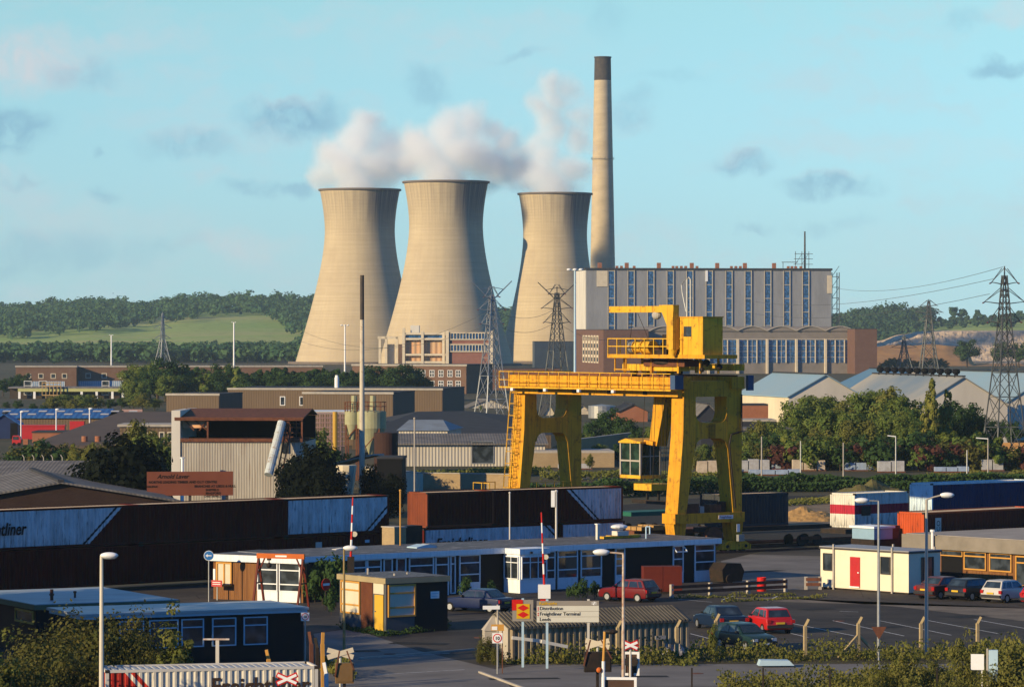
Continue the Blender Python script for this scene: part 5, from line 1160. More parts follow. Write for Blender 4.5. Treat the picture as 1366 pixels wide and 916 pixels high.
# ================================================================== gantry crane
def yel(name, c=(.66, .325, .02), c2=(.52, .24, .015)): return mat(name, c, c2, .8, .55, .6, rust=(.20, .08, .02), rustamt=.7, streak=(.26, .10, .02), streakamt=.6)
m_yel = yel('crane_yellow'); m_yelb = yel('machinery_yellow', (.70, .40, .03), (.57, .31, .02)); m_bluebox = mat('blue_cabinet', (.05, .09, .17), None, 2, .5, .4)
m_gre = mat('greasy_black', (.02, .018, .015), (.05, .03, .02), 3, .6, .7)
SP = 20.4; Wd = 6.2; ZT = 13.35
cr = thing('gantry_crane', 'large yellow rail-mounted gantry crane straddling the container tracks', 'crane', gx(684.5, 305), R(35.6) - math.pi / 2)
def portal(x0, x1, name):
    """A-frame in the local y-z plane between x0 and x1"""
    d = (x1 - x0, 0, 0); o_ = MB()
    def pr(p): o_.prism([(x0, y, z) for y, z in p], d)
    near = [(0, 3.1), (.85, 3.1), (1.75, 8.6), (1.75, 9.0), (1.75, 11.85), (.62, 11.85), (.55, 9)]
    far = [(5.35, 3.1), (6.2, 3.1), (6.2, 11.85), (4.75, 11.85), (4.75, 9.0), (4.75, 8.6)]
    pr(near); leg1 = o_; a = leg1.build('leg', m_yel, cr)
    o_ = MB(); o_.prism([(x0, y, z) for y, z in far], d); o_.build('leg', m_yel, cr)
    o_ = MB(); e = .003                       # cross tie with rounded haunches
    top, bot = 9.9, 8.7; pts = []
    for k in range(7): t_ = k / 6 * math.pi / 2; pts.append((1.75 + .7 - .7 * math.cos(t_) , bot - .7 + .7 * math.sin(t_)))
    pts2 = [(6.5 - y, z) for y, z in pts][::-1]
    up = []
    for k in range(7): t_ = k / 6 * math.pi / 2; up.append((1.75 + .7 - .7 * math.sin(t_), top + .7 - .7 * math.cos(t_)))
    up2 = [(6.5 - y, z) for y, z in up][::-1]
    loop = [(p_[0], p_[1]) for p_ in pts] + [(p_[0], p_[1]) for p_ in pts2] + [(p_[0], p_[1]) for p_ in up2[::-1]][::-1] + [(p_[0], p_[1]) for p_ in up[::-1]][::-1]
    o_ = MB(); body = [pts[0]] + pts[1:] + pts2 + [(4.75, top + .7)] + up2[1:] + up[0:1]
    # split into strips so no concave cap is needed
    N_ = 24
    for k in range(N_):
        y0 = 1.75 + 3.0 * k / N_; y1 = 1.75 + 3.0 * (k + 1) / N_
        def lo(y): q = min(y - 1.75, 4.75 - y); return bot if q >= .7 else bot - .7 + math.sqrt(max(0, .49 - (.7 - q) ** 2))
        def hi(y): q = min(y - 1.75, 4.75 - y); return top if q >= .7 else top + .7 - math.sqrt(max(0, .49 - (.7 - q) ** 2))
        o_.add([(x0 + e, y0, lo(y0)), (x0 + e, y1, lo(y1)), (x0 + e, y1, hi(y1)), (x0 + e, y0, hi(y0)), (x1 - e, y0, lo(y0)), (x1 - e, y1, lo(y1)), (x1 - e, y1, hi(y1)), (x1 - e, y0, hi(y0))],
               [(0, 1, 2, 3), (7, 6, 5, 4), (0, 4, 5, 1), (3, 2, 6, 7)])
    o_.build('cross_tie', m_yel, cr)
    MB().box(x0 - .05, x1 + .05, -.25, 6.45, 2.35, 3.1 - .002).build('sill_beam', m_yel, cr)
    MB().box(x0 + .003, x1 - .003, .62, 6.2, 11.852, ZT - .3).build('head_beam', m_yel, cr)
    for y in (.1, 5.6):
        o_ = MB(); o_.prism([(x0 + .2, y - .1, .95), (x0 + .2, y + .7, .95), (x0 + .2, y + .9, 2.34), (x0 + .2, y - .3, 2.34)], (x1 - x0 - .4, 0, 0)); st = o_.build('bogie_leg', m_yel, cr)
        o_ = MB(); o_.prism([(x0 + .25, y - 1.1, .25), (x0 + .25, y + 1.7, .25), (x0 + .25, y + 1.7, .6), (x0 + .25, y + 1.0, .94), (x0 + .25, y - .4, .94), (x0 + .25, y - 1.1, .6)], (x1 - x0 - .5, 0, 0)); bo = o_.build('bogie', m_yelb, cr)
        for q in (-.6, .3, 1.2):
            MB().tube(((x0 + x1) / 2 - .15, y + q, .36), ((x0 + x1) / 2 + .15, y + q, .36), .3, n=16).build('wheel', m_gre, bo)
        o_ = MB()
        for q in (-.6, 1.2): o_.tube((x1 - .26, y + q, .5), (x1 - .2, y + q, .5), .13, n=10)
        o_.build('axle_cap', m_gre, bo)
portal(-.75, .75, 'left'); portal(SP - .75, SP + .75, 'right')
for y0, nm in ((-.05, 'near'), (Wd - 1.15, 'far')):
    b = MB(); b.box(-.6, SP + 1.0, y0, y0 + 1.2, 12.45, ZT)
    for k in range(17): x = -.5 + k * 1.3; b.box(x, x + .06, y0 - .04, y0 + .01, 12.5, ZT - .03)
    g_ = b.build('girder', m_yel, cr); b = MB(); b.box(-.4, SP + .6, y0 + .2, y0 + 1.0, 11.86, 12.45 - .002)
    b.build('girder_web', m_yel, cr)
    MB().box(-.5, SP + .9, y0 + .5, y0 + .62, ZT + .002, ZT + .12).build('runway_rail', m_rust, cr)
# walkway with handrail on the near side
b = MB(); b.box(-.75, SP + 1, -.85, -.06, 12.30, 12.42)
wk = b.build('walkway', m_yelb, cr)
b = MB()
for k in range(17): x = -.72 + k * 1.33; b.bar((x, -.83, 12.42), (x, -.83, 13.62), .06)
for z in (12.95, 13.6): b.bar((-.75, -.83, z), (SP + 1, -.83, z), .055)
for z in (12.95, 13.6): b.bar((-.75, -.83, z), (-.75, Wd, z), .055)
for y in (.6, 2, 3.4, 4.8, 6.2): b.bar((-.75, y, 12.42), (-.75, y, 13.62), .06)
b.build('handrail', m_yelb, wk)
for x in (1.2, 5.6, 10, 14.4):
    MB().cb(x, -.92, 12.2, .32, .2, .22).build('floodlight', m_clean, cr)
for x in (3.5, 8, 12.5, 17): MB().cb(x, .12, 12.12, .5, .04, .3).build('vent_slot', m_gre, cr)
MB().box(SP + 1.02, SP + 1.6, -.9, -.10, 12.45, 13.5).build('electrical_cabinet', m_bluebox, cr)
MB().box(SP + .92, SP + 1.2, Wd + .26, Wd + .8, 12.3, 13.45).build('electrical_cabinet', m_bluebox, cr)
# ladder and cage on the sunlit side of the left leg
b = MB()
zz = lambda z: -.35 + .09 * (z - 3)
for x in (-.35, .15): b.bar((x, zz(2.6), 2.6), (x, zz(12.3), 12.3), .05)
for k in range(32): z = 2.8 + k * .3; b.bar((-.35, zz(z), z), (.15, zz(z), z), .035)
for k in range(9):
    z = 4.4 + k * .95
    for (xa, ya, xb, yb) in ((-.4, 0, -.55, -.35), (-.55, -.35, -.1, -.62), (-.1, -.62, .35, -.35), (.35, -.35, .2, 0)): b.bar((xa, zz(z) + ya, z), (xb, zz(z) + yb, z), .045)
for (xa, ya) in ((-.55, -.35), (-.1, -.62), (.35, -.35)): b.bar((xa, zz(4.4) + ya, 4.4), (xa, zz(12) + ya, 12), .035)
b.build('caged_ladder', m_yelb, cr)
b = MB(); b.box(-1.9, .4, -2.6, -.4, 3.55, 3.66); lp = b.build('landing', m_yelb, cr); b = MB()
for (x, y) in ((-1.85, -2.55), (-.7, -2.55), (.35, -2.55), (-1.85, -1.5), (-1.85, -.45)): b.bar((x, y, 3.66), (x, y, 4.8), .06)
for z in (4.2, 4.78): b.bar((-1.85, -2.55, z), (.35, -2.55, z), .055); b.bar((-1.85, -2.55, z), (-1.85, -.45, z), .055)
b.build('handrail', m_yelb, lp)
b = MB(); b.box(.1, .7, .9, 5.4, 3.5, 3.62); lp = b.build('cross_walkway', m_gre, cr); b = MB()
for k in range(6): b.bar((.72, .9 + k * .88, 3.6), (.72, .9 + k * .88, 4.8), .055)
for z in (4.2, 4.78): b.bar((.72, .9, z), (.72, 5.4, z), .05)
b.build('handrail', m_yelb, lp)
for k in range(7):  MB().box(-.2, .25, .605, .64, 0, 0) if False else None
b = MB()
for k in range(11): b.bar((SP + .79, 2.9, 8.75 + k * .1), (SP + .79, 3.6, 8.75 + k * .1), .03)
b.build('rungs', m_gre, cr)
b = MB(); b.path([(SP + .85, 6.1, 12), (SP + .85, 6.1, 9.2), (SP + .85, 5.1, 9.0), (SP + .85, 4.9, 8.2), (SP + .85, 5.5, 3.4)], .07, 6); b.build('cable_run', m_gre, cr)
MB().box(SP + .81, SP + .83, 3.9, 5.3, 2.62, 2.9).build('name_plate', m_clean, cr)
text('lettering', 'Freightliner', .26, mat('plate_ink', (.15, .02, .05), None, 3, .6, .1), (SP + .835, 3.95, 2.68), R(90), R(90), cr, .004, .2)
MB().box(SP + .81, SP + .83, 5.65, 5.95, 1.6, 2.2).build('notice', m_clean, cr); MB().cb(SP + .95, 5.9, 1.15, .3, .55, .5).build('junction_box', m_steel, cr)
# drive machinery between the legs near the ground
for (x, y, z, sx, sy, sz, mm) in [(SP, 1.6, 3.45, 1.0, 1.3, .7, m_rust), (SP + .2, 2.6, 3.35, .5, .4, .5, m_curb), (SP, 3.9, 3.4, .9, 1.1, .6, m_rust), (SP, 4.8, 3.5, .5, .5, .8, m_gre)]:
    MB().cb(x, y, z, sx, sy, sz).build('drive_unit', mm, cr)
MB().tube((SP + .3, 3.6, 1.3), (SP + .7, 3.6, 1.3), .75, n=20).build('cable_reel', m_rust, cr)

# trolley, machine house, jib
x0, x1, y0, y1, zp = 14.4, 26.3, -1.5, 1.6, 15.05
tr = MB(); tr.box(x0, x1, y0, y1, zp - .28, zp); tr = tr.build('trolley_deck', m_yel, cr)
b = MB()
for k in range(9): x = x0 + .05 + k * (9.1 / 8); b.bar((x, y0 + .05, zp), (x, y0 + .05, zp + 1.2), .075)
for z in (zp + .6, zp + 1.18): b.bar((x0, y0 + .05, z), (x0 + 9.1, y0 + .05, z), .07); b.bar((x0 + .05, y0, z), (x0 + .05, y1, z), .07)
for k in range(2): b.bar((x0 + .05, y0 + 1.2 + k * 1.2, zp), (x0 + .05, y0 + 1.2 + k * 1.2, zp + 1.2), .07)
b.build('handrail', m_yelb, tr)
hs = MB(); hx0, hx1, hy0, hy1 = 22.95, 26.0, -1.42, .45; hs.box(hx0, hx1, hy0, hy1, zp + .003, zp + 2.75); hs = hs.build('machine_house', m_yelb, cr)
MB().box(hx0 + .8, hx0 + 1.7, hy0 - .03, hy0 - .002, zp + 1.35, zp + 2.1).build('window', m_pane, hs); MB().box(hx0 + .5, hx0 + .7, hy0 - .03, hy0 - .002, zp + .2, zp + 2.3).build('door_edge', m_yel, hs)
MB().box(hx0 - .05, hx1 + .05, hy0 - .05, hy1 + .05, zp + 2.755, zp + 2.83).build('roof', m_yel, hs)
jx = 22.9
b = MB(); b.box(jx - .38, jx + .38, -2.1, -1.52, zp + .4, zp + 3.7); b.prism([(jx - .38, -2.1, zp + 2.2), (jx - .38, -2.1, zp + 3.7), (jx - 1.3, -2.1, zp + 3.7)], (0, .5, 0)); b.tube((jx, -1.8, zp - .1), (jx, -1.8, zp + .4), .2, .36, 12); b.build('jib_post', m_yelb, cr)
b = MB(); b.box(15.4, jx + .42, -2.08, -1.56, zp + 3.15, zp + 3.62); ja = b.build('jib_arm', m_yelb, cr)
b = MB(); b.ball((jx - 1.9, -1.85, zp + 2.95), .38, 10, (1.2, .8, .9)); b.build('hoist_motor', m_curb, ja)
b = MB(); b.bar((18, -1.8, zp + 3.1), (16.8, -1.2, zp + .5), .035); b.bar((18.6, -1.8, zp + 3.1), (19.4, -1.2, zp + .8), .035); b.build('hoist_rope', m_gre, ja)
b = MB()
mx_ = 23.6
for dx in (0, .42): b.tube((mx_ + dx, -1.0, zp), (mx_ + dx, -1.0, zp + 5.6), .08, n=8)
b.path([(mx_, -1.0, zp + 5.4), (mx_ - .3, -1.0, zp + 5.55), (mx_ - .7, -1.0, zp + 5.2), (mx_ - .6, -1, zp + 4.6), (mx_ - .15, -1, zp + 3.2)], .04, 5)
b.path([(mx_, -1, zp + 5.55), (mx_ + .2, -1, zp + 5.75), (mx_ + .42, -1, zp + 5.55)], .06, 6); b.build('mast', m_steel, cr)
for (cx, r_, l_, mm) in [(16.6, .48, .5, m_steel), (17.3, .42, .7, m_yelb), (18.5, .5, .9, m_yelb), (20.9, .45, .7, m_gre)]:
    b = MB(); b.tube((cx - l_ / 2, -.6, zp + .55), (cx + l_ / 2, -.6, zp + .55), r_, n=18); b.tube((cx - l_ / 2 - .08, -.6, zp + .55), (cx - l_ / 2, -.6, zp + .55), r_ * 1.2, n=18); b.build('winch', mm, cr)
for (x, y, sx, sy, sz, mm) in [(19.8, -.5, .9, .9, .5, m_rust), (20.3, -.9, 1.2, .7, .35, m_gre), (20.9, -.2, 1.0, 1.0, 1.1, m_yelb), (19.9, .6, 1.1, 1.1, 1.2, m_yelb), (21.7, -.6, .5, .7, .8, m_gre), (22.0, -1.2, .35, .35, 1.9, m_yelb), (17.9, .8, 1.6, .9, .7, m_rust), (21.3, -1.1, .5, .5, 1.5, m_gre), (22.4, -.3, .6, .8, 1.4, m_rust)]:
    MB().cb(x, y, zp + .003 + sz / 2, sx, sy, sz).build('machinery_box', mm, cr)
b = MB(); b.box(14.6, 21.6, -.2, .8, ZT + .45, ZT + .95); tc_b = b.build('end_carriage', m_yelb, cr)
b = MB(); b.box(14.6, 21.6, Wd - 1.1, Wd - .1, ZT + .45, ZT + .95); b.build('end_carriage', m_yelb, cr)
for x in (15.4, 17, 19.4, 20.9): MB().tube((x, .1, ZT + .38), (x, .5, ZT + .38), .27, n=14).build('wheel', m_gre, tc_b)
for (x, w_) in ((15, .14), (18.4, .2), (21.7, .2), (24.3, .14)):
    for y in (-.3, 1.4): MB().bar((x, y, ZT + .3), (x, y, zp - .3), w_).build('support_post', m_yel, cr)
b = MB(); b.bar((15, -1.2, zp - .3), (15, -1.2, ZT + .4), .08); b.bar((16.4, -1.2, zp - .3), (16.4, -1.2, ZT + .4), .08); b.bar((14.9, -1.2, ZT + .55), (16.8, -1.2, ZT + .55), .08)
b.build('hanging_step', m_yel, cr)
b = MB(); b.lathe([(1.5, ZT + 1.0), (1.5, ZT + 1.35)], 28, (19.6, .8, 0), close=True); b.build('slewing_ring', m_gre, cr)
for (x, y, z, r_) in ((24.4, .2, zp - .6, .28), (25.2, .8, zp - .9, .24), (24.6, -.4, zp - 1.1, .2)): MB().ball((x, y, z), r_, 8).build('cable_drum', m_gre, cr)
MB().box(17.5, 22.5, -.4, 1.4, zp - .9, zp - .4).build('trolley_frame', m_rust, cr)
# driver cab hung from the trolley
cx0, cx1, cy0, cy1, cz0, cz1 = 11.9, 14.5, 1.6, 3.6, 5.5, 8.2
b = MB(); b.prism([(cx1 + .1, cy0 + .8, cz1 + .1), (cx1 + 1.0, cy0 + .8, cz1 - .2), (17.2, cy0 + .8, ZT + .4), (15.5, cy0 + .8, ZT + .4)], (0, 1.0, 0)); b.build('cab_hanger', m_yel, cr)
b = MB(); b.bar((cx1 - .2, cy0 + 1, cz1 + .12), (cx1 + .9, cy0 + 1, cz1 - .0), 1.0, .3); b.build('cab_hanger_foot', m_yel, cr)
cab = MB(); cab.box(cx0, cx1, cy0, cy1, cz0, cz0 + .25); cab.prism([(cx0 - .1, cy0 - .08, cz1), (cx1 + .1, cy0 - .08, cz1), (cx1 + .1, cy0 - .08, cz1 + .12), (cx0 + .8, cy0 - .08, cz1 + .35), (cx0 - .1, cy0 - .08, cz1 + .1)], (0, cy1 - cy0 + .16, 0)); cab = cab.build('driver_cab', m_yelb, cr)
b = MB()
for x in (cx0 + .06, cx1 - .06): 
    for y in (cy0 + .06, cy1 - .06): b.bar((x, y, cz0 + .25), (x, y, cz1), .14)
for y in (cy0 + .06,): b.bar(((cx0 + cx1) / 2, y, cz0 + .25), ((cx0 + cx1) / 2, y, cz1), .1); b.bar((cx0, y, cz0 + 1.35), (cx1, y, cz0 + 1.35), .12)
b.bar((cx1 - .06, cy0, cz0 + 1.7), (cx1 - .06, cy1, cz0 + 1.7), .08); b.bar((cx1 - .06, (cy0 + cy1) / 2, cz0), (cx1 - .06, (cy0 + cy1) / 2, cz1), .07)
b.build('cab_frame', m_curb, cab)
m_cabg = glass('green_tinted_glass', (.01, .022, .014), .1)
MB().box(cx0 + .15, cx1 - .15, cy0 + .08, cy0 + .1, cz0 + .26, cz1 - .02).build('pane', m_cabg, cab); MB().box(cx1 - .08, cx1 - .06, cy0 + .15, cy1 - .15, cz0 + .26, cz1 - .02).build('pane', m_cabg, cab)
# spreader
b = MB(); b.box(14.2, 16.4, 1.2, 3.2, 4.65, 5.15); sp_r = b.build('spreader_box', m_yelb, cr)
b = MB(); b.box(13, 18.5, 1.9, 2.4, 3.6, 3.9)
for x in (14.6, 16.0): b.bar((x, 2.2, 3.9), (x, 2.2, 4.65), .15)
b.build('spreader_arm', m_gre, sp_r)
b = MB()
for x in (14.6, 16.0, 16.9, 17.3):
    for y in (1.6, 2.8): b.tube((x, y, 5.1), (x + .6, y, ZT + .8), .025, n=4)
b.build('hoist_ropes', m_gre, cr)

# ================================================================== shipping containers
def livery(name, base, base2, panel, cuts, stripe=None, rough=.6):
    """painted side: panel colour where every a*x+b*z+c>0 in cuts"""
    m = bpy.data.materials.new(name); m.use_nodes = True; t = NT(m.node_tree); p = t.n['Principled BSDF']
    tcn = t.new('ShaderNodeTexCoord'); P = tcn.outputs['Object']; s_ = t.new('ShaderNodeSeparateXYZ'); t.link(P, s_.inputs[0])
    k = None
    for (a, b_, c) in cuts:
        e = t.m('GREATER_THAN', t.m('ADD', t.m('ADD', t.m('MULTIPLY', s_.outputs[0], a), t.m('MULTIPLY', s_.outputs[2], b_)), c), 0)
        k = e if k is None else t.m('MULTIPLY', k, e)
    n1 = t.noise(t.mapv(P, (1, 1, .3)), 1.6, 6, .65); n2 = t.noise(t.mapv(P, (4, 4, .5)), 1.5, 5, .7)
    bc = t.mix(t.rng(n1, .35, .7), base, base2)
    cc = bc if k is None else t.mix(k, bc, t.mix(t.rng(n1, .4, .75), panel, tuple(x * .55 for x in panel)))
    if stripe:
        for (a, b_, c, w_, colr) in stripe:
            dd = t.m('ABSOLUTE', t.m('ADD', t.m('ADD', t.m('MULTIPLY', s_.outputs[0], a), t.m('MULTIPLY', s_.outputs[2], b_)), c))
            cc = t.mix(t.m('LESS_THAN', dd, w_), cc, colr)
    low = t.rng(s_.outputs[2], .0, .9, 1, 0)
    cc = t.mix(t.m('MULTIPLY', t.rng(n2, .56, .66), .7), cc, (.05, .03, .022))
    cc = t.mix(t.m('MULTIPLY', t.rng(n2, .42, .6), t.m('MULTIPLY', low, .6)), cc, (.03, .025, .02))
    t.put(cc, p.inputs['Base Color']); p.inputs['Roughness'].default_value = rough; p.inputs['Specular IOR Level'].default_value = .06
    return m
def container(label, loc, rz, L, mside, mend, H=2.59, Wc=2.44, group='shipping containers', roofm=None, pitch=.30, fm=None):
    root = thing('shipping_container', label, 'container', loc, rz, group)
    MB().box(.12, L - .12, .06, Wc - .06, .14, H - .09).build('body', mend, root)
    b = MB(); b.corr((.12, 0), (L - .12, 0), .16, H - .12, pitch, .045, (0, -1, 0)); b.M = None
    for i, v in enumerate(b.v): b.v[i] = (v[0], v[1] + .05, v[2])
    b.build('side_panel', mside, root)
    b = MB(); b.corr((0.05, Wc - .12), (0.05, .12), .16, H - .12, .22, .035, (-1, 0, 0)); b.build('end_panel', mend, root)
    b = MB()
    for x in (0, L - .14):
        for y in (0, Wc - .14): b.box(x, x + .14, y, y + .14, .12, H - .1)
    for y in (0, Wc - .1): b.box(.14, L - .14, y, y + .1, 0, .155); b.box(.14, L - .14, y, y + .1, H - .115, H)
    for x in (0, L - .1): b.box(x, x + .1, .14, Wc - .14, 0, .15); b.box(x, x + .1, .14, Wc - .14, H - .115, H)
    b.build('frame', fm or mend, root)
    for x in (-.01, L - .17):
        for y in (-.01, Wc - .17):
            for z in (0, H - .12): MB().box(x, x + .18, y, y + .18, z, z + .12).build('corner_casting', m_gre, root)
    b = MB(); n = int(L / .3)
    for k in range(n): x = .15 + k * (L - .3) / n; b.box(x, x + (L - .3) / n * .5, .12, Wc - .12, H - .085, H - .05)
    b.box(.14, L - .14, .1, Wc - .1, H - .11, H - .086); b.build('roof', roofm or mend, root)
    return root
MAR, MAR2 = (.10, .010, .005), (.055, .008, .005); WHP = (.62, .64, .64)
m_mar = livery('maroon_paint', MAR, MAR2, None, []); m_marend = mat('maroon_end_sunlit', (.20, .05, .02), (.13, .035, .018), 1.2, .7, .6)  # end maroon lightened towards orange, as if sunlit
m_ctop = mat('dusty_container_roof', (.34, .27, .21), (.22, .17, .13), .8, .85, .8)
rz1 = R(42.6); P1 = Vector((-8.5, 265.3, 0)); d1_ = Vector((-math.cos(rz1), -math.sin(rz1), 0))
def row1(l, L, z, ms, label, H=2.55):
    p = P1 + d1_ * (l + L); return container(label, (p.x, p.y, z), rz1, L, ms, m_mar, H, roofm=m_ctop)
sl_ = 1.15
m_c1 = livery('white_panel_livery', MAR, MAR2, WHP, [(-1, sl_ * 1.0, 7.4), (1, 0, -.15)], [(-1, sl_, 6.95, .10, (.02, .02, .02)), (-1, sl_, 7.25, .11, (.6, .62, .62))])
row1(0, 9.12, 2.95, m_c1, 'container with a white panel ending in a diagonal, upper row, behind the kiosk lamp')
row1(9.17, 12.19, 2.95, m_mar, 'dark maroon container in the upper row, between the two white panelled ones')
m_c2 = livery('white_panel_livery_left', MAR, MAR2, WHP, [(-1, sl_, 7.9)], [(-1, sl_, 7.45, .10, (.02, .02, .02)), (-1, sl_, 7.75, .11, (.6, .62, .62))])
c_ = row1(21.41, 12.19, 2.95, m_c2, 'container with white panel lettered in black at the left edge, upper row')
text('lettering', 'Freightliner', 1.12, m_ink, (-1.15, -.045, .95), R(90), 0, c_, .006, .25, bold=.02, sx=.80)
for l, L, lb in ((0, 9.12, 'maroon container in the lower row, rightmost, above the long cabin'), (9.17, 12.19, 'maroon container in the lower row, middle'), (21.41, 12.19, 'maroon container in the lower row at the left edge')):
    row1(l, L, .35, m_mar, lb)
q = P1 + d1_ * 3.2; b = MB(); b.box(5.3, 5.9, -.01, .0, 1.3, 1.95)
n_ = [o for o in bpy.data.objects if o.name.startswith('shipping_container') and o.get('label', '').startswith('maroon container in the lower row, rightmost')][0]
MB().box(2.5, 3.05, -.06, -.05, 1.35, 2.15).build('notice_plate', m_panelw, n_); MB().box(6.9, 7.3, -.06, -.05, 1.95, 2.15).build('notice_plate', m_bluep, n_)
rz2 = R(37.5); P2 = gx(570, 278.5)
m_c3 = livery('white_end_livery', MAR, MAR2, WHP, [(1, sl_, -9.6)], [(1, sl_, -10.0, .10, (.02, .02, .02)), (1, sl_, -9.7, .11, (.6, .62, .62))])
m_c4 = livery('white_front_livery', MAR, MAR2, WHP, [(-1, -sl_, 14.4)], [(1, sl_, -14.0, .1, (.02, .02, .02))])
u2 = Vector((math.cos(rz2), math.sin(rz2), 0))
def row2(l, L, z, ms, me, label): p = P2 + u2 * l; return container(label, (p.x, p.y, z), rz2, L, ms, me, 2.55, roofm=m_ctop)
row2(0, 6.06, 2.55, m_mar, m_marend, 'maroon container with an orange sunlit end, top row beside the yellow pole')
row2(6.1, 12.19, 2.55, m_c3, m_mar, 'container with a white right-hand panel and diagonal stripe, top row before the crane')
c_ = row2(-.3, 12.19, -.05, m_c4, m_mar, 'container with pale side seen just over the long cabin roof, left')
text('lettering', 'Freightliner', 1.0, m_ink, (1.0, -.05, 1.12), R(90), 0, c_, .006, .25, bold=.02)
row2(12.4, 6.06, -.05, livery('white_side_livery', MAR, MAR2, WHP, [(1, 0, 0)]), m_mar, 'container with white side seen just over the long cabin roof, right')
# right of the crane
m_dgc = livery('dark_grey_paint', (.05, .055, .06), (.035, .036, .04), None, [])
container('dark grey container on a wagon right of the crane leg', (*gx(960, 296).xy, 1.7), R(36), 6.9, m_dgc, mat('dark_grey_end', (.05, .055, .06), None, 1, .7, .5), 2.5, roofm=m_ctop)
m_ws = livery('white_red_band_livery', (.60, .60, .56), (.45, .44, .42), None, [], [(0, 1, -1.35, .34, (.32, .02, .04))])
m_we = livery('white_red_band_sunlit', (.66, .64, .54), (.55, .52, .45), None, [], [(0, 1, -1.35, .34, (.40, .03, .05))])  # side livery again, brighter and warmer as if sunlit
c_ = container('white container with a red band, on a wagon left of the blue container', (*gx(1140, 285).xy, 2.2), R(43), 6.06, m_ws, m_we, 2.55, pitch=.42, roofm=m_panelw)
MB().box(.7, 1.7, -.075, -.05, .9, 1.6).build('side_hatch', m_gre, c_)
m_bls = livery('blue_side_shade', (.012, .035, .10), (.010, .025, .07), None, []); m_ble = livery('blue_end_sunlit', (.60, .72, .78), (.48, .60, .66), None, [])  # side darkened as in shade, end paled as if sunlit
container('long blue container with end paled as if sunlit, at the right edge', (*gx(1243, 306).xy, 2.05), R(40), 12.19, m_bls, m_ble, 2.59, roofm=m_panelw)
m_ors = livery('red_side_shade', (.16, .022, .012), (.11, .018, .012), None, []); m_ore = livery('red_end_sunlit', (.50, .085, .025), (.40, .07, .022), None, [])  # one red in two tones: shaded side darker, sunlit end brighter
c_ = container('long brick-red container behind the office roof, at the right edge', (*gx(1232.5, 262).xy, 1.85), R(42), 12.19, m_ors, m_ore, 2.59, roofm=m_ctop)
MB().box(1.1, 1.7, -.06, -.05, .35, 2.2).build('logo_strip', m_panelw, c_)
for q, s_ in (((1.16, .5), .3),): text('lettering', 'SEACO', .5, m_ink, (1.58, -.064, .45), R(90), 0, c_, .003).rotation_euler = (R(90), R(-90), 0)
# wagons and chassis under them
def wagon(label, loc, rz, L, z=1.1, m=None):
    rr = thing('flat_wagon', label, 'wagon', loc, rz, 'flat wagons on the sidings')
    MB().box(0, L, 0, 2.5, z - .35, z - .01).build('deck', m or m_gre, rr)
    for x in (1.2, 2.8, L - 2.8, L - 1.2):
        MB().tube((x, .4, .45), (x, .55, .45), .45, n=16).build('wheel', m_gre, rr); MB().tube((x, 1.95, .45), (x, 2.1, .45), .45, n=16).build('wheel', m_gre, rr)
    for x in (1.0, L - 3.0): MB().box(x, x + 2.0, .3, .4, .5, .75).build('bogie_frame', m_rust, rr)
    return rr
wagon('flat wagon carrying the dark grey container', gx(952, 294.5), R(36), 12, 1.7)
wagon('flat wagon carrying the white container with a red band', gx(1128, 283.2), R(43), 9, 2.2)
wagon('flat wagon carrying the long blue container', gx(1225, 303.5), R(40), 16, 2.05)
wagon('green sided flat wagon seen between cab and crane leg', gx(842, 316), R(36), 12, 1.9, mat('wagon_green', (.02, .12, .08), None, 1, .6, .5))
wagon('rusty flat wagon loaded with timber under the crane', gx(846, 300), R(36), 10, 1.2, m_rust)
b = MB()
rr = thing('timber_stack', 'sunlit stacked timber on the rusty wagon under the crane', 'timber', (*gx(850, 299.8).xy, 1.2), R(36))
for j in range(3):
    for k in range(3): MB().box(.5 + j * 1.2, 1.5 + j * 1.2, .1 + k * .7, .7 + k * .7, 0, .28 + .1 * (j % 2)).build('plank_bundle', bpy.data.materials['ochre_dirt'], rr)
# ================================================================== the long office cabin
m_cabw = mat('white_cabin_paint', (.76, .79, .80), (.64, .67, .68), 1.6, .55, .5, streak=(.40, .42, .42), streakamt=.3)
m_cabd = mat('dark_cabin_wall', (.016, .014, .014), None, 1.5, .8, .3)
m_wood = mat('cedar_boards', (.22, .10, .035), (.13, .055, .02), 1.2, .75, .8, stretch=(6, 6, .4)); ribs(m_wood, .15, 'X', .012)
m_roofw = mat('wet_flat_roof', (.14, .13, .125), (.07, .066, .064), .7, .6, .9, rust=(.42, .40, .38), rustamt=.6, stretch=(.35, 1, 1))
rzc = R(37.8); C0 = gx(405, 238.3); Lc = reach(C0, rzc, 955.5); HT = 2.86
lc = thing('long_office_cabin', 'long low white-framed office cabin with a flat roof, running across the yard', 'cabin', C0, rzc)
MB().box(0, Lc, .02, 6.6, 0, HT - .35).build('wall', m_cabd, lc)
MB().box(-.25, Lc + .25, -.28, 7.0, HT - .347, HT).build('roof_deck', m_cabw, lc)
MB().box(-.15, Lc + .15, -.18, 6.9, HT + .002, HT + .03).build('roof_felt', m_roofw, lc)
def X_(px): return reach(C0, rzc, px)
def cabwin(pa, pb, rows=(.28, .82), base=.0, z0=.75, low='p', nx=1):
    x0, x1 = X_(pa), X_(pb); t_ = .075
    window(lc, x0 + t_, z0, x1 - x0 - 2 * t_, HT - .35 - z0 - t_, frame=m_cabw, rows=rows, nx=nx, t_=t_)
    if low == 'p': MB().box(x0, x1, -.07, 0, base, z0 - t_ - .003).build('lower_panel', m_cabw, lc)
for a_, b_ in ((468, 488), (489, 508)): cabwin(a_, b_, (.3, .75))
for a_, b_ in ((511, 523), (528, 541)): cabwin(a_, b_, (.45,), z0=.9)
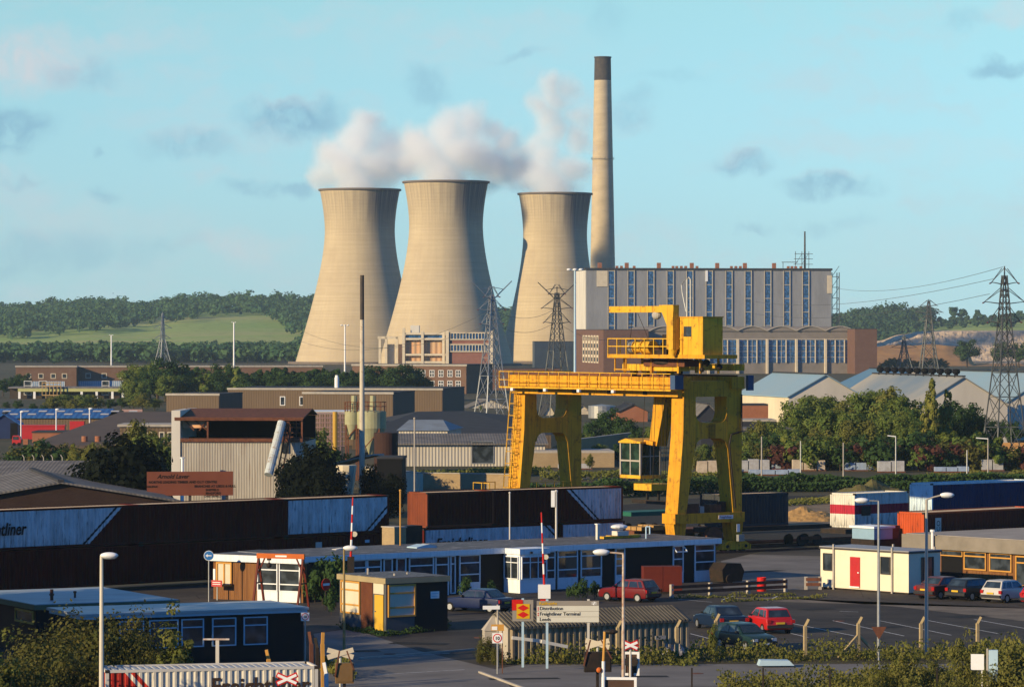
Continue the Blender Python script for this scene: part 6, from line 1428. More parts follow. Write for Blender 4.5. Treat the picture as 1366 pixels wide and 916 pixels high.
cabwin(545, 578, (.72,), nx=1); cabwin(580, 598, (.72,)); cabwin(600, 607, (.8,), z0=.15, low='n'); cabwin(612, 640, (.3, .74), nx=1)
for a_, b_ in ((711, 740), (743, 770), (774, 802)): cabwin(a_, b_, (.3, .80))
cabwin(820, 833, (.35, .62)); cabwin(897, 911, (.5,)); cabwin(926, 953, (.34, .78))
ow = MB(); x0, x1 = X_(897), X_(911); 
ow.bar((x0, -.45, 2.1), (x0, -.06, 2.45), .06); ow.bar((x1, -.45, 2.1), (x1, -.06, 2.45), .06); ow.bar((x0, -.45, 2.1), (x1, -.45, 2.1), .07); ow.bar((x0, -.06, 2.45), (x1, -.06, 2.45), .07); ow.build('open_fanlight', m_cabw, lc)
# curtains of warm light-toned boarding inside two windows
for a_, b_ in ((754, 769), (776, 782), (790, 800)): MB().box(X_(a_), X_(b_), -.045, -.032, .95, 2.3).build('blind', mat('brown_blind', (.20, .11, .07), None, 1, .8, .6), lc)
# porch
x0, x1 = X_(672), X_(708.5)
po = MB(); po.box(x0, x1, -1.7, -.005, 0, HT - .36); po = po.build('porch', m_cabw, lc)
MB().box(x0 - .12, x1 + .12, -1.85, -.29, HT - .357, HT - .01).build('porch_roof', m_cabw, lc)
window(po, x0 + .15, .95, x1 - x0 - .3, 1.35, y=-1.705, frame=m_cabw, nx=3, rows=(.75,), t_=.05)
window(po, -1.55, .95, 1.4, 1.35, y=x0 - .005, axis='Y', out=-1, frame=m_cabw, nx=2, rows=(.75,), t_=.05)
for k in (.35, .75): MB().cb(x0 + (x1 - x0) * k, -1.9, HT - .25, .16, .12, .12).build('bulkhead_lamp', m_gre, po)
# left annexe (boarded end)
rza = R(-31); A0 = gx(284.5, 241.6); La = reach(A0, rza, 404)
an = thing('boarded_annexe', 'cedar-boarded annexe with white fascia at the left end of the long cabin', 'cabin', A0, rza)
MB().box(0, La, .02, 5, 0, HT - .45).build('wall', m_wood, an); MB().box(-.2, La + .05, -.25, 5.2, HT - .447, HT - .03).build('fascia', m_cabw, an); MB().box(-.1, La, -.15, 5.1, HT - .028, HT - .005).build('roof_felt', m_roofw, an)
XA = lambda px: reach(A0, rza, px)
m_orf = mat('orange_window_frame', (.55, .28, .06), None, 1, .6, .4); m_crt = mat('cream_curtain', (.60, .55, .42), (.5, .45, .33), 2, .9, .5)
window(an, XA(291), .95, XA(308) - XA(291), 1.3, frame=m_orf, pane=m_crt, nx=2, t_=.1)
for a_, b_ in ((344, 371), (373, 401)):
    x0, x1 = XA(a_), XA(b_); window(an, x0 + .07, .72, x1 - x0 - .14, 1.75, frame=m_cabw, rows=(.22, .72), t_=.07); MB().box(x0, x1, -.07, .015, 0, .64).build('lower_panel', m_cabw, an)
MB().box(XA(284.8), XA(287.6), -.04, .015, 1.2, 1.9).build('notice', m_clean, an)
rr = thing('warning_sign', 'small red notice board at the boarded annexe corner', 'sign', gx(289.5, 240.5), rza); MB().box(-.4, .4, -.04, 0, .85, 1.25).build('board', m_red, rr); b = MB(); b.box(-.3, .3, -.06, -.042, 1.1, 1.14); b.box(-.3, .3, -.06, -.042, .98, 1.02); b.build('lettering', m_clean, rr); MB().bar((0, .03, 0), (0, .03, .9), .06).build('post', m_steel, rr)
rr = thing('direction_sign', 'round blue sign with a white left arrow', 'sign', gx(278.5, 239), 0)
MB().tube((0, -.03, 2.88), (0, 0, 2.88), .31, n=28).build('rim', m_clean, rr); MB().tube((0, -.045, 2.88), (0, -.031, 2.88), .28, n=28).build('disc', mat('sign_blue', (.03, .16, .42), None, 1, .4, .1), rr)
b = MB(); b.box(-.1, .18, -.055, -.047, 2.85, 2.91); b.poly([(-.2, -.05, 2.88), (-.06, -.05, 2.77), (-.06, -.05, 2.99)]); b.build('arrow', m_clean, rr); MB().tube((0, .03, 0), (0, .03, 3.0), .04, n=8).build('post', m_steel, rr)
# things on the cabin roof
def on(ob, x, y): return ob.matrix_world @ Vector((x, y, 0))
bpy.context.view_layer.update()
M_lc = Matrix.Translation(C0) @ Matrix.Rotation(rzc, 4, 'Z')
def roofpt(px, y, z=HT + .03): x = X_(px); p = M_lc @ Vector((x, y, z)); return p
p = gx(527, 254); ch = thing('brick_chimney_block', 'small square buff brick chimney block behind the cabin roof', 'chimney', p, rzc); MB().box(-.05, .9, 0, 1.4, 0, zat(704, 254)).build('stack', m_bricky, ch); MB().box(-.1, .95, -.05, 1.45, zat(704, 254) + .002, zat(704, 254) + .08).build('cap', m_curb, ch)
MB().box(.95, 2.4, .2, 1.4, 2.0, 3.9).build('dark_lean_to', m_gre, ch)
for px, Y, t_, r_, mm, lb in ((534, 250, 654, .055, m_orf, 'thin yellow pole beside the brick chimney block'), (680, 262, 657, .05, m_panelw, 'slim pale pole rising behind the cabin roof, left of the two'), (742, 258, 655, .07, m_panelw, 'thicker pale pole with a small box rising behind the cabin roof'), (553, 300, 558, .06, m_curb, 'tall thin pole behind the orange-ended container')):
    rr = thing('slim_pole', lb, 'pole', gx(px, Y), 0, 'slim poles behind the cabin'); MB().tube((0, 0, 0), (0, 0, zat(t_, Y)), r_, n=8).build('shaft', mm, rr)
    if px == 742: MB().cb(-.22, 0, zat(t_, Y) - .5, .25, .2, 1.1).build('box', m_clean, rr)
    MB().ball((0, 0, zat(t_, Y)), r_ * 1.6, 6).build('cap', mm, rr)
pp = roofpt(838, 3.2); rr = thing('roof_vent', 'pale square flue on the cabin roof near its right end', 'vent', pp, rzc); MB().box(-.1, .1, -.1, .1, 0, 1.0).build('flue', m_panelw, rr); MB().cb(0, 0, 1.04, .3, .3, .06).build('cap', m_clean, rr)
for i, (px, y, w_, d_, h_, mm) in enumerate([(586, 2.4, 1.6, 1.1, .22, m_bluep), (608, 3.6, 1.2, .8, .16, m_panelw), (500, 4.2, 1.2, .5, .1, m_panelw)]):
    rr = thing('roof_sheet', ['pale blue rooflight lying on the cabin roof', 'white boarding lying on the cabin roof', 'thin pale strip lying on the cabin roof, left'][i], 'sheet', roofpt(px, y), rzc, 'sheets lying on the cabin roof'); MB().prism([(0, 0, 0), (w_, 0, 0), (w_, 0, h_ * .3), (w_ * .5, 0, h_), (0, 0, h_ * .3)], (0, d_, 0)).build('sheet', mm, rr)
pp = roofpt(872, 3.5); rr = thing('roof_lantern', 'white domed extractor on a stack of yellow timber, right end of the cabin roof', 'extractor', pp, rzc)
MB().cb(0, 0, .1, 3.2, .5, .14).build('timber', m_yelb, rr); MB().cb(.9, .8, .1, 2.6, .5, .14).build('timber', m_yelb, rr); MB().cb(0, 0, .35, .9, .7, .3).build('base', m_panelw, rr); MB().ball((-.1, 0, .78), .62, 10, (1, .8, .3)).build('dome', m_clean, rr)
pp = roofpt(890, 2.2); rr = thing('blue_pipe', 'bent pale blue pipe on the cabin roof', 'pipe', pp, 0); MB().path([(0, 0, 0), (0, 0, .8), (.25, 0, .8), (.25, 0, .3)], .05, 8).build('pipe', m_bluep, rr)

# ================================================================== kiosk
rzk = R(34); K0 = gx(515, 214); kz = 3.08
kk = thing('gatehouse', 'small square gatehouse kiosk with cream panels, orange frames and a yellow door', 'kiosk', K0, rzk)
Lk = reach(K0, rzk, 597); Dk = reach(K0, rzk + math.pi / 2, 453)
MB().box(0, Lk, 0, Dk, 0, kz - .3).build('wall', mat('kiosk_grey_panel', (.09, .095, .10), None, 1.5, .8, .5), kk)
MB().box(-.12, Lk + .12, -.12, Dk + .12, kz - .297, kz).build('fascia', mat('beige_fascia', (.36, .29, .16), (.28, .22, .13), 1, .8, .6), kk)
MB().box(-.05, Lk + .05, -.05, Dk + .05, kz + .002, kz + .03).build('roof_felt', m_roofw, kk)
MB().box(Lk * .46, Lk - .003, -.012, -.002, 0, kz - .31).build('black_wall', m_cabd, kk)
YK = lambda px: reach(K0, rzk + math.pi / 2, px)
def kwin(y0, y1, z0, z1, rows):
    return window(kk, y0 + .07, z0, y1 - y0 - .14, z1 - z0, y=-.003, axis='Y', out=-1, frame=m_orf, pane=m_crt, rows=rows, t_=.09)
kwin(YK(481), YK(456), 1.0, kz - .42, (.25, .75))
MB().box(-.03, -.003, YK(497.5), YK(482), 0, kz - .32).build('brown_panel', mat('brown_boarding', (.13, .045, .02), (.09, .03, .015), 2, .8, .8), kk)
dr = MB().box(-.05, -.003, YK(512), YK(500.5), .12, kz - .95).build('door', mat('yellow_door', (.60, .36, .04), None, 1, .5, .3), kk); MB().box(-.045, -.003, YK(512.5), YK(499), kz - .9, kz - .32).build('over_panel', m_cream, kk)
MB().cb(-.09, YK(500.5) - .12, 1.2, .06, .1, .05).build('handle', m_steel, dr)
window(kk, .2, 1.0, Lk * .40, kz - .3 - 1.15, y=-.003, frame=m_orf, pane=m_crt, rows=(.27, .76), t_=.09)
pl = MB().box(Lk * .72, Lk * .86, -.03, -.014, 1.85, 2.25).build('notice', m_clean, kk)
b = MB(); b.box(Lk * .735, Lk * .845, -.034, -.031, 2.1, 2.15); b.box(Lk * .735, Lk * .845, -.034, -.031, 1.95, 2.0); b.build('lettering', m_bluep, pl)
for (x, y, h) in ((.8, 3.2, .35), (1.5, 1.5, .12), (2.8, 2.2, .1)): MB().tube((x, y, kz + .03), (x, y, kz + .03 + h), .06, n=6).build('roof_pipe', m_curb, kk)
# ================================================================== portakabin
pkA = Vector((20.2, 251.4, 0)); d_ = Vector((25.35 - 20.2, 245.4 - 251.4, 0)); rzp = math.atan2(d_.y, d_.x); Lp = d_.length
m_pk = mat('cream_portable_paint', (.70, .65, .48), (.63, .57, .42), 1.2, .55, .5)
pk = thing('portable_cabin', 'cream portable cabin with a bright red door and two dark windows', 'cabin', pkA, rzp)
Dp = 2.95
MB().box(0, Lp, 0, Dp, .12, 2.62).build('wall', m_pk, pk); MB().box(-.08, Lp + .08, -.08, Dp + .08, 2.623, 2.72).build('roof_edge', m_soot, pk); MB().box(-.06, Lp + .06, -.06, Dp + .06, 2.722, 2.78).build('roof', mat('grey_cabin_roof', (.30, .30, .31), None, 1, .5, .5), pk)
MB().box(.1, Lp - .1, .1, Dp - .1, 0, .118).build('skid', m_gre, pk)
XP = lambda px: reach(pkA, rzp, px)
for a_, b_ in ((1099.5, 1110.5), (1176, 1187.5)): window(pk, XP(a_), 1.25, XP(b_) - XP(a_), 1.05, frame=m_soot, t_=.04)
dr = MB().box(XP(1134.5), XP(1147.5), -.05, -.003, .25, 2.2).build('door', m_red, pk); MB().cb(XP(1146), -.08, 1.2, .1, .06, .08).build('handle', m_clean, dr); MB().box(XP(1134.5), XP(1147.5), -.12, -.055, .22, .3).build('step', m_clean, dr)
for px in (1113, 1191): MB().box(XP(px) - .06, XP(px) + .06, -.12, -.003, 0, 2.95).build('lifting_post', m_curb, pk)
for px, y in ((1150, Dp - .1), (1205, Dp - .1)): MB().box(XP(px) - .05, XP(px) + .05, y, y + .1, 2.78, 2.95).build('lifting_eye', m_curb, pk)
MB().box(XP(1104), XP(1111), -.03, -.003, .3, .65).build('vent', m_steel, pk)
window(pk, 1.2, .8, 1.0, 1.5, y=Lp + .003, axis='Y', out=1, frame=m_soot, t_=.05)
# right office
rzo = R(-51); oA = gx(1212, 258.5); ro = thing('timber_office', 'flat-roofed office with a concrete fascia and orange timber windows, right edge', 'office', oA, rzo); Lo = 16; Ho = zat(712, 258)
m_fas = mat('concrete_fascia', (.24, .21, .17), (.17, .15, .12), .8, .9, .8)
MB().box(0, Lo, .02, 12, 0, Ho - .9).build('wall', m_wood, ro); MB().box(-.3, Lo, -.35, 12.3, Ho - .897, Ho).build('fascia', m_fas, ro); MB().box(-.1, Lo, -.15, 12.1, Ho + .002, Ho + .04).build('roof_felt', mat('pale_roof', (.36, .32, .27), (.26, .23, .2), .7, .9, .8), ro)
XO = lambda px: reach(oA, rzo, px)
MB().box(XO(1256), XO(1284), -.03, .015, 0, Ho - 1.3).build('dark_opening', m_black, ro)
window(ro, XO(1256), Ho - 1.25, XO(1284) - XO(1256), .26, frame=m_orf, t_=.07)
for a_, b_ in ((1288, 1315), (1322, 1349)): window(ro, XO(a_), Ho - 2.05, XO(b_) - XO(a_), 1.05, frame=m_orf, rows=(.78,), t_=.09)
window(ro, XO(1357), .3, 1.4, Ho - 1.4, frame=m_orf, rows=(.8,), t_=.09)
MB().box(XO(1362), XO(1362) + .45, -.02, -.0, 1.5, 1.9).build('notice', m_clean, ro)
MB().tube((XO(1251), -.5, 0), (XO(1251), -.5, Ho + .25), .09, n=8).tube((XO(1251), -.5, Ho + .25), (XO(1251), -.5, Ho + .4), .16, n=8).build('flue', m_clean, ro)
# tractor cab behind
rr = thing('yard_tug', 'boxy vehicle cab with pale roof behind the portable cabin', 'vehicle', gx(1166, 262), R(38))
MB().box(0, 2.8, 0, 2.3, .6, 2.6).build('cab', m_gre, rr); MB().box(-.1, 1.9, -.1, 2.4, 3.35, 3.5).build('roof', m_clean, rr); MB().box(.02, 1.75, .02, 2.2, 2.603, 3.35).build('glasshouse', mat('pale_reflective_glass', (.25, .38, .48), None, 2, .1, .3), rr)
for x in (.5, 2.2): MB().tube((x, -.15, .5), (x, .2, .5), .5, n=16).build('wheel', m_black, rr)
b = MB(); b.box(1.8, 2.7, .1, 2.2, 2.603, 3.5); b.build('rear_rack', m_rust, rr)
# ================================================================== near-left buildings
rzf = R(25); f0 = gx(112, 190); Lf = reach(f0, rzf, 405); hf = zat(819, 190)
fh = thing('dark_site_hut', 'long dark site hut with pale blue window frames and a pale roof, lower left', 'hut', f0, rzf)
MB().box(0, Lf, 0, 4.6, 0, hf - .25).build('wall', m_cabd, fh); MB().box(-.2, Lf + .1, -.25, 4.9, hf - .247, hf - .1).build('fascia', m_bluep, fh); MB().box(-.3, Lf + .15, -.35, 5.0, hf - .098, hf + .03).build('roof', mat('pale_hut_roof', (.40, .42, .42), (.28, .29, .30), .8, .45, .8, stretch=(.4, 1, 1)), fh)
XF = lambda px: reach(f0, rzf, px)
for a_, b_, r_ in ((243, 270, (.72,)), (284, 313, (.72,)), (326, 355, (.72,)), (200, 236, (.72,)), (160, 190, (.72,))): window(fh, XF(a_), hf - 1.75, XF(b_) - XF(a_), 1.3, frame=m_bluep, rows=r_, t_=.06)
f1 = gx(48, 200); rzg = R(27); L1 = reach(f1, rzg, 235); h1 = zat(806, 200)
fb = thing('flat_roofed_lodge', 'flat pale-roofed lodge with an orange-framed window, far lower left', 'hut', f1, rzg)
D1 = 11; MB().box(0, L1, 0, D1, 0, h1 - .28).build('wall', mat('red_brown_panel', (.09, .03, .02), None, 2, .8, .6), fb); MB().box(-.15, L1 + .15, -.15, D1 + .15, h1 - .277, h1 - .02).build('fascia', mat('khaki_fascia', (.20, .17, .09), None, 1, .8, .5), fb); MB().box(-.1, L1 + .1, -.1, D1 + .1, h1 - .018, h1 + .02).build('roof_felt', mat('blue_grey_felt', (.36, .42, .44), (.28, .30, .32), .6, .5, .9, stretch=(.4, 1, 1)), fb)
MB().box(.0, L1, -.02, -.003, 0, h1 - .3).build('dark_wall', m_cabd, fb)
window(fb, .35, h1 - .95, 2.6, .5, y=-.003, axis='Y', out=-1, frame=m_orf, t_=.1)
for i, (px, Y, t_) in enumerate([(69, 203, 786), (100, 205, 790)]): rr = thing('roof_flue', ['thicker flue on the lodge roof', 'thinner flue on the lodge roof'][i], 'flue', (*gx(px, Y).xy, h1 + .02), 0); MB().tube((0, 0, 0), (0, 0, zat(t_, Y) - h1), .09 - .03 * i, n=8).build('pipe', m_rust, rr); MB().tube((0, 0, .25), (0, 0, .35), .13 - .04 * i, n=8).build('collar', m_rust, rr)
b = MB(); b.box(0, reach(gx(150, 226), R(12), 285), 0, .3, 0, .5); rr = thing('kerb_wall', 'long low bluish kerb wall before the dark container row', 'wall', gx(150, 226), R(12)); b.build('coping', m_steel, rr)
# foreground container
rzn = R(13); n0 = gx(141, 162.5); 
m_nf = livery('white_red_front_livery', (.62, .58, .48), (.52, .48, .40), (.42, .03, .02), [(-1, -.9, 3.0)], [(-1, -.9, 3.35, .12, (.42, .03, .02))])
nc = container('white and red container lettered in dark brown, along the bottom left', (n0.x, n0.y, 0), rzn, 9.12, m_nf, mat('red_end_old', (.30, .05, .03), (.2, .04, .03), 2, .7, .6), 2.55, roofm=mat('silver_container_roof', (.45, .46, .47), (.30, .30, .31), 1, .5, .7), pitch=.30, fm=m_panelw)
text('lettering', 'Freightliner', 1.02, mat('brown_lettering', (.05, .03, .02), None, 4, .8, .5), (4.5, -.01, 1.42), R(90), 0, nc, .006, .0, bold=.02, sx=.9)

# ================================================================== signs and street furniture
m_sgrey = mat('sign_grey', (.28, .25, .21), None, 1, .6, .3); m_swhite = mat('sign_white', (.62, .60, .50), (.56, .53, .44), 1, .6, .4); m_sred = mat('sign_red', (.55, .015, .01), None, 2, .5, .2); m_syel = mat('sign_yellow', (.62, .36, .01), None, 2, .5, .2)
m_stext = mat('sign_text', (.02, .018, .015), None, 2, .7, .2)
Ysg = 192.; sx_ = F / Ysg; sgA = gx(716, Ysg); rzs = R(2); Ls = 83 / sx_; zt_, zb_ = zat(801, Ysg), zat(829.5, Ysg)
sg = thing('terminal_sign', 'long white and grey terminal name board on two posts, with a double arrow', 'sign', sgA, rzs)
MB().box(0, Ls, 0, .05, zb_, zt_ - .25).build('board', m_swhite, sg); MB().box(0, Ls, -.004, .05, zt_ - .247, zt_).build('header', m_sgrey, sg)
for k in (1, 2): z = zb_ + (zt_ - .25 - zb_) * k / 3; MB().box(0, Ls, -.006, -.001, z - .008, z + .008).build('divider', m_sgrey, sg)
for x in (.52, Ls - .52): MB().box(x - .06, x + .06, .053, .13, 0, zt_ + .08).build('post', m_bluep if x < 1 else m_panelw, sg)
text('lettering', 'Railfreight', .22, m_syel, (.12, -.012, zt_ - .2), R(90), 0, sg, .004, bold=.004)
rh = (zt_ - .25 - zb_) / 3
for k, s_ in enumerate(('Distribution', 'Freightliner Terminal', 'Leeds')): text('lettering', s_, .24, m_stext, (.14, -.012, zt_ - .25 - rh * (k + 1) + .07), R(90), 0, sg, .004, bold=.002)
b = MB()
for k in range(2):
    for j in range(2): z = zt_ - .25 - rh * (k + .35 + j * .35); b.poly([(.03, -.01, z), (.07, -.01, z - .045), (.11, -.01, z), (.07, -.01, z + .045)])
b.build('red_diamonds', m_sred, sg)
b = MB(); cx, cz = Ls - .24, zt_ - .125      # double arrow emblem
for s_ in (1, -1):
    b.box(cx - .13, cx + .13, -.012, -.006, cz + s_ * .03 - .012, cz + s_ * .03 + .012)
    x = cx + s_ * .03; z = cz + s_ * .03
    b.add([(x, -.013, z - .0), (x + s_ * .07, -.013, z), (x + s_ * .0, -.013, z + s_ * .055), (x - s_ * .06, -.013, z + s_ * .055)], [(0, 1, 2, 3)])
b.add([(cx - .07, -.0135, cz - .03), (cx - .02, -.0135, cz - .03), (cx + .07, -.0135, cz + .03), (cx + .02, -.0135, cz + .03)], [(0, 1, 2, 3)]); b.build('emblem', m_clean, sg)
A = gx(683.5, Ysg + .7); L2 = 28 / sx_; s2 = thing('freight_logo_sign', 'square grey board with red and yellow diamond emblem left of the name board', 'sign', A, rzs)
MB().box(0, L2, 0, .05, zb_, zt_).build('board', m_sgrey, s2); MB().box(-.02, L2 * .5, -.02, -.002, zt_ - .52, zt_ + .01).build('red_square', m_sred, s2); MB().box(L2 * .2, L2 * .83, -.03, -.021, zb_ + .13, zt_ - .2).build('yellow_square', m_syel, s2)
for k in (0, 1):
    cz = zb_ + .13 + (zt_ - .2 - zb_ - .13) * (.27 + .46 * k); cx = L2 * .515; b = MB(); b.poly([(cx - .3, -.035, cz), (cx, -.035, cz - .16), (cx + .3, -.035, cz), (cx, -.035, cz + .16)]); b.build('diamond', m_sred, s2)
MB().box(L2 / 2 - .06, L2 / 2 + .06, .053, .12, 0, zt_ + .08).build('post', m_bluep, s2)
def roundel(label, px, py, Y, r, num='10', post=True, plate=True):
    z = zat(py, Y); q = thing('speed_limit_sign', label, 'sign', gx(px, Y), 0, 'speed limit signs')
    if plate: MB().box(-r * 1.15, r * 1.15, 0, .02, z - r * 1.15, z + r * 1.15).build('plate', m_clean, q)
    b = MB(); b.tube((0, -.012, z), (0, -.002, z), r, n=28); b.build('ring', m_sred, q); MB().tube((0, -.018, z), (0, -.0125, z), r * .78, n=28).build('face', m_clean, q)
    text('lettering', num, r * 1.05, m_stext, (0, -.021, z - r * .38), R(90), 0, q, .002, align='CENTER', bold=.01)
    if post: MB().tube((0, .05, 0), (0, .05, z + r), .035, n=8).build('post', m_steel, q)
    return q
roundel('10 limit roundel beneath an orange plate, left of the logo sign', 663.5, 850.5, 189, .22)
roundel('10 limit roundel on a pale square plate at the end of the dark hut', 407, 822, 193, .18)
rr = thing('arrow_plate', 'orange and white arrow plate above the speed roundel', 'sign', gx(662, 189.3), 0); z = zat(841, 189); MB().box(-.25, .38, 0, .02, z - .02, z + .3).build('plate', m_orf, rr); MB().box(-.22, .05, -.012, -.002, z + .02, z + .2).build('white_patch', m_clean, rr); MB().bar((.3, .04, 0), (.3, .04, z + .3), .05).build('post', m_rust, rr)
rr = thing('finger_sign', 'white lamp-like bar on a post left of the logo sign', 'sign', gx(664, 193), R(5)); z = zat(810, 193); MB().box(-.75, .1, -.05, .05, z - .08, z + .1).build('arm', m_clean, rr); MB().tube((0, .06, 0), (0, .06, z + .15), .05, n=8).build('post', m_curb, rr)
rr = thing('no_entry_sign', 'red no entry sign with a white bar, turned half away beside the annexe', 'sign', gx(435, 232), R(48)); z = zat(779, 232)
MB().tube((0, -.02, z), (0, 0, z), .38, n=28).build('disc', m_sred, rr); MB().box(-.28, .28, -.03, -.021, z - .07, z + .07).build('bar', m_clean, rr); MB().tube((0, .04, 0), (0, .04, z + .3), .04, n=8).build('post', m_gre, rr)
# give way sign facing away
rr = thing('give_way_sign', 'rusty triangular sign seen from behind on the right lamp post line', 'sign', gx(1172.5, 192), R(5)); z = zat(836, 192); b = MB(); b.prism([(-.38, 0, z + .02), (0, 0, z - .62), (.38, 0, z + .02)], (0, .03, 0)); b.build('plate', m_rust, rr); MB().tube((.0, .06, 0), (.0, .06, z), .04, n=8).build('post', m_steel, rr)

def lamp(label, px, Y, pt, side, arm=.0, r=.085, mp=None, drop=.0, group='street lamps in the yard', rz=0, hl=.75):
    q = thing('street_lamp', label, 'street lamp', gx(px, Y), rz, group); z = zat(pt, Y); mp = mp or m_panelw
    MB().tube((0, 0, 0), (0, 0, z * .45), r * 1.15, r, 10).tube((0, 0, z * .45), (0, 0, z), r, r * .7, 10).build('pole', mp, q)
    if arm: MB().path([(0, 0, z), (side * arm * .5, 0, z + drop * .6), (side * arm, 0, z + drop)], .04, 8).build('arm', mp, q)
    h = MB(); h.ball((side * (arm + hl * .42), 0, z + drop + .02), hl * .5, 10, (1, .42, .36)); hd = h.build('lamp_head', m_clean, q, smooth=True)
    h = MB(); h.ball((side * (arm + hl * .42), 0, z + drop - .06), hl * .42, 8, (1, .38, .28)); h.build('lens', mat('lamp_lens' + str(px), (.35, .36, .36), None, 3, .2, .3), hd)
    return q
lamp('white street lamp in the left foreground before the bush', 135.5, 158, 741, 1, 0, .10, mp=mat('cream_pole', (.62, .56, .44), None, 1, .5, .4), hl=.75)
lamp('brown-poled lamp in front of the kiosk', 459, 196, 731, 1, 0, .07, mp=mat('olive_pole', (.28, .20, .08), None, 1, .6, .4), hl=.75)
lamp('rust-stained white lamp by the level crossing, head to the left', 831.5, 168, 738, -1, .65, .075, mp=mat('stained_pole', (.60, .55, .45), (.30, .12, .05), 1.6, .6, .9, rust=(.25, .09, .03), rustamt=.6), drop=.05, hl=.75)
lamp('grey lamp right of the portable cabin door, head to the left', 1172, 197, 668, -1, .55, .075, mp=m_steel, drop=.02)
lamp('tall pale lamp by the parked cars, head to the right', 1236, 199, 666, 1, .75, .095, mp=m_curb, drop=.22)
# striped barrier arms
def barrier(label, px, Y, pt, pb, lean=0, box=True):
    q = thing('barrier', label, 'barrier', gx(px, Y), 0, 'raised red and white barriers'); z0, z1 = zat(pb, Y), zat(pt, Y); n = 7
    for k in range(n):
        a = z0 + (z1 - z0) * k / n; c = z0 + (z1 - z0) * (k + 1) / n
        MB().tube((lean * (a - z0), 0, a), (lean * (c - z0), 0, c), .07 - .004 * k, .066 - .004 * k, 8).build('arm_band', m_sred if k % 2 == 0 else m_clean, q)
    zd = z0 + (z1 - z0) * .38; MB().tube((lean * (zd - z0) + .17, -.02, zd), (lean * (zd - z0) + .17, .02, zd), .16, n=18).build('disc', m_crt, q)
    if box: MB().box(-.38, .38, -.3, .3, z0 - .85, z0 - .003).build('housing', m_bluep if 0 else m_clean, q); MB().box(-.25, .25, -.2, .2, 0, z0 - .853).build('pedestal', m_sred, q)
    else: MB().box(-.2, .2, -.2, .2, 0, z0 - .003).build('pedestal', m_gre, q)
barrier('raised striped barrier arm with a white housing in front of the long cabin', 726, 236, 683, 779, -.04)
barrier('raised striped barrier arm behind the kiosk', 468, 224, 663, 742, .035, box=False)
# orange hoist gantry
q = thing('hoist_gantry', 'small orange workshop hoist gantry in front of the annexe', 'gantry', gx(374, 234), R(-20)); m_og = mat('orange_red_paint', (.55, .13, .02), (.40, .09, .02), 2, .6, .6); m_og2 = mat('dull_red_paint', (.13, .022, .012), None, 2, .6, .6)
zt = zat(738, 234); MB().box(-1.55, 1.6, -.08, .08, zt - .3, zt).build('beam', m_og, q); MB().box(-.3, .45, -.09, -.082, zt - .2, zt - .1).build('plate', m_clean, q)
for s_ in (-1.45, 1.5):
    b = MB(); b.bar((s_, 0, zt - .3), (s_, -.9, 0), .12); b.bar((s_, 0, zt - .3), (s_, .9, 0), .12); b.bar((s_, -.45, 1.5), (s_, .45, 1.5), .08); b.bar((s_ * .72, 0, zt - .3), (s_, 0, zt - 1.2), .08); b.build('a_frame', m_og2, q)
b = MB(); b.box(-.85, -.65, -.12, .12, zt - .42, zt - .3); b.ball((-.75, 0, zt - .72), .17, 8); b.tube((-.75, 0, zt - .6), (-.75, 0, zt - .4), .03, n=6); b.build('chain_hoist', m_gre, q)
# red bins, drum, guard rails
q = thing('red_store_box', 'pair of dull red steel boxes standing before the long cabin', 'box', gx(859, 246), R(6)); 
for x in (0, 1.25): MB().box(x, x + 1.22, 0, 1.2, .15, 1.75).build('cabinet', m_og2, q)
MB().box(0, 2.47, .05, 1.15, 0, .147).build('skid', m_gre, q)
q = thing('oil_drum', 'bright red steel drum by the guard rail', 'drum', at(1016, 788), 0)
MB().lathe([(.3, 0), (.3, .28), (.32, .3), (.3, .32), (.3, .6), (.32, .62), (.3, .64), (.3, .9), (.27, .9), (.27, .86)], 24, close=True).build('shell', m_sred, q)
def guard(label, pa, pb, n):
    a, c = at(*pa), at(*pb); d = c - a; q = thing('guard_rail', label, 'guard rail', a, math.atan2(d.y, d.x), 'guard rails at the yard edge'); L = d.length
    for k in range(n + 1): x = L * k / n; MB().box(x - .1, x + .1, -.1, .1, 0, .85).build('post', m_curb, q)
    for z in (.35, .68): MB().box(0, L, -.16, -.103, z - .1, z + .1).build('rail', m_rust, q)
guard('low two-rail guard from the red boxes to the red drum', (896, 797), (1048, 789), 3); guard('short guard rail at the left of the portable cabin', (1075, 786), (1094, 786), 1)
q = thing('tipper_bin', 'dark round-backed bin at the right end of the long cabin', 'bin', at(965, 778), R(36)); b = MB(); b.prism([(0, 0, .1), (1.6, 0, .1), (1.8, 0, .8), (1.5, 0, 1.3), (.3, 0, 1.35), (-.1, 0, .9)], (0, 1.4, 0)); b.build('shell', m_gre, q); MB().tube((.5, -.1, .3), (.5, .1, .3), .3, n=12).build('wheel', m_gre, q)

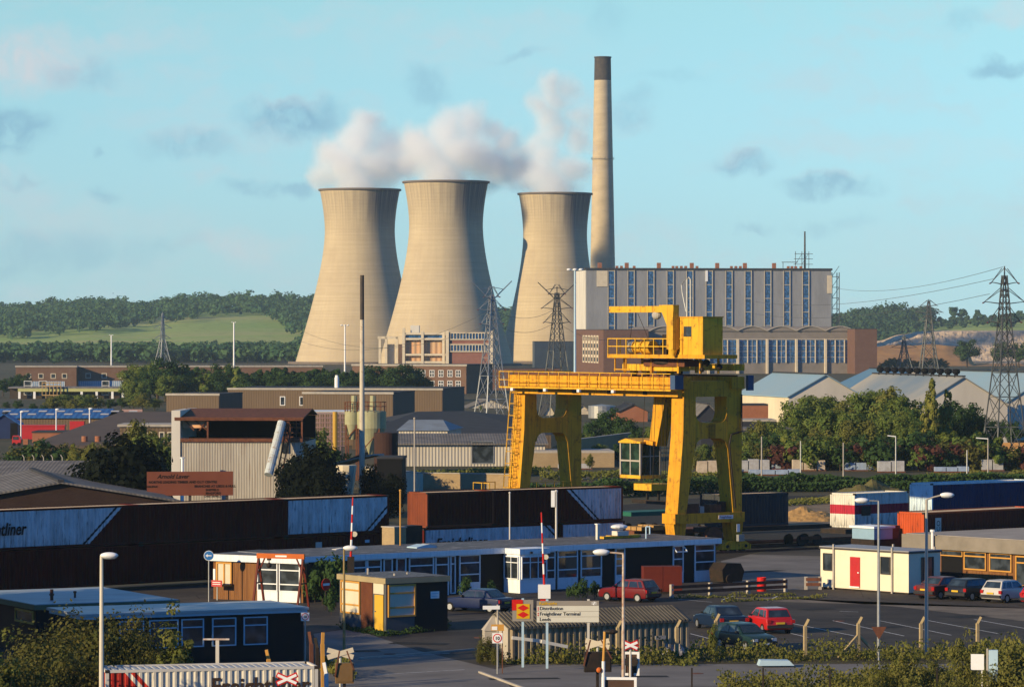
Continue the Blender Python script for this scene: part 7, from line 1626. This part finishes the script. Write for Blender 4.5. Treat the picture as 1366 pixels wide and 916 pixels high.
# corrugated cycle shed, sign of grazing sun on its ribs
rzb = R(29); B0 = gx(678, 195.5); Lb = reach(B0, rzb, 918); he = 1.72
m_cs = mat('ribbed_fence_sheet', (.33, .27, .18), (.20, .17, .12), 1, .75, .6, streak=(.15, .09, .05), streakamt=.5); m_csd = mat('asbestos_ribbed_roof', (.16, .14, .105), (.09, .08, .065), 1, .85, .8)
cs = thing('corrugated_shed', 'low corrugated shed with a ribbed roof behind the terminal signs', 'shed', B0, rzb)
b = MB(); b.corr((0, 0), (Lb, 0), 0, he, .36, .13, (0, -1, 0)); b.build('front_sheeting', m_cs, cs)
MB().box(0, Lb, .02, 1.5, 0, he - .03).build('wall', m_gre, cs)
b = MB(); n = int(Lb / .22)
for k in range(n):
    x = k * Lb / n; w_ = Lb / n * .5; b.add([(x, -.25, he + .02), (x + w_, -.25, he + .02), (x + w_, 1.4, he + .68), (x, 1.4, he + .68), (x, -.25, he + .12), (x + w_, -.25, he + .12), (x + w_, 1.4, he + .78), (x, 1.4, he + .78)], [(0, 3, 2, 1), (4, 5, 6, 7), (0, 1, 5, 4), (1, 2, 6, 5), (3, 0, 4, 7)])
b.prism([(-.1, -.24, he - .02), (-.1, 1.4, he + .64), (-.1, 1.8, he + .4), (-.1, 1.8, he + .44), (-.1, 1.4, he + .68), (-.1, -.24, he + .03)], (Lb + .2, 0, 0)); b.build('roof', m_csd, cs)
b = MB(); b.prism([(-.02, 0, 0), (-.02, 1.5, 0), (-.02, 1.5, he), (-.02, 1.3, he + .6), (-.02, 0, he)], (.015, 0, 0)); b.build('gable_end', m_curb, cs)
MB().box(Lb * .80, Lb * .86, -.24, -.20, .85, 1.05).build('plate', m_curb, cs)
q = thing('stone_gatepost', 'pale pointed concrete gatepost at the left end of the corrugated shed', 'gatepost', gx(661, 196.5), R(10)); b = MB(); b.box(-.55, .45, 0, .8, 0, 1.55); b.build('pier', m_curb, q); MB().add([(-.6, -.05, 1.553), (.5, -.05, 1.553), (.5, .85, 1.553), (-.6, .85, 1.553), (0, .3, 2.45)], [(3, 2, 1, 0), (0, 1, 4), (1, 2, 4), (2, 3, 4), (3, 0, 4)]).build('cap', m_curb, q)
for i, (pa, pb) in enumerate([((683, 850), (727, 855)), ((722, 855), (757, 862))]): 
    b = MB(); b.bar(atd(*pa, 193), atd(*pb, 193.5), .12, .16); tag(b.build('timber_beam', m_panelw), ['white beam across the left half of the corrugated shed', 'white beam sloping down before the corrugated shed'][i], 'beam')
mound('rubbish_heap', 'grey plastic-wrapped rubbish heap by the corrugated shed end', 892, 872, 1.1, 1.2, mat('torn_plastic', (.40, .40, .42), (.18, .14, .10), 3, .5, .9), 5)
def cranked(label, px, pb, pt, flip=1, struts=False):
    g_ = at(px, pb); Y = g_.y; q = thing('concrete_fence_post', label, 'fence post', g_, R(20), 'cranked concrete fence posts'); z = zat(pt, Y)
    b = MB(); b.bar((0, 0, 0), (0, 0, z - .35), .15); b.bar((0, 0, z - .37), (.16 * flip, -.1, z), .13); b.build('shaft', mat('lichened_concrete', (.42, .33, .18), (.30, .22, .12), 4, .95, .8) if 'lichened_concrete' not in bpy.data.materials else bpy.data.materials['lichened_concrete'], q)
    if struts:
        for s_ in (-1, 1): MB().bar((0, 0, z * .55), (s_ * 1.3, .3 * s_, 0), .12).build('strut', bpy.data.materials['lichened_concrete'], q)
for px, pb, pt, st, lb in [(1145, 876, 822, True, 'cranked post with two raking struts'), (1074, 878, 825, False, 'cranked post between the red car and the strutted post'), (1228.5, 868, 822, False, 'cranked post hard left of the tall pale lamp'), (1304, 864, 822, False, 'cranked post behind the right bush'), (955, 868, 818, False, 'cranked post in front of the dark parked car'),
                       (903, 880, 826, False, 'cranked post at the right end of the corrugated shed'), (824, 880, 827, False, 'cranked post in front of the corrugated shed'), (743, 878, 831, False, 'brown post below the terminal sign')]:
    cranked(lb, px, pb, pt, 1, st)
for i, (px, Y) in enumerate([(923, 168), (1018, 168), (1107, 167), (1250, 166)]): q = thing('wire_fence_post', ['first', 'second', 'third', 'fourth'][i] + ' thin dark post of the wire fence from the left', 'fence post', gx(px, Y), 0, 'thin wire fence posts'); MB().bar((0, 0, 0), (0, 0, zat(890, Y)), .07).build('shaft', m_gre, q)
# level crossing equipment
def crossbuck(label, px, py, Y, w_, back=False, post=True, rz=0, tilt=.42):
    q = thing('crossing_sign', label, 'sign', gx(px, Y), rz, 'railway crossing saltires'); z = zat(py, Y); mf = m_cream if back else m_sred
    for i, s_ in enumerate((-1, 1)):
        dx, dz = w_ / 2 * math.cos(tilt), w_ / 2 * math.sin(tilt) * s_; a = Vector((-dx, -.02 - .025 * i, z - dz)); c = Vector((dx, -.02 - .025 * i, z + dz))
        o = MB().bar(a, c, .02, .22, up=(0, 0, 1)).build('arm', mf, q)
        if not back:
            MB().bar(a.lerp(c, .05) + Vector((0, -.024 - .025 * (1 - i), 0)), a.lerp(c, .95) + Vector((0, -.024 - .025 * (1 - i), 0)), .012 + .002 * i, .11).build('white_stripe', m_clean, o)
    if post: MB().tube((0, .06, 0), (0, .06, z), .05, n=8).build('post', m_panelw, q)
    return q
crossbuck('red-edged white crossing saltire by the stained lamp', 841, 860, 170, .75)
crossbuck('white and red saltire overlapping the container lettering', 383, 905, 160, .95)
crossbuck('plain back of a crossing saltire beside the hut posts', 454, 871, 170, 1.2, True, rz=R(5), tilt=.28); crossbuck('plain back of a crossing saltire behind the white signal post', 797, 858, 172, 1.1, True, rz=R(-5), tilt=.28)
def lightbox(label, px, Y, pt, pb, w_, mm): q = thing('signal_box', label, 'signal', gx(px, Y), R(8), 'crossing signal boxes'); z0, z1 = zat(pb, Y), zat(pt, Y); MB().box(-w_ / 2, w_ / 2, 0, .35, z0, z1).build('case', mm, q); MB().box(-w_ / 2 + .06, w_ / 2 - .06, -.03, -.002, z0 + .08, z1 - .08).build('cover', mm, q); b = MB(); b.bar((-w_ * .3, -.06, z1 + .55), (-w_ * .55, -.06, z0 + .3), .06); b.bar((w_ * .1, -.06, z1 + .55), (w_ * .5, -.06, z1 - .3), .06); b.build('brace', m_rust, q); MB().bar((0, .2, 0), (0, .2, z0), .12).build('post', m_gre, q); return q
lightbox('brown metal signal box below the pale saltire back', 460, 169, 884, 911, .8, mat('brown_metal_box', (.20, .12, .05), None, 2, .5, .6)); lightbox('black signal box with a brace below the saltire back', 798, 171, 869, 896, 1.2, m_gre)
def backboard(label, px, pt, pb, Y, w_, lean=.06):
    q = thing('signal_backboard', label, 'signal', gx(px, Y), R(-6), 'white-edged crossing signals'); z0, z1 = zat(pb, Y), zat(pt, Y); t_ = .11
    MB().box(-w_ / 2, w_ / 2, 0, .04, z0, z1).build('board', mat('brown_board', (.08, .045, .03), None, 2, .6, .5), q)
    b = MB(); b.box(-w_ / 2 - t_, w_ / 2 + t_, -.05, .06, z1, z1 + t_); b.box(-w_ / 2 - t_, w_ / 2 + t_, -.05, .06, z0 - t_, z0); b.box(-w_ / 2 - t_, -w_ / 2, -.05, .06, z0, z1); b.box(w_ / 2, w_ / 2 + t_, -.05, .06, z0, z1); b.build('white_border', m_clean, q)
    for s_ in (-1, 1): b = MB(); b.tube((s_ * w_ * .25, -.35, (z0 + z1) / 2 + .1), (s_ * w_ * .25, -.002, (z0 + z1) / 2 + .1), .19, n=16); b.build('hooded_lamp', m_gre, q)
    MB().tube((0, -.002, z0 - .4), (0, -.22, z0 + .45), .12, n=10).build('amber_lamp', m_gre, q); MB().tube((0, .12, 0), (0, .12, z1), .07, n=8).build('post', m_clean, q)
backboard('white-edged signal backboard under the red-edged saltire', 842, 872, 897, 171, .52); backboard('larger white-edged signal backboard at the bottom edge', 826, 906, 945, 160, 1.25)
q = thing('signal_post', 'white and rust-orange banded post with a round lamp on top', 'signal', gx(805, 160), 0); z = zat(842, 160)
MB().tube((0, 0, 0), (0, 0, z * .72), .075, n=10).build('lower_post', m_clean, q); MB().tube((.0, 0, z * .72), (.06, 0, z), .06, n=10).build('upper_post', m_orf, q); MB().ball((.33, 0, z + .0), .28, 8, (1, .6, .38)).build('hood', m_gre, q); MB().ball((-.18, -.05, zat(893, 160)), .12, 8).build('red_lens', m_og, q)
q = thing('tee_post', 'rusty white T-shaped post standing behind the foreground container', 'post', gx(290, 176), R(0)); z = zat(853, 176); MB().box(-.65, .55, -.08, .08, z, z + .07).build('bar', mat('rusted_white', (.62, .58, .52), (.35, .15, .07), 3, .7, .8), q); MB().box(-.08, .08, -.06, .06, 0, z - .003).build('stem', m_panelw, q)
for i, (px, Y, t_, mm) in enumerate([(416, 180, 842, m_rust), (431, 181, 843, m_orf), (359, 178, 866, m_orf), (424, 182, 850, m_gre), (436, 168, 883, m_clean)]):
    q = thing('old_timber_post', ['weathered dark timber post right of the hut', 'orange-brown timber post right of the hut', 'short tan bent post before the hut', 'black timber post between the brown ones', 'white post beside the brown signal box'][i], 'post', gx(px, Y), R(12), 'old posts at the end of the hut'); z = zat(t_, Y); b = MB(); b.bar((0, 0, 0), (-.03, 0, z * .8), .17); b.bar((-.03, 0, z * .79), (-.12 if i != 1 else 0, .03, z), .14); b.build('shaft', mm, q)
q = thing('information_board', 'white notice board and grey cabinet among the right bushes', 'sign', gx(1312, 168), R(-8)); z0, z1 = zat(893, 168), zat(872, 168)
MB().box(-.55, .02, 0, .05, z0, z1).build('board', m_clean, q); MB().box(.12, .2, -.02, .1, 0, z1 + .25).build('post', m_curb, q); MB().box(.22, .62, 0, .3, z0 - .5, z1 + .18).build('cabinet', m_bluep, q); MB().box(-.1, -.04, .06, .12, 0, z0).build('stay', m_clean, q)
q = thing('bonnet_panel', 'pale blue car-like panel lying in the roadside weeds', 'panel', at(1036, 890), R(4)); MB().prism([(-.9, 0, .1), (.9, 0, .1), (.65, 0, .35), (-.8, 0, .38)], (0, .8, 0)).build('panel', m_bluep, q)
# ================================================================== cars
m_tyre = mat('tyre_rubber', (.012, .012, .012), None, 2, .85, .2); m_rim = mat('wheel_trim', (.40, .41, .42), None, 2, .35, .2, metal=.6)
m_carg = glass('car_glass', (.02, .03, .04), .04); m_bump = mat('bumper_plastic', (.03, .03, .032), None, 2, .6, .2); m_lens = mat('red_lens', (.35, .01, .008), None, 2, .25, .2); m_hl = mat('headlamp_glass', (.55, .57, .58), None, 2, .15, .2); m_plate = mat('yellow_plate', (.60, .38, .03), None, 2, .5, .2)
def car(label, loc, heading, paint, kind='hatch', L=3.75, Wd_=1.6, Hh=1.40, gr='cars parked in the yard', plate=None):
    """nose along +x ; origin at the middle of the rear on the ground"""
    q = thing('parked_car', label, 'car', loc, heading, gr); w_ = Wd_ / 2
    if kind == 'hatch':
        body = [(0.02, .32), (0, .62), (.10, .90), (L - 1.15, .90), (L - .35, .80), (L - .04, .66), (L, .40), (L - .05, .24), (.1, .24)]
        gh = [(.12, .89), (.42, Hh - .05), (.62, Hh), (L * .50, Hh - .01), (L * .56, Hh - .08), (L - 1.05, .89)]
    else:
        body = [(0.02, .34), (0, .78), (.06, .88), (.75, .93), (L - 1.35, .90), (L - .4, .78), (L - .04, .64), (L, .40), (L - .05, .24), (.1, .24)]
        gh = [(.55, .91), (1.10, Hh - .04), (1.3, Hh), (L * .52, Hh - .01), (L * .575, Hh - .09), (L - 1.28, .89)]
    b = MB()      # lower body with tumblehome and tucked sills, built from side slices
    ys = [(-w_, .94, .05), (-w_ * .97, 1.0, 0), (0, 1.0, 0), (w_ * .97, 1.0, 0), (w_, .94, .05)]
    n = len(body); vs = []
    for (y, k, ins) in [(-w_, 0, .045), (-w_ + .06, 1, 0), (w_ - .06, 1, 0), (w_, 0, .045)]:
        for (x, z) in body:
            cx, cz = L / 2, .55
            vs.append((cx + (x - cx) * (1 - (.035 if not k else 0)), y, cz + (z - cz) * (1 - (.12 if not k else 0))))
    fs = [tuple(range(n))[::-1], tuple(range(3 * n, 4 * n))]
    for s_ in range(3):
        for i in range(n): fs.append((s_ * n + i, s_ * n + (i + 1) % n, (s_ + 1) * n + (i + 1) % n, (s_ + 1) * n + i))
    bo = b.add(vs, [f[::-1] for f in fs]).build('body', paint, q)
    md = bo.modifiers.new('b', 'BEVEL'); md.width = .045; md.segments = 3; md.limit_method = 'ANGLE'; md.angle_limit = R(25)
    for p_ in bo.data.polygons: p_.use_smooth = True
    wb, wt = w_ - .05, w_ - .20; m_ = len(gh); b = MB(); vs = []
    for sgn_ in (-1, 1):
        for (x, z) in gh: t_ = (z - .89) / (Hh - .89); vs.append((x, sgn_ * (wb + (wt - wb) * t_), z))
    fs = [tuple(range(m_)), tuple(range(m_, 2 * m_))[::-1]] + [(i, m_ + i, m_ + (i + 1) % m_, (i + 1) % m_) for i in range(m_)]
    g_ = b.add(vs, fs).build('roof', paint, q); md = g_.modifiers.new('b', 'BEVEL'); md.width = .03; md.segments = 2; md.limit_method = 'ANGLE'; md.angle_limit = R(20)
    # windows, set 6 mm proud of the cabin faces
    def side(xa, xb, name):
        for sgn_ in (-1, 1):
            pts = []
            for (x, z) in ((xa[0], .93), (xb[0], .93), (xb[1], Hh - .11), (xa[1], Hh - .11)): t_ = (z - .89) / (Hh - .89); pts.append((x, sgn_ * (wb + (wt - wb) * t_ + .008), z))
            if sgn_ > 0: pts = pts[::-1]
            bb = MB(); bb.poly(pts); bb.build(name, m_carg, q)
    r0, r1, f1_, f0_ = gh[0][0], gh[1][0], gh[4][0], gh[5][0]; mid = (r0 + f0_) / 2 + .02
    side((mid + .05, mid + .02), (f0_ - .22, f1_ - .06), 'side_window')
    if kind == 'hatch': side((r0 + .55, r1 + .42), (mid - .05, mid - .06), 'side_window'); side((r0 + .20, r1 + .10), (r0 + .48, r1 + .34), 'quarter_window')
    else: side((r0 + .50, r1 + .22), (mid - .05, mid - .06), 'side_window'); side((r0 + .28, r1 + .03), (r0 + .43, r1 + .14), 'quarter_window')
    def scr(p0, p1, name, off):
        (xa, za), (xb, zb) = p0, p1; pts = []
        for (t_, s_) in ((.10, -1), (.10, 1), (.90, 1), (.90, -1)):
            x = xa + (xb - xa) * t_; z = za + (zb - za) * t_; k = (z - .89) / (Hh - .89); pts.append((x + off, s_ * (wb + (wt - wb) * k - .09), z + .008))
        if off > 0: pts = pts[::-1]
        bb = MB(); bb.poly(pts[::-1]); bb.build(name, m_carg, q)
    scr(gh[0], gh[1], 'rear_window', -.008); scr(gh[5], gh[4], 'windscreen', .008)
    for x in (.68, L - .72):
        for s_ in (-1, 1):
            y0_, y1_ = (s_ * (w_ + .005), s_ * (w_ - .17)); wh_ = MB().tube((x, y0_, .285), (x, y1_, .285), .285, n=24).build('wheel', m_tyre, q)
            MB().tube((x, s_ * (w_ + .014), .285), (x, s_ * (w_ + .006), .285), .175, n=18).build('rim', m_rim, wh_)
            MB().tube((x, s_ * (w_ + .0), .31), (x, s_ * (w_ - .06), .31), .345, n=24).build('wheel_arch', m_bump, q) if False else None
    b = MB(); b.box(-.06, .12, -w_ + .03, w_ - .03, .34, .52); b.build('rear_bumper', m_bump, q); b = MB(); b.box(L - .12, L + .05, -w_ + .03, w_ - .03, .32, .50); b.build('front_bumper', m_bump, q)
    for s_ in (-1, 1):
        MB().box(-.03, .1, s_ * (w_ - .09) - .16, s_ * (w_ - .09) + .06, .60, .80).build('tail_light', m_lens, q); MB().box(L - .12, L + .0, s_ * (w_ - .2) - .15, s_ * (w_ - .2) + .13, .54, .68).build('headlight', m_hl, q)
        MB().cb(f0_ - .35, s_ * (w_ + .06), .97, .12, .16, .12).build('wing_mirror', m_bump, q)
    MB().box(-.045, -.02, -.26, .26, .56, .67).build('number_plate', m_plate, q); MB().box(L + .02, L + .055, -.26, .26, .36, .46).build('number_plate', m_clean, q)
    MB().box(L - .02, L + .012, -w_ + .4, w_ - .4, .54, .66).build('grille', m_bump, q)
    return q
def paint(n, c, rough=.28): return mat(n, c, tuple(x * .85 for x in c), 1.5, rough, .4, coat=.08 if max(c) < .2 else .3, spec=.3)
p_red = paint('signal_red_car_paint', (.42, .012, .012)); p_dred = paint('dark_red_car_paint', (.13, .006, .008)); p_navy = paint('navy_car_paint', (.018, .03, .07)); p_blue = paint('blue_car_paint', (.004, .012, .06)); p_sil = paint('silver_car_paint', (.50, .48, .44), .3); p_gre = paint('dark_green_car_paint', (.010, .028, .028)); p_mar = paint('maroon_car_paint', (.11, .03, .025)); p_blk = paint('black_car_paint', (.012, .014, .018)); p_gbl = paint('steel_blue_car_paint', (.008, .02, .05))
car('dark red hatchback parked sideways before the long cabin', at(872, 803), R(142), p_dred)
car('blue saloon parked left of the white barrier housing', at(676, 817), R(146), p_blue, 'saloon', 4.3, 1.68, 1.38)
car('steel blue saloon beside the bright red hatchback', at(979, 843), R(108), p_gbl, 'saloon', 4.3, 1.70, 1.40)
car('bright red hatchback in the middle of the car park', at(1041, 845.5), R(109), p_red, 'hatch', 3.7, 1.62, 1.42)
g_ = at(967, 862); car('dark green car half hidden by weeds, facing the camera', g_, R(-58), p_gre, 'hatch', 3.7, 1.6, 1.38)
car('maroon saloon beside the portable cabin, leftmost of four', at(1232, 799), R(42), p_mar, 'saloon', 4.2, 1.66, 1.38)
car('black hatchback with a red lamp strip, second of four', at(1274, 801), R(44), p_blk, 'hatch', 3.9, 1.64, 1.36)
car('silver white hatchback, third of four cars by the office', at(1321, 804), R(46), p_sil, 'hatch', 3.6, 1.58, 1.40)
car('red hatchback cut by the right edge, fourth by the office', at(1374, 808), R(46), p_red, 'hatch', 3.6, 1.58, 1.38)
for i, (px, Y, pp_, h_) in enumerate([(40, 440, p_sil, 10), (55, 442, p_sil, 10), (10, 430, p_navy, 170)]): car(['white car half hidden behind the grey roof, left', 'white car half hidden behind the grey roof, right', 'navy car behind the grey roof at the left edge'][i], gx(px, Y), R(h_), pp_, 'hatch', gr='cars beyond the grey roof')

# ================================================================== near vegetation
def bush(label, px, Y, pt, pr, wide=1.0, group='bushes in the foreground'): return place(pr, gx(px, Y), zat(pt, Y), label, 'bush', group, wide)
H_big = tree_proto('elder_bush', 5, 3.2, L_bush, 5200, .11, 60, base=.0, trunk=.09, jag=.3)
L_bloom = mat('cream_blossom', (.55, .50, .32), None, 2, .8, .3)
def bloom(parent_h, r, h, n, m, nm='blossom'):
    pass
H_tall = tree_proto('sapling', 4, 1.3, L_ol, 1800, .09, 26, base=.0, trunk=.05, jag=.45, shape=.4)
H_gold = tree_proto('goat_willow', 4, 2.0, leafmat('leaf_gold', (.085, .095, .02), (.18, .155, .04), 2), 3600, .085, 46, base=.0, trunk=.05, jag=.4)
for i, (px, Y, pt, w_, pr) in enumerate([(62, 170, 834, .95, H_big), (112, 176, 814, .9, H_big), (158, 178, 812, .75, H_big), (84, 164, 856, .85, H_big), (28, 160, 872, .8, H_big), (182, 176, 838, .65, H_big), (206, 174, 862, .5, H_big)]):
    bush('dense elder bush with pale flower heads, ' + ['left part of the lower left mass', 'top left of the lower left mass', 'top right of the lower left mass', 'front centre of the lower left mass', 'at the left edge', 'right of the white lamp', 'low right end by the sapling'][i], px, Y, pt, pr, w_, 'elder bushes at the lower left')
bush('loose upright sapling right of the elder bushes', 231, 172, 822, H_tall, 1.0)
bush('thin reddish sapling at the left edge', 8, 158, 858, H_tall, .9)
for i, (px, Y, pt, w_, pr) in enumerate([(1190, 172, 862, .8, H_gold), (1215, 171, 858, .8, H_gold), (1240, 172, 872, .8, H_gold), (1168, 170, 884, .7, H_gold), (1287, 178, 838, .55, H_gold), (1340, 170, 850, .8, H_gold), (1362, 168, 846, .8, H_gold), (1318, 168, 880, .7, H_gold), (1270, 168, 886, .8, H_gold), (1225, 165, 890, .9, H_gold)]):
    bush('golden green willow bush, ' + ['left part of the clump below the give way sign', 'tallest of the clump below the give way sign', 'right part of the clump by the tall lamp', 'low left end of the clump', 'upright one left of the notice board', 'behind the notice board', 'at the right edge', 'low one at the notice board foot', 'low one left of the notice board', 'lowest at the bottom edge'][i], px, Y, pt, pr, w_, 'golden willow bushes at the lower right')
bush('bright climbing plant around the post before the dark car', 951, 196, 826, H_tall, .6)
for i, (px, Y, pt, w_) in enumerate([(648, 196, 846, .75), (662, 194, 860, .7), (640, 195, 868, .7)]): bush('yellow-lit bush left of the speed roundel, ' + ['upper', 'right', 'low left'][i] + ' part', px, Y, pt, H_big, w_ * .8, 'bushes beside the speed roundel')
for i, (px, Y, pt, w_) in enumerate([(430, 236, 748, .6), (448, 234, 745, .6), (420, 238, 770, .7), (442, 228, 790, .6)]): bush('dark climbing shrub against the long cabin, ' + ['top left', 'top right', 'low left', 'low right'][i], px, Y, pt, tree_blk if False else B_drk, w_, 'dark shrubs between cabin and kiosk')
for i, (px, Y, pt) in enumerate([(768, 240, 778), (778, 240, 772), (793, 241, 776), (759, 241, 782), (622, 240, 770), (655, 241, 775)]): bush('small dark shrub under the cabin windows, ' + ['second right of the barrier', 'tallest right of the barrier', 'rightmost', 'nearest the barrier', 'below the left windows', 'at the porch foot'][i], px, Y, pt, B_drk, .55, 'small shrubs under the cabin windows')
def weeds(name, label, pts, m, n, leaf, h, kind='stuff'):
    """rank grass and weeds over a ground polygon strip (list of pixel segments)"""
    Cs, Ns = [], []; k = n // len(pts)
    for (pa, pb, dep) in pts:
        a, c = at(*pa), at(*pb); t_ = rng.random(k); base_ = np.array(a)[None] * (1 - t_[:, None]) + np.array(c)[None] * t_[:, None]
        base_[:, 1] += (rng.random(k) - .5) * dep; base_[:, 0] += rng.normal(size=k) * .1
        hh = h * np.array([max(.1, .55 + .9 * noise.noise(Vector((float(q_[0]) * .9, float(q_[1]) * .5, 2.2)))) for q_ in base_])
        base_[:, 2] = rng.random(k) * hh; Cs.append(base_); Ns.append(rng.normal(size=(k, 3)) * np.array([1, 1, .4]))
    C = np.concatenate(Cs); me = quads_mesh(name, C, np.concatenate(Ns), leaf * (.5 + rng.random(len(C))), m); o = bpy.data.objects.new(name, me); col.objects.link(o); return tag(o, label, 'weeds', kind=kind)
weeds('weeds', 'dark rank weeds along the verge below the signs and parked cars', [((640, 880), (930, 884), 4), ((920, 878), (1300, 876), 4), ((1290, 874), (1450, 874), 4)], L_ol, 9000, .075, 1.0)
weeds('weeds', 'taller flowering weeds along the verge', [((660, 884), (900, 886), 2), ((930, 882), (1260, 880), 2.5)], L_bush, 3000, .05, 1.5)
weeds('weeds', 'golden roadside grass at the bottom right', [((960, 921), (1160, 915), 5), ((1140, 912), (1420, 905), 7), ((1040, 930), (1420, 925), 7)], bpy.data.materials['leaf_gold'], 12000, .06, 1.1)
weeds('weeds', 'low weeds around the kiosk foot', [((455, 838), (512, 848), .8), ((515, 848), (600, 838), .8)], L_drk if False else L_dark, 1500, .06, .5)
weeds('weeds', 'weeds at the container foot and along the posts, lower left', [((430, 890), (470, 905), 3), ((0, 930), (150, 935), 6)], L_ol, 3000, .07, 1.0)
weeds('weeds', 'weeds along the guard rail and forecourt edge', [((900, 798), (1060, 794), .6), ((965, 803), (1100, 797), .5)], L_ol, 1500, .05, .4)
for i, (x, y, h) in enumerate([(-33, 192, 9.5), (-35, 199, 11), (-37, 182, 12), (-40, 207, 10), (-36, 176, 13), (-43, 190, 14), (-47, 178, 15), (-46, 214, 11)]):  # unseen trees, placed for the shadows they cast over the yard
    place(T_mid if i % 2 else T_dark, (x, y, 0), h, 'unseen tree beyond the left edge, put there to shade the yard', group='unseen trees beyond the left edge', wide=.9)

# ================================================================== air
m_h = bpy.data.materials.new('air'); m_h.use_nodes = True; t = NT(m_h.node_tree); t.n.clear()
o_ = t.new('ShaderNodeOutputMaterial'); pv = t.new('ShaderNodeVolumePrincipled')
pv.inputs['Color'].default_value = (.62, .84, 1, 1); pv.inputs['Density'].default_value = HAZE; pv.inputs['Anisotropy'].default_value = 0
t.link(pv.outputs[0], o_.inputs['Volume'])
b = MB(); b.box(-2600, 2600, -60, 6200, -2.5, 190)
tag(b.build('haze', m_h), 'thin pale evening haze between the yard and the hills', 'haze', kind='stuff')
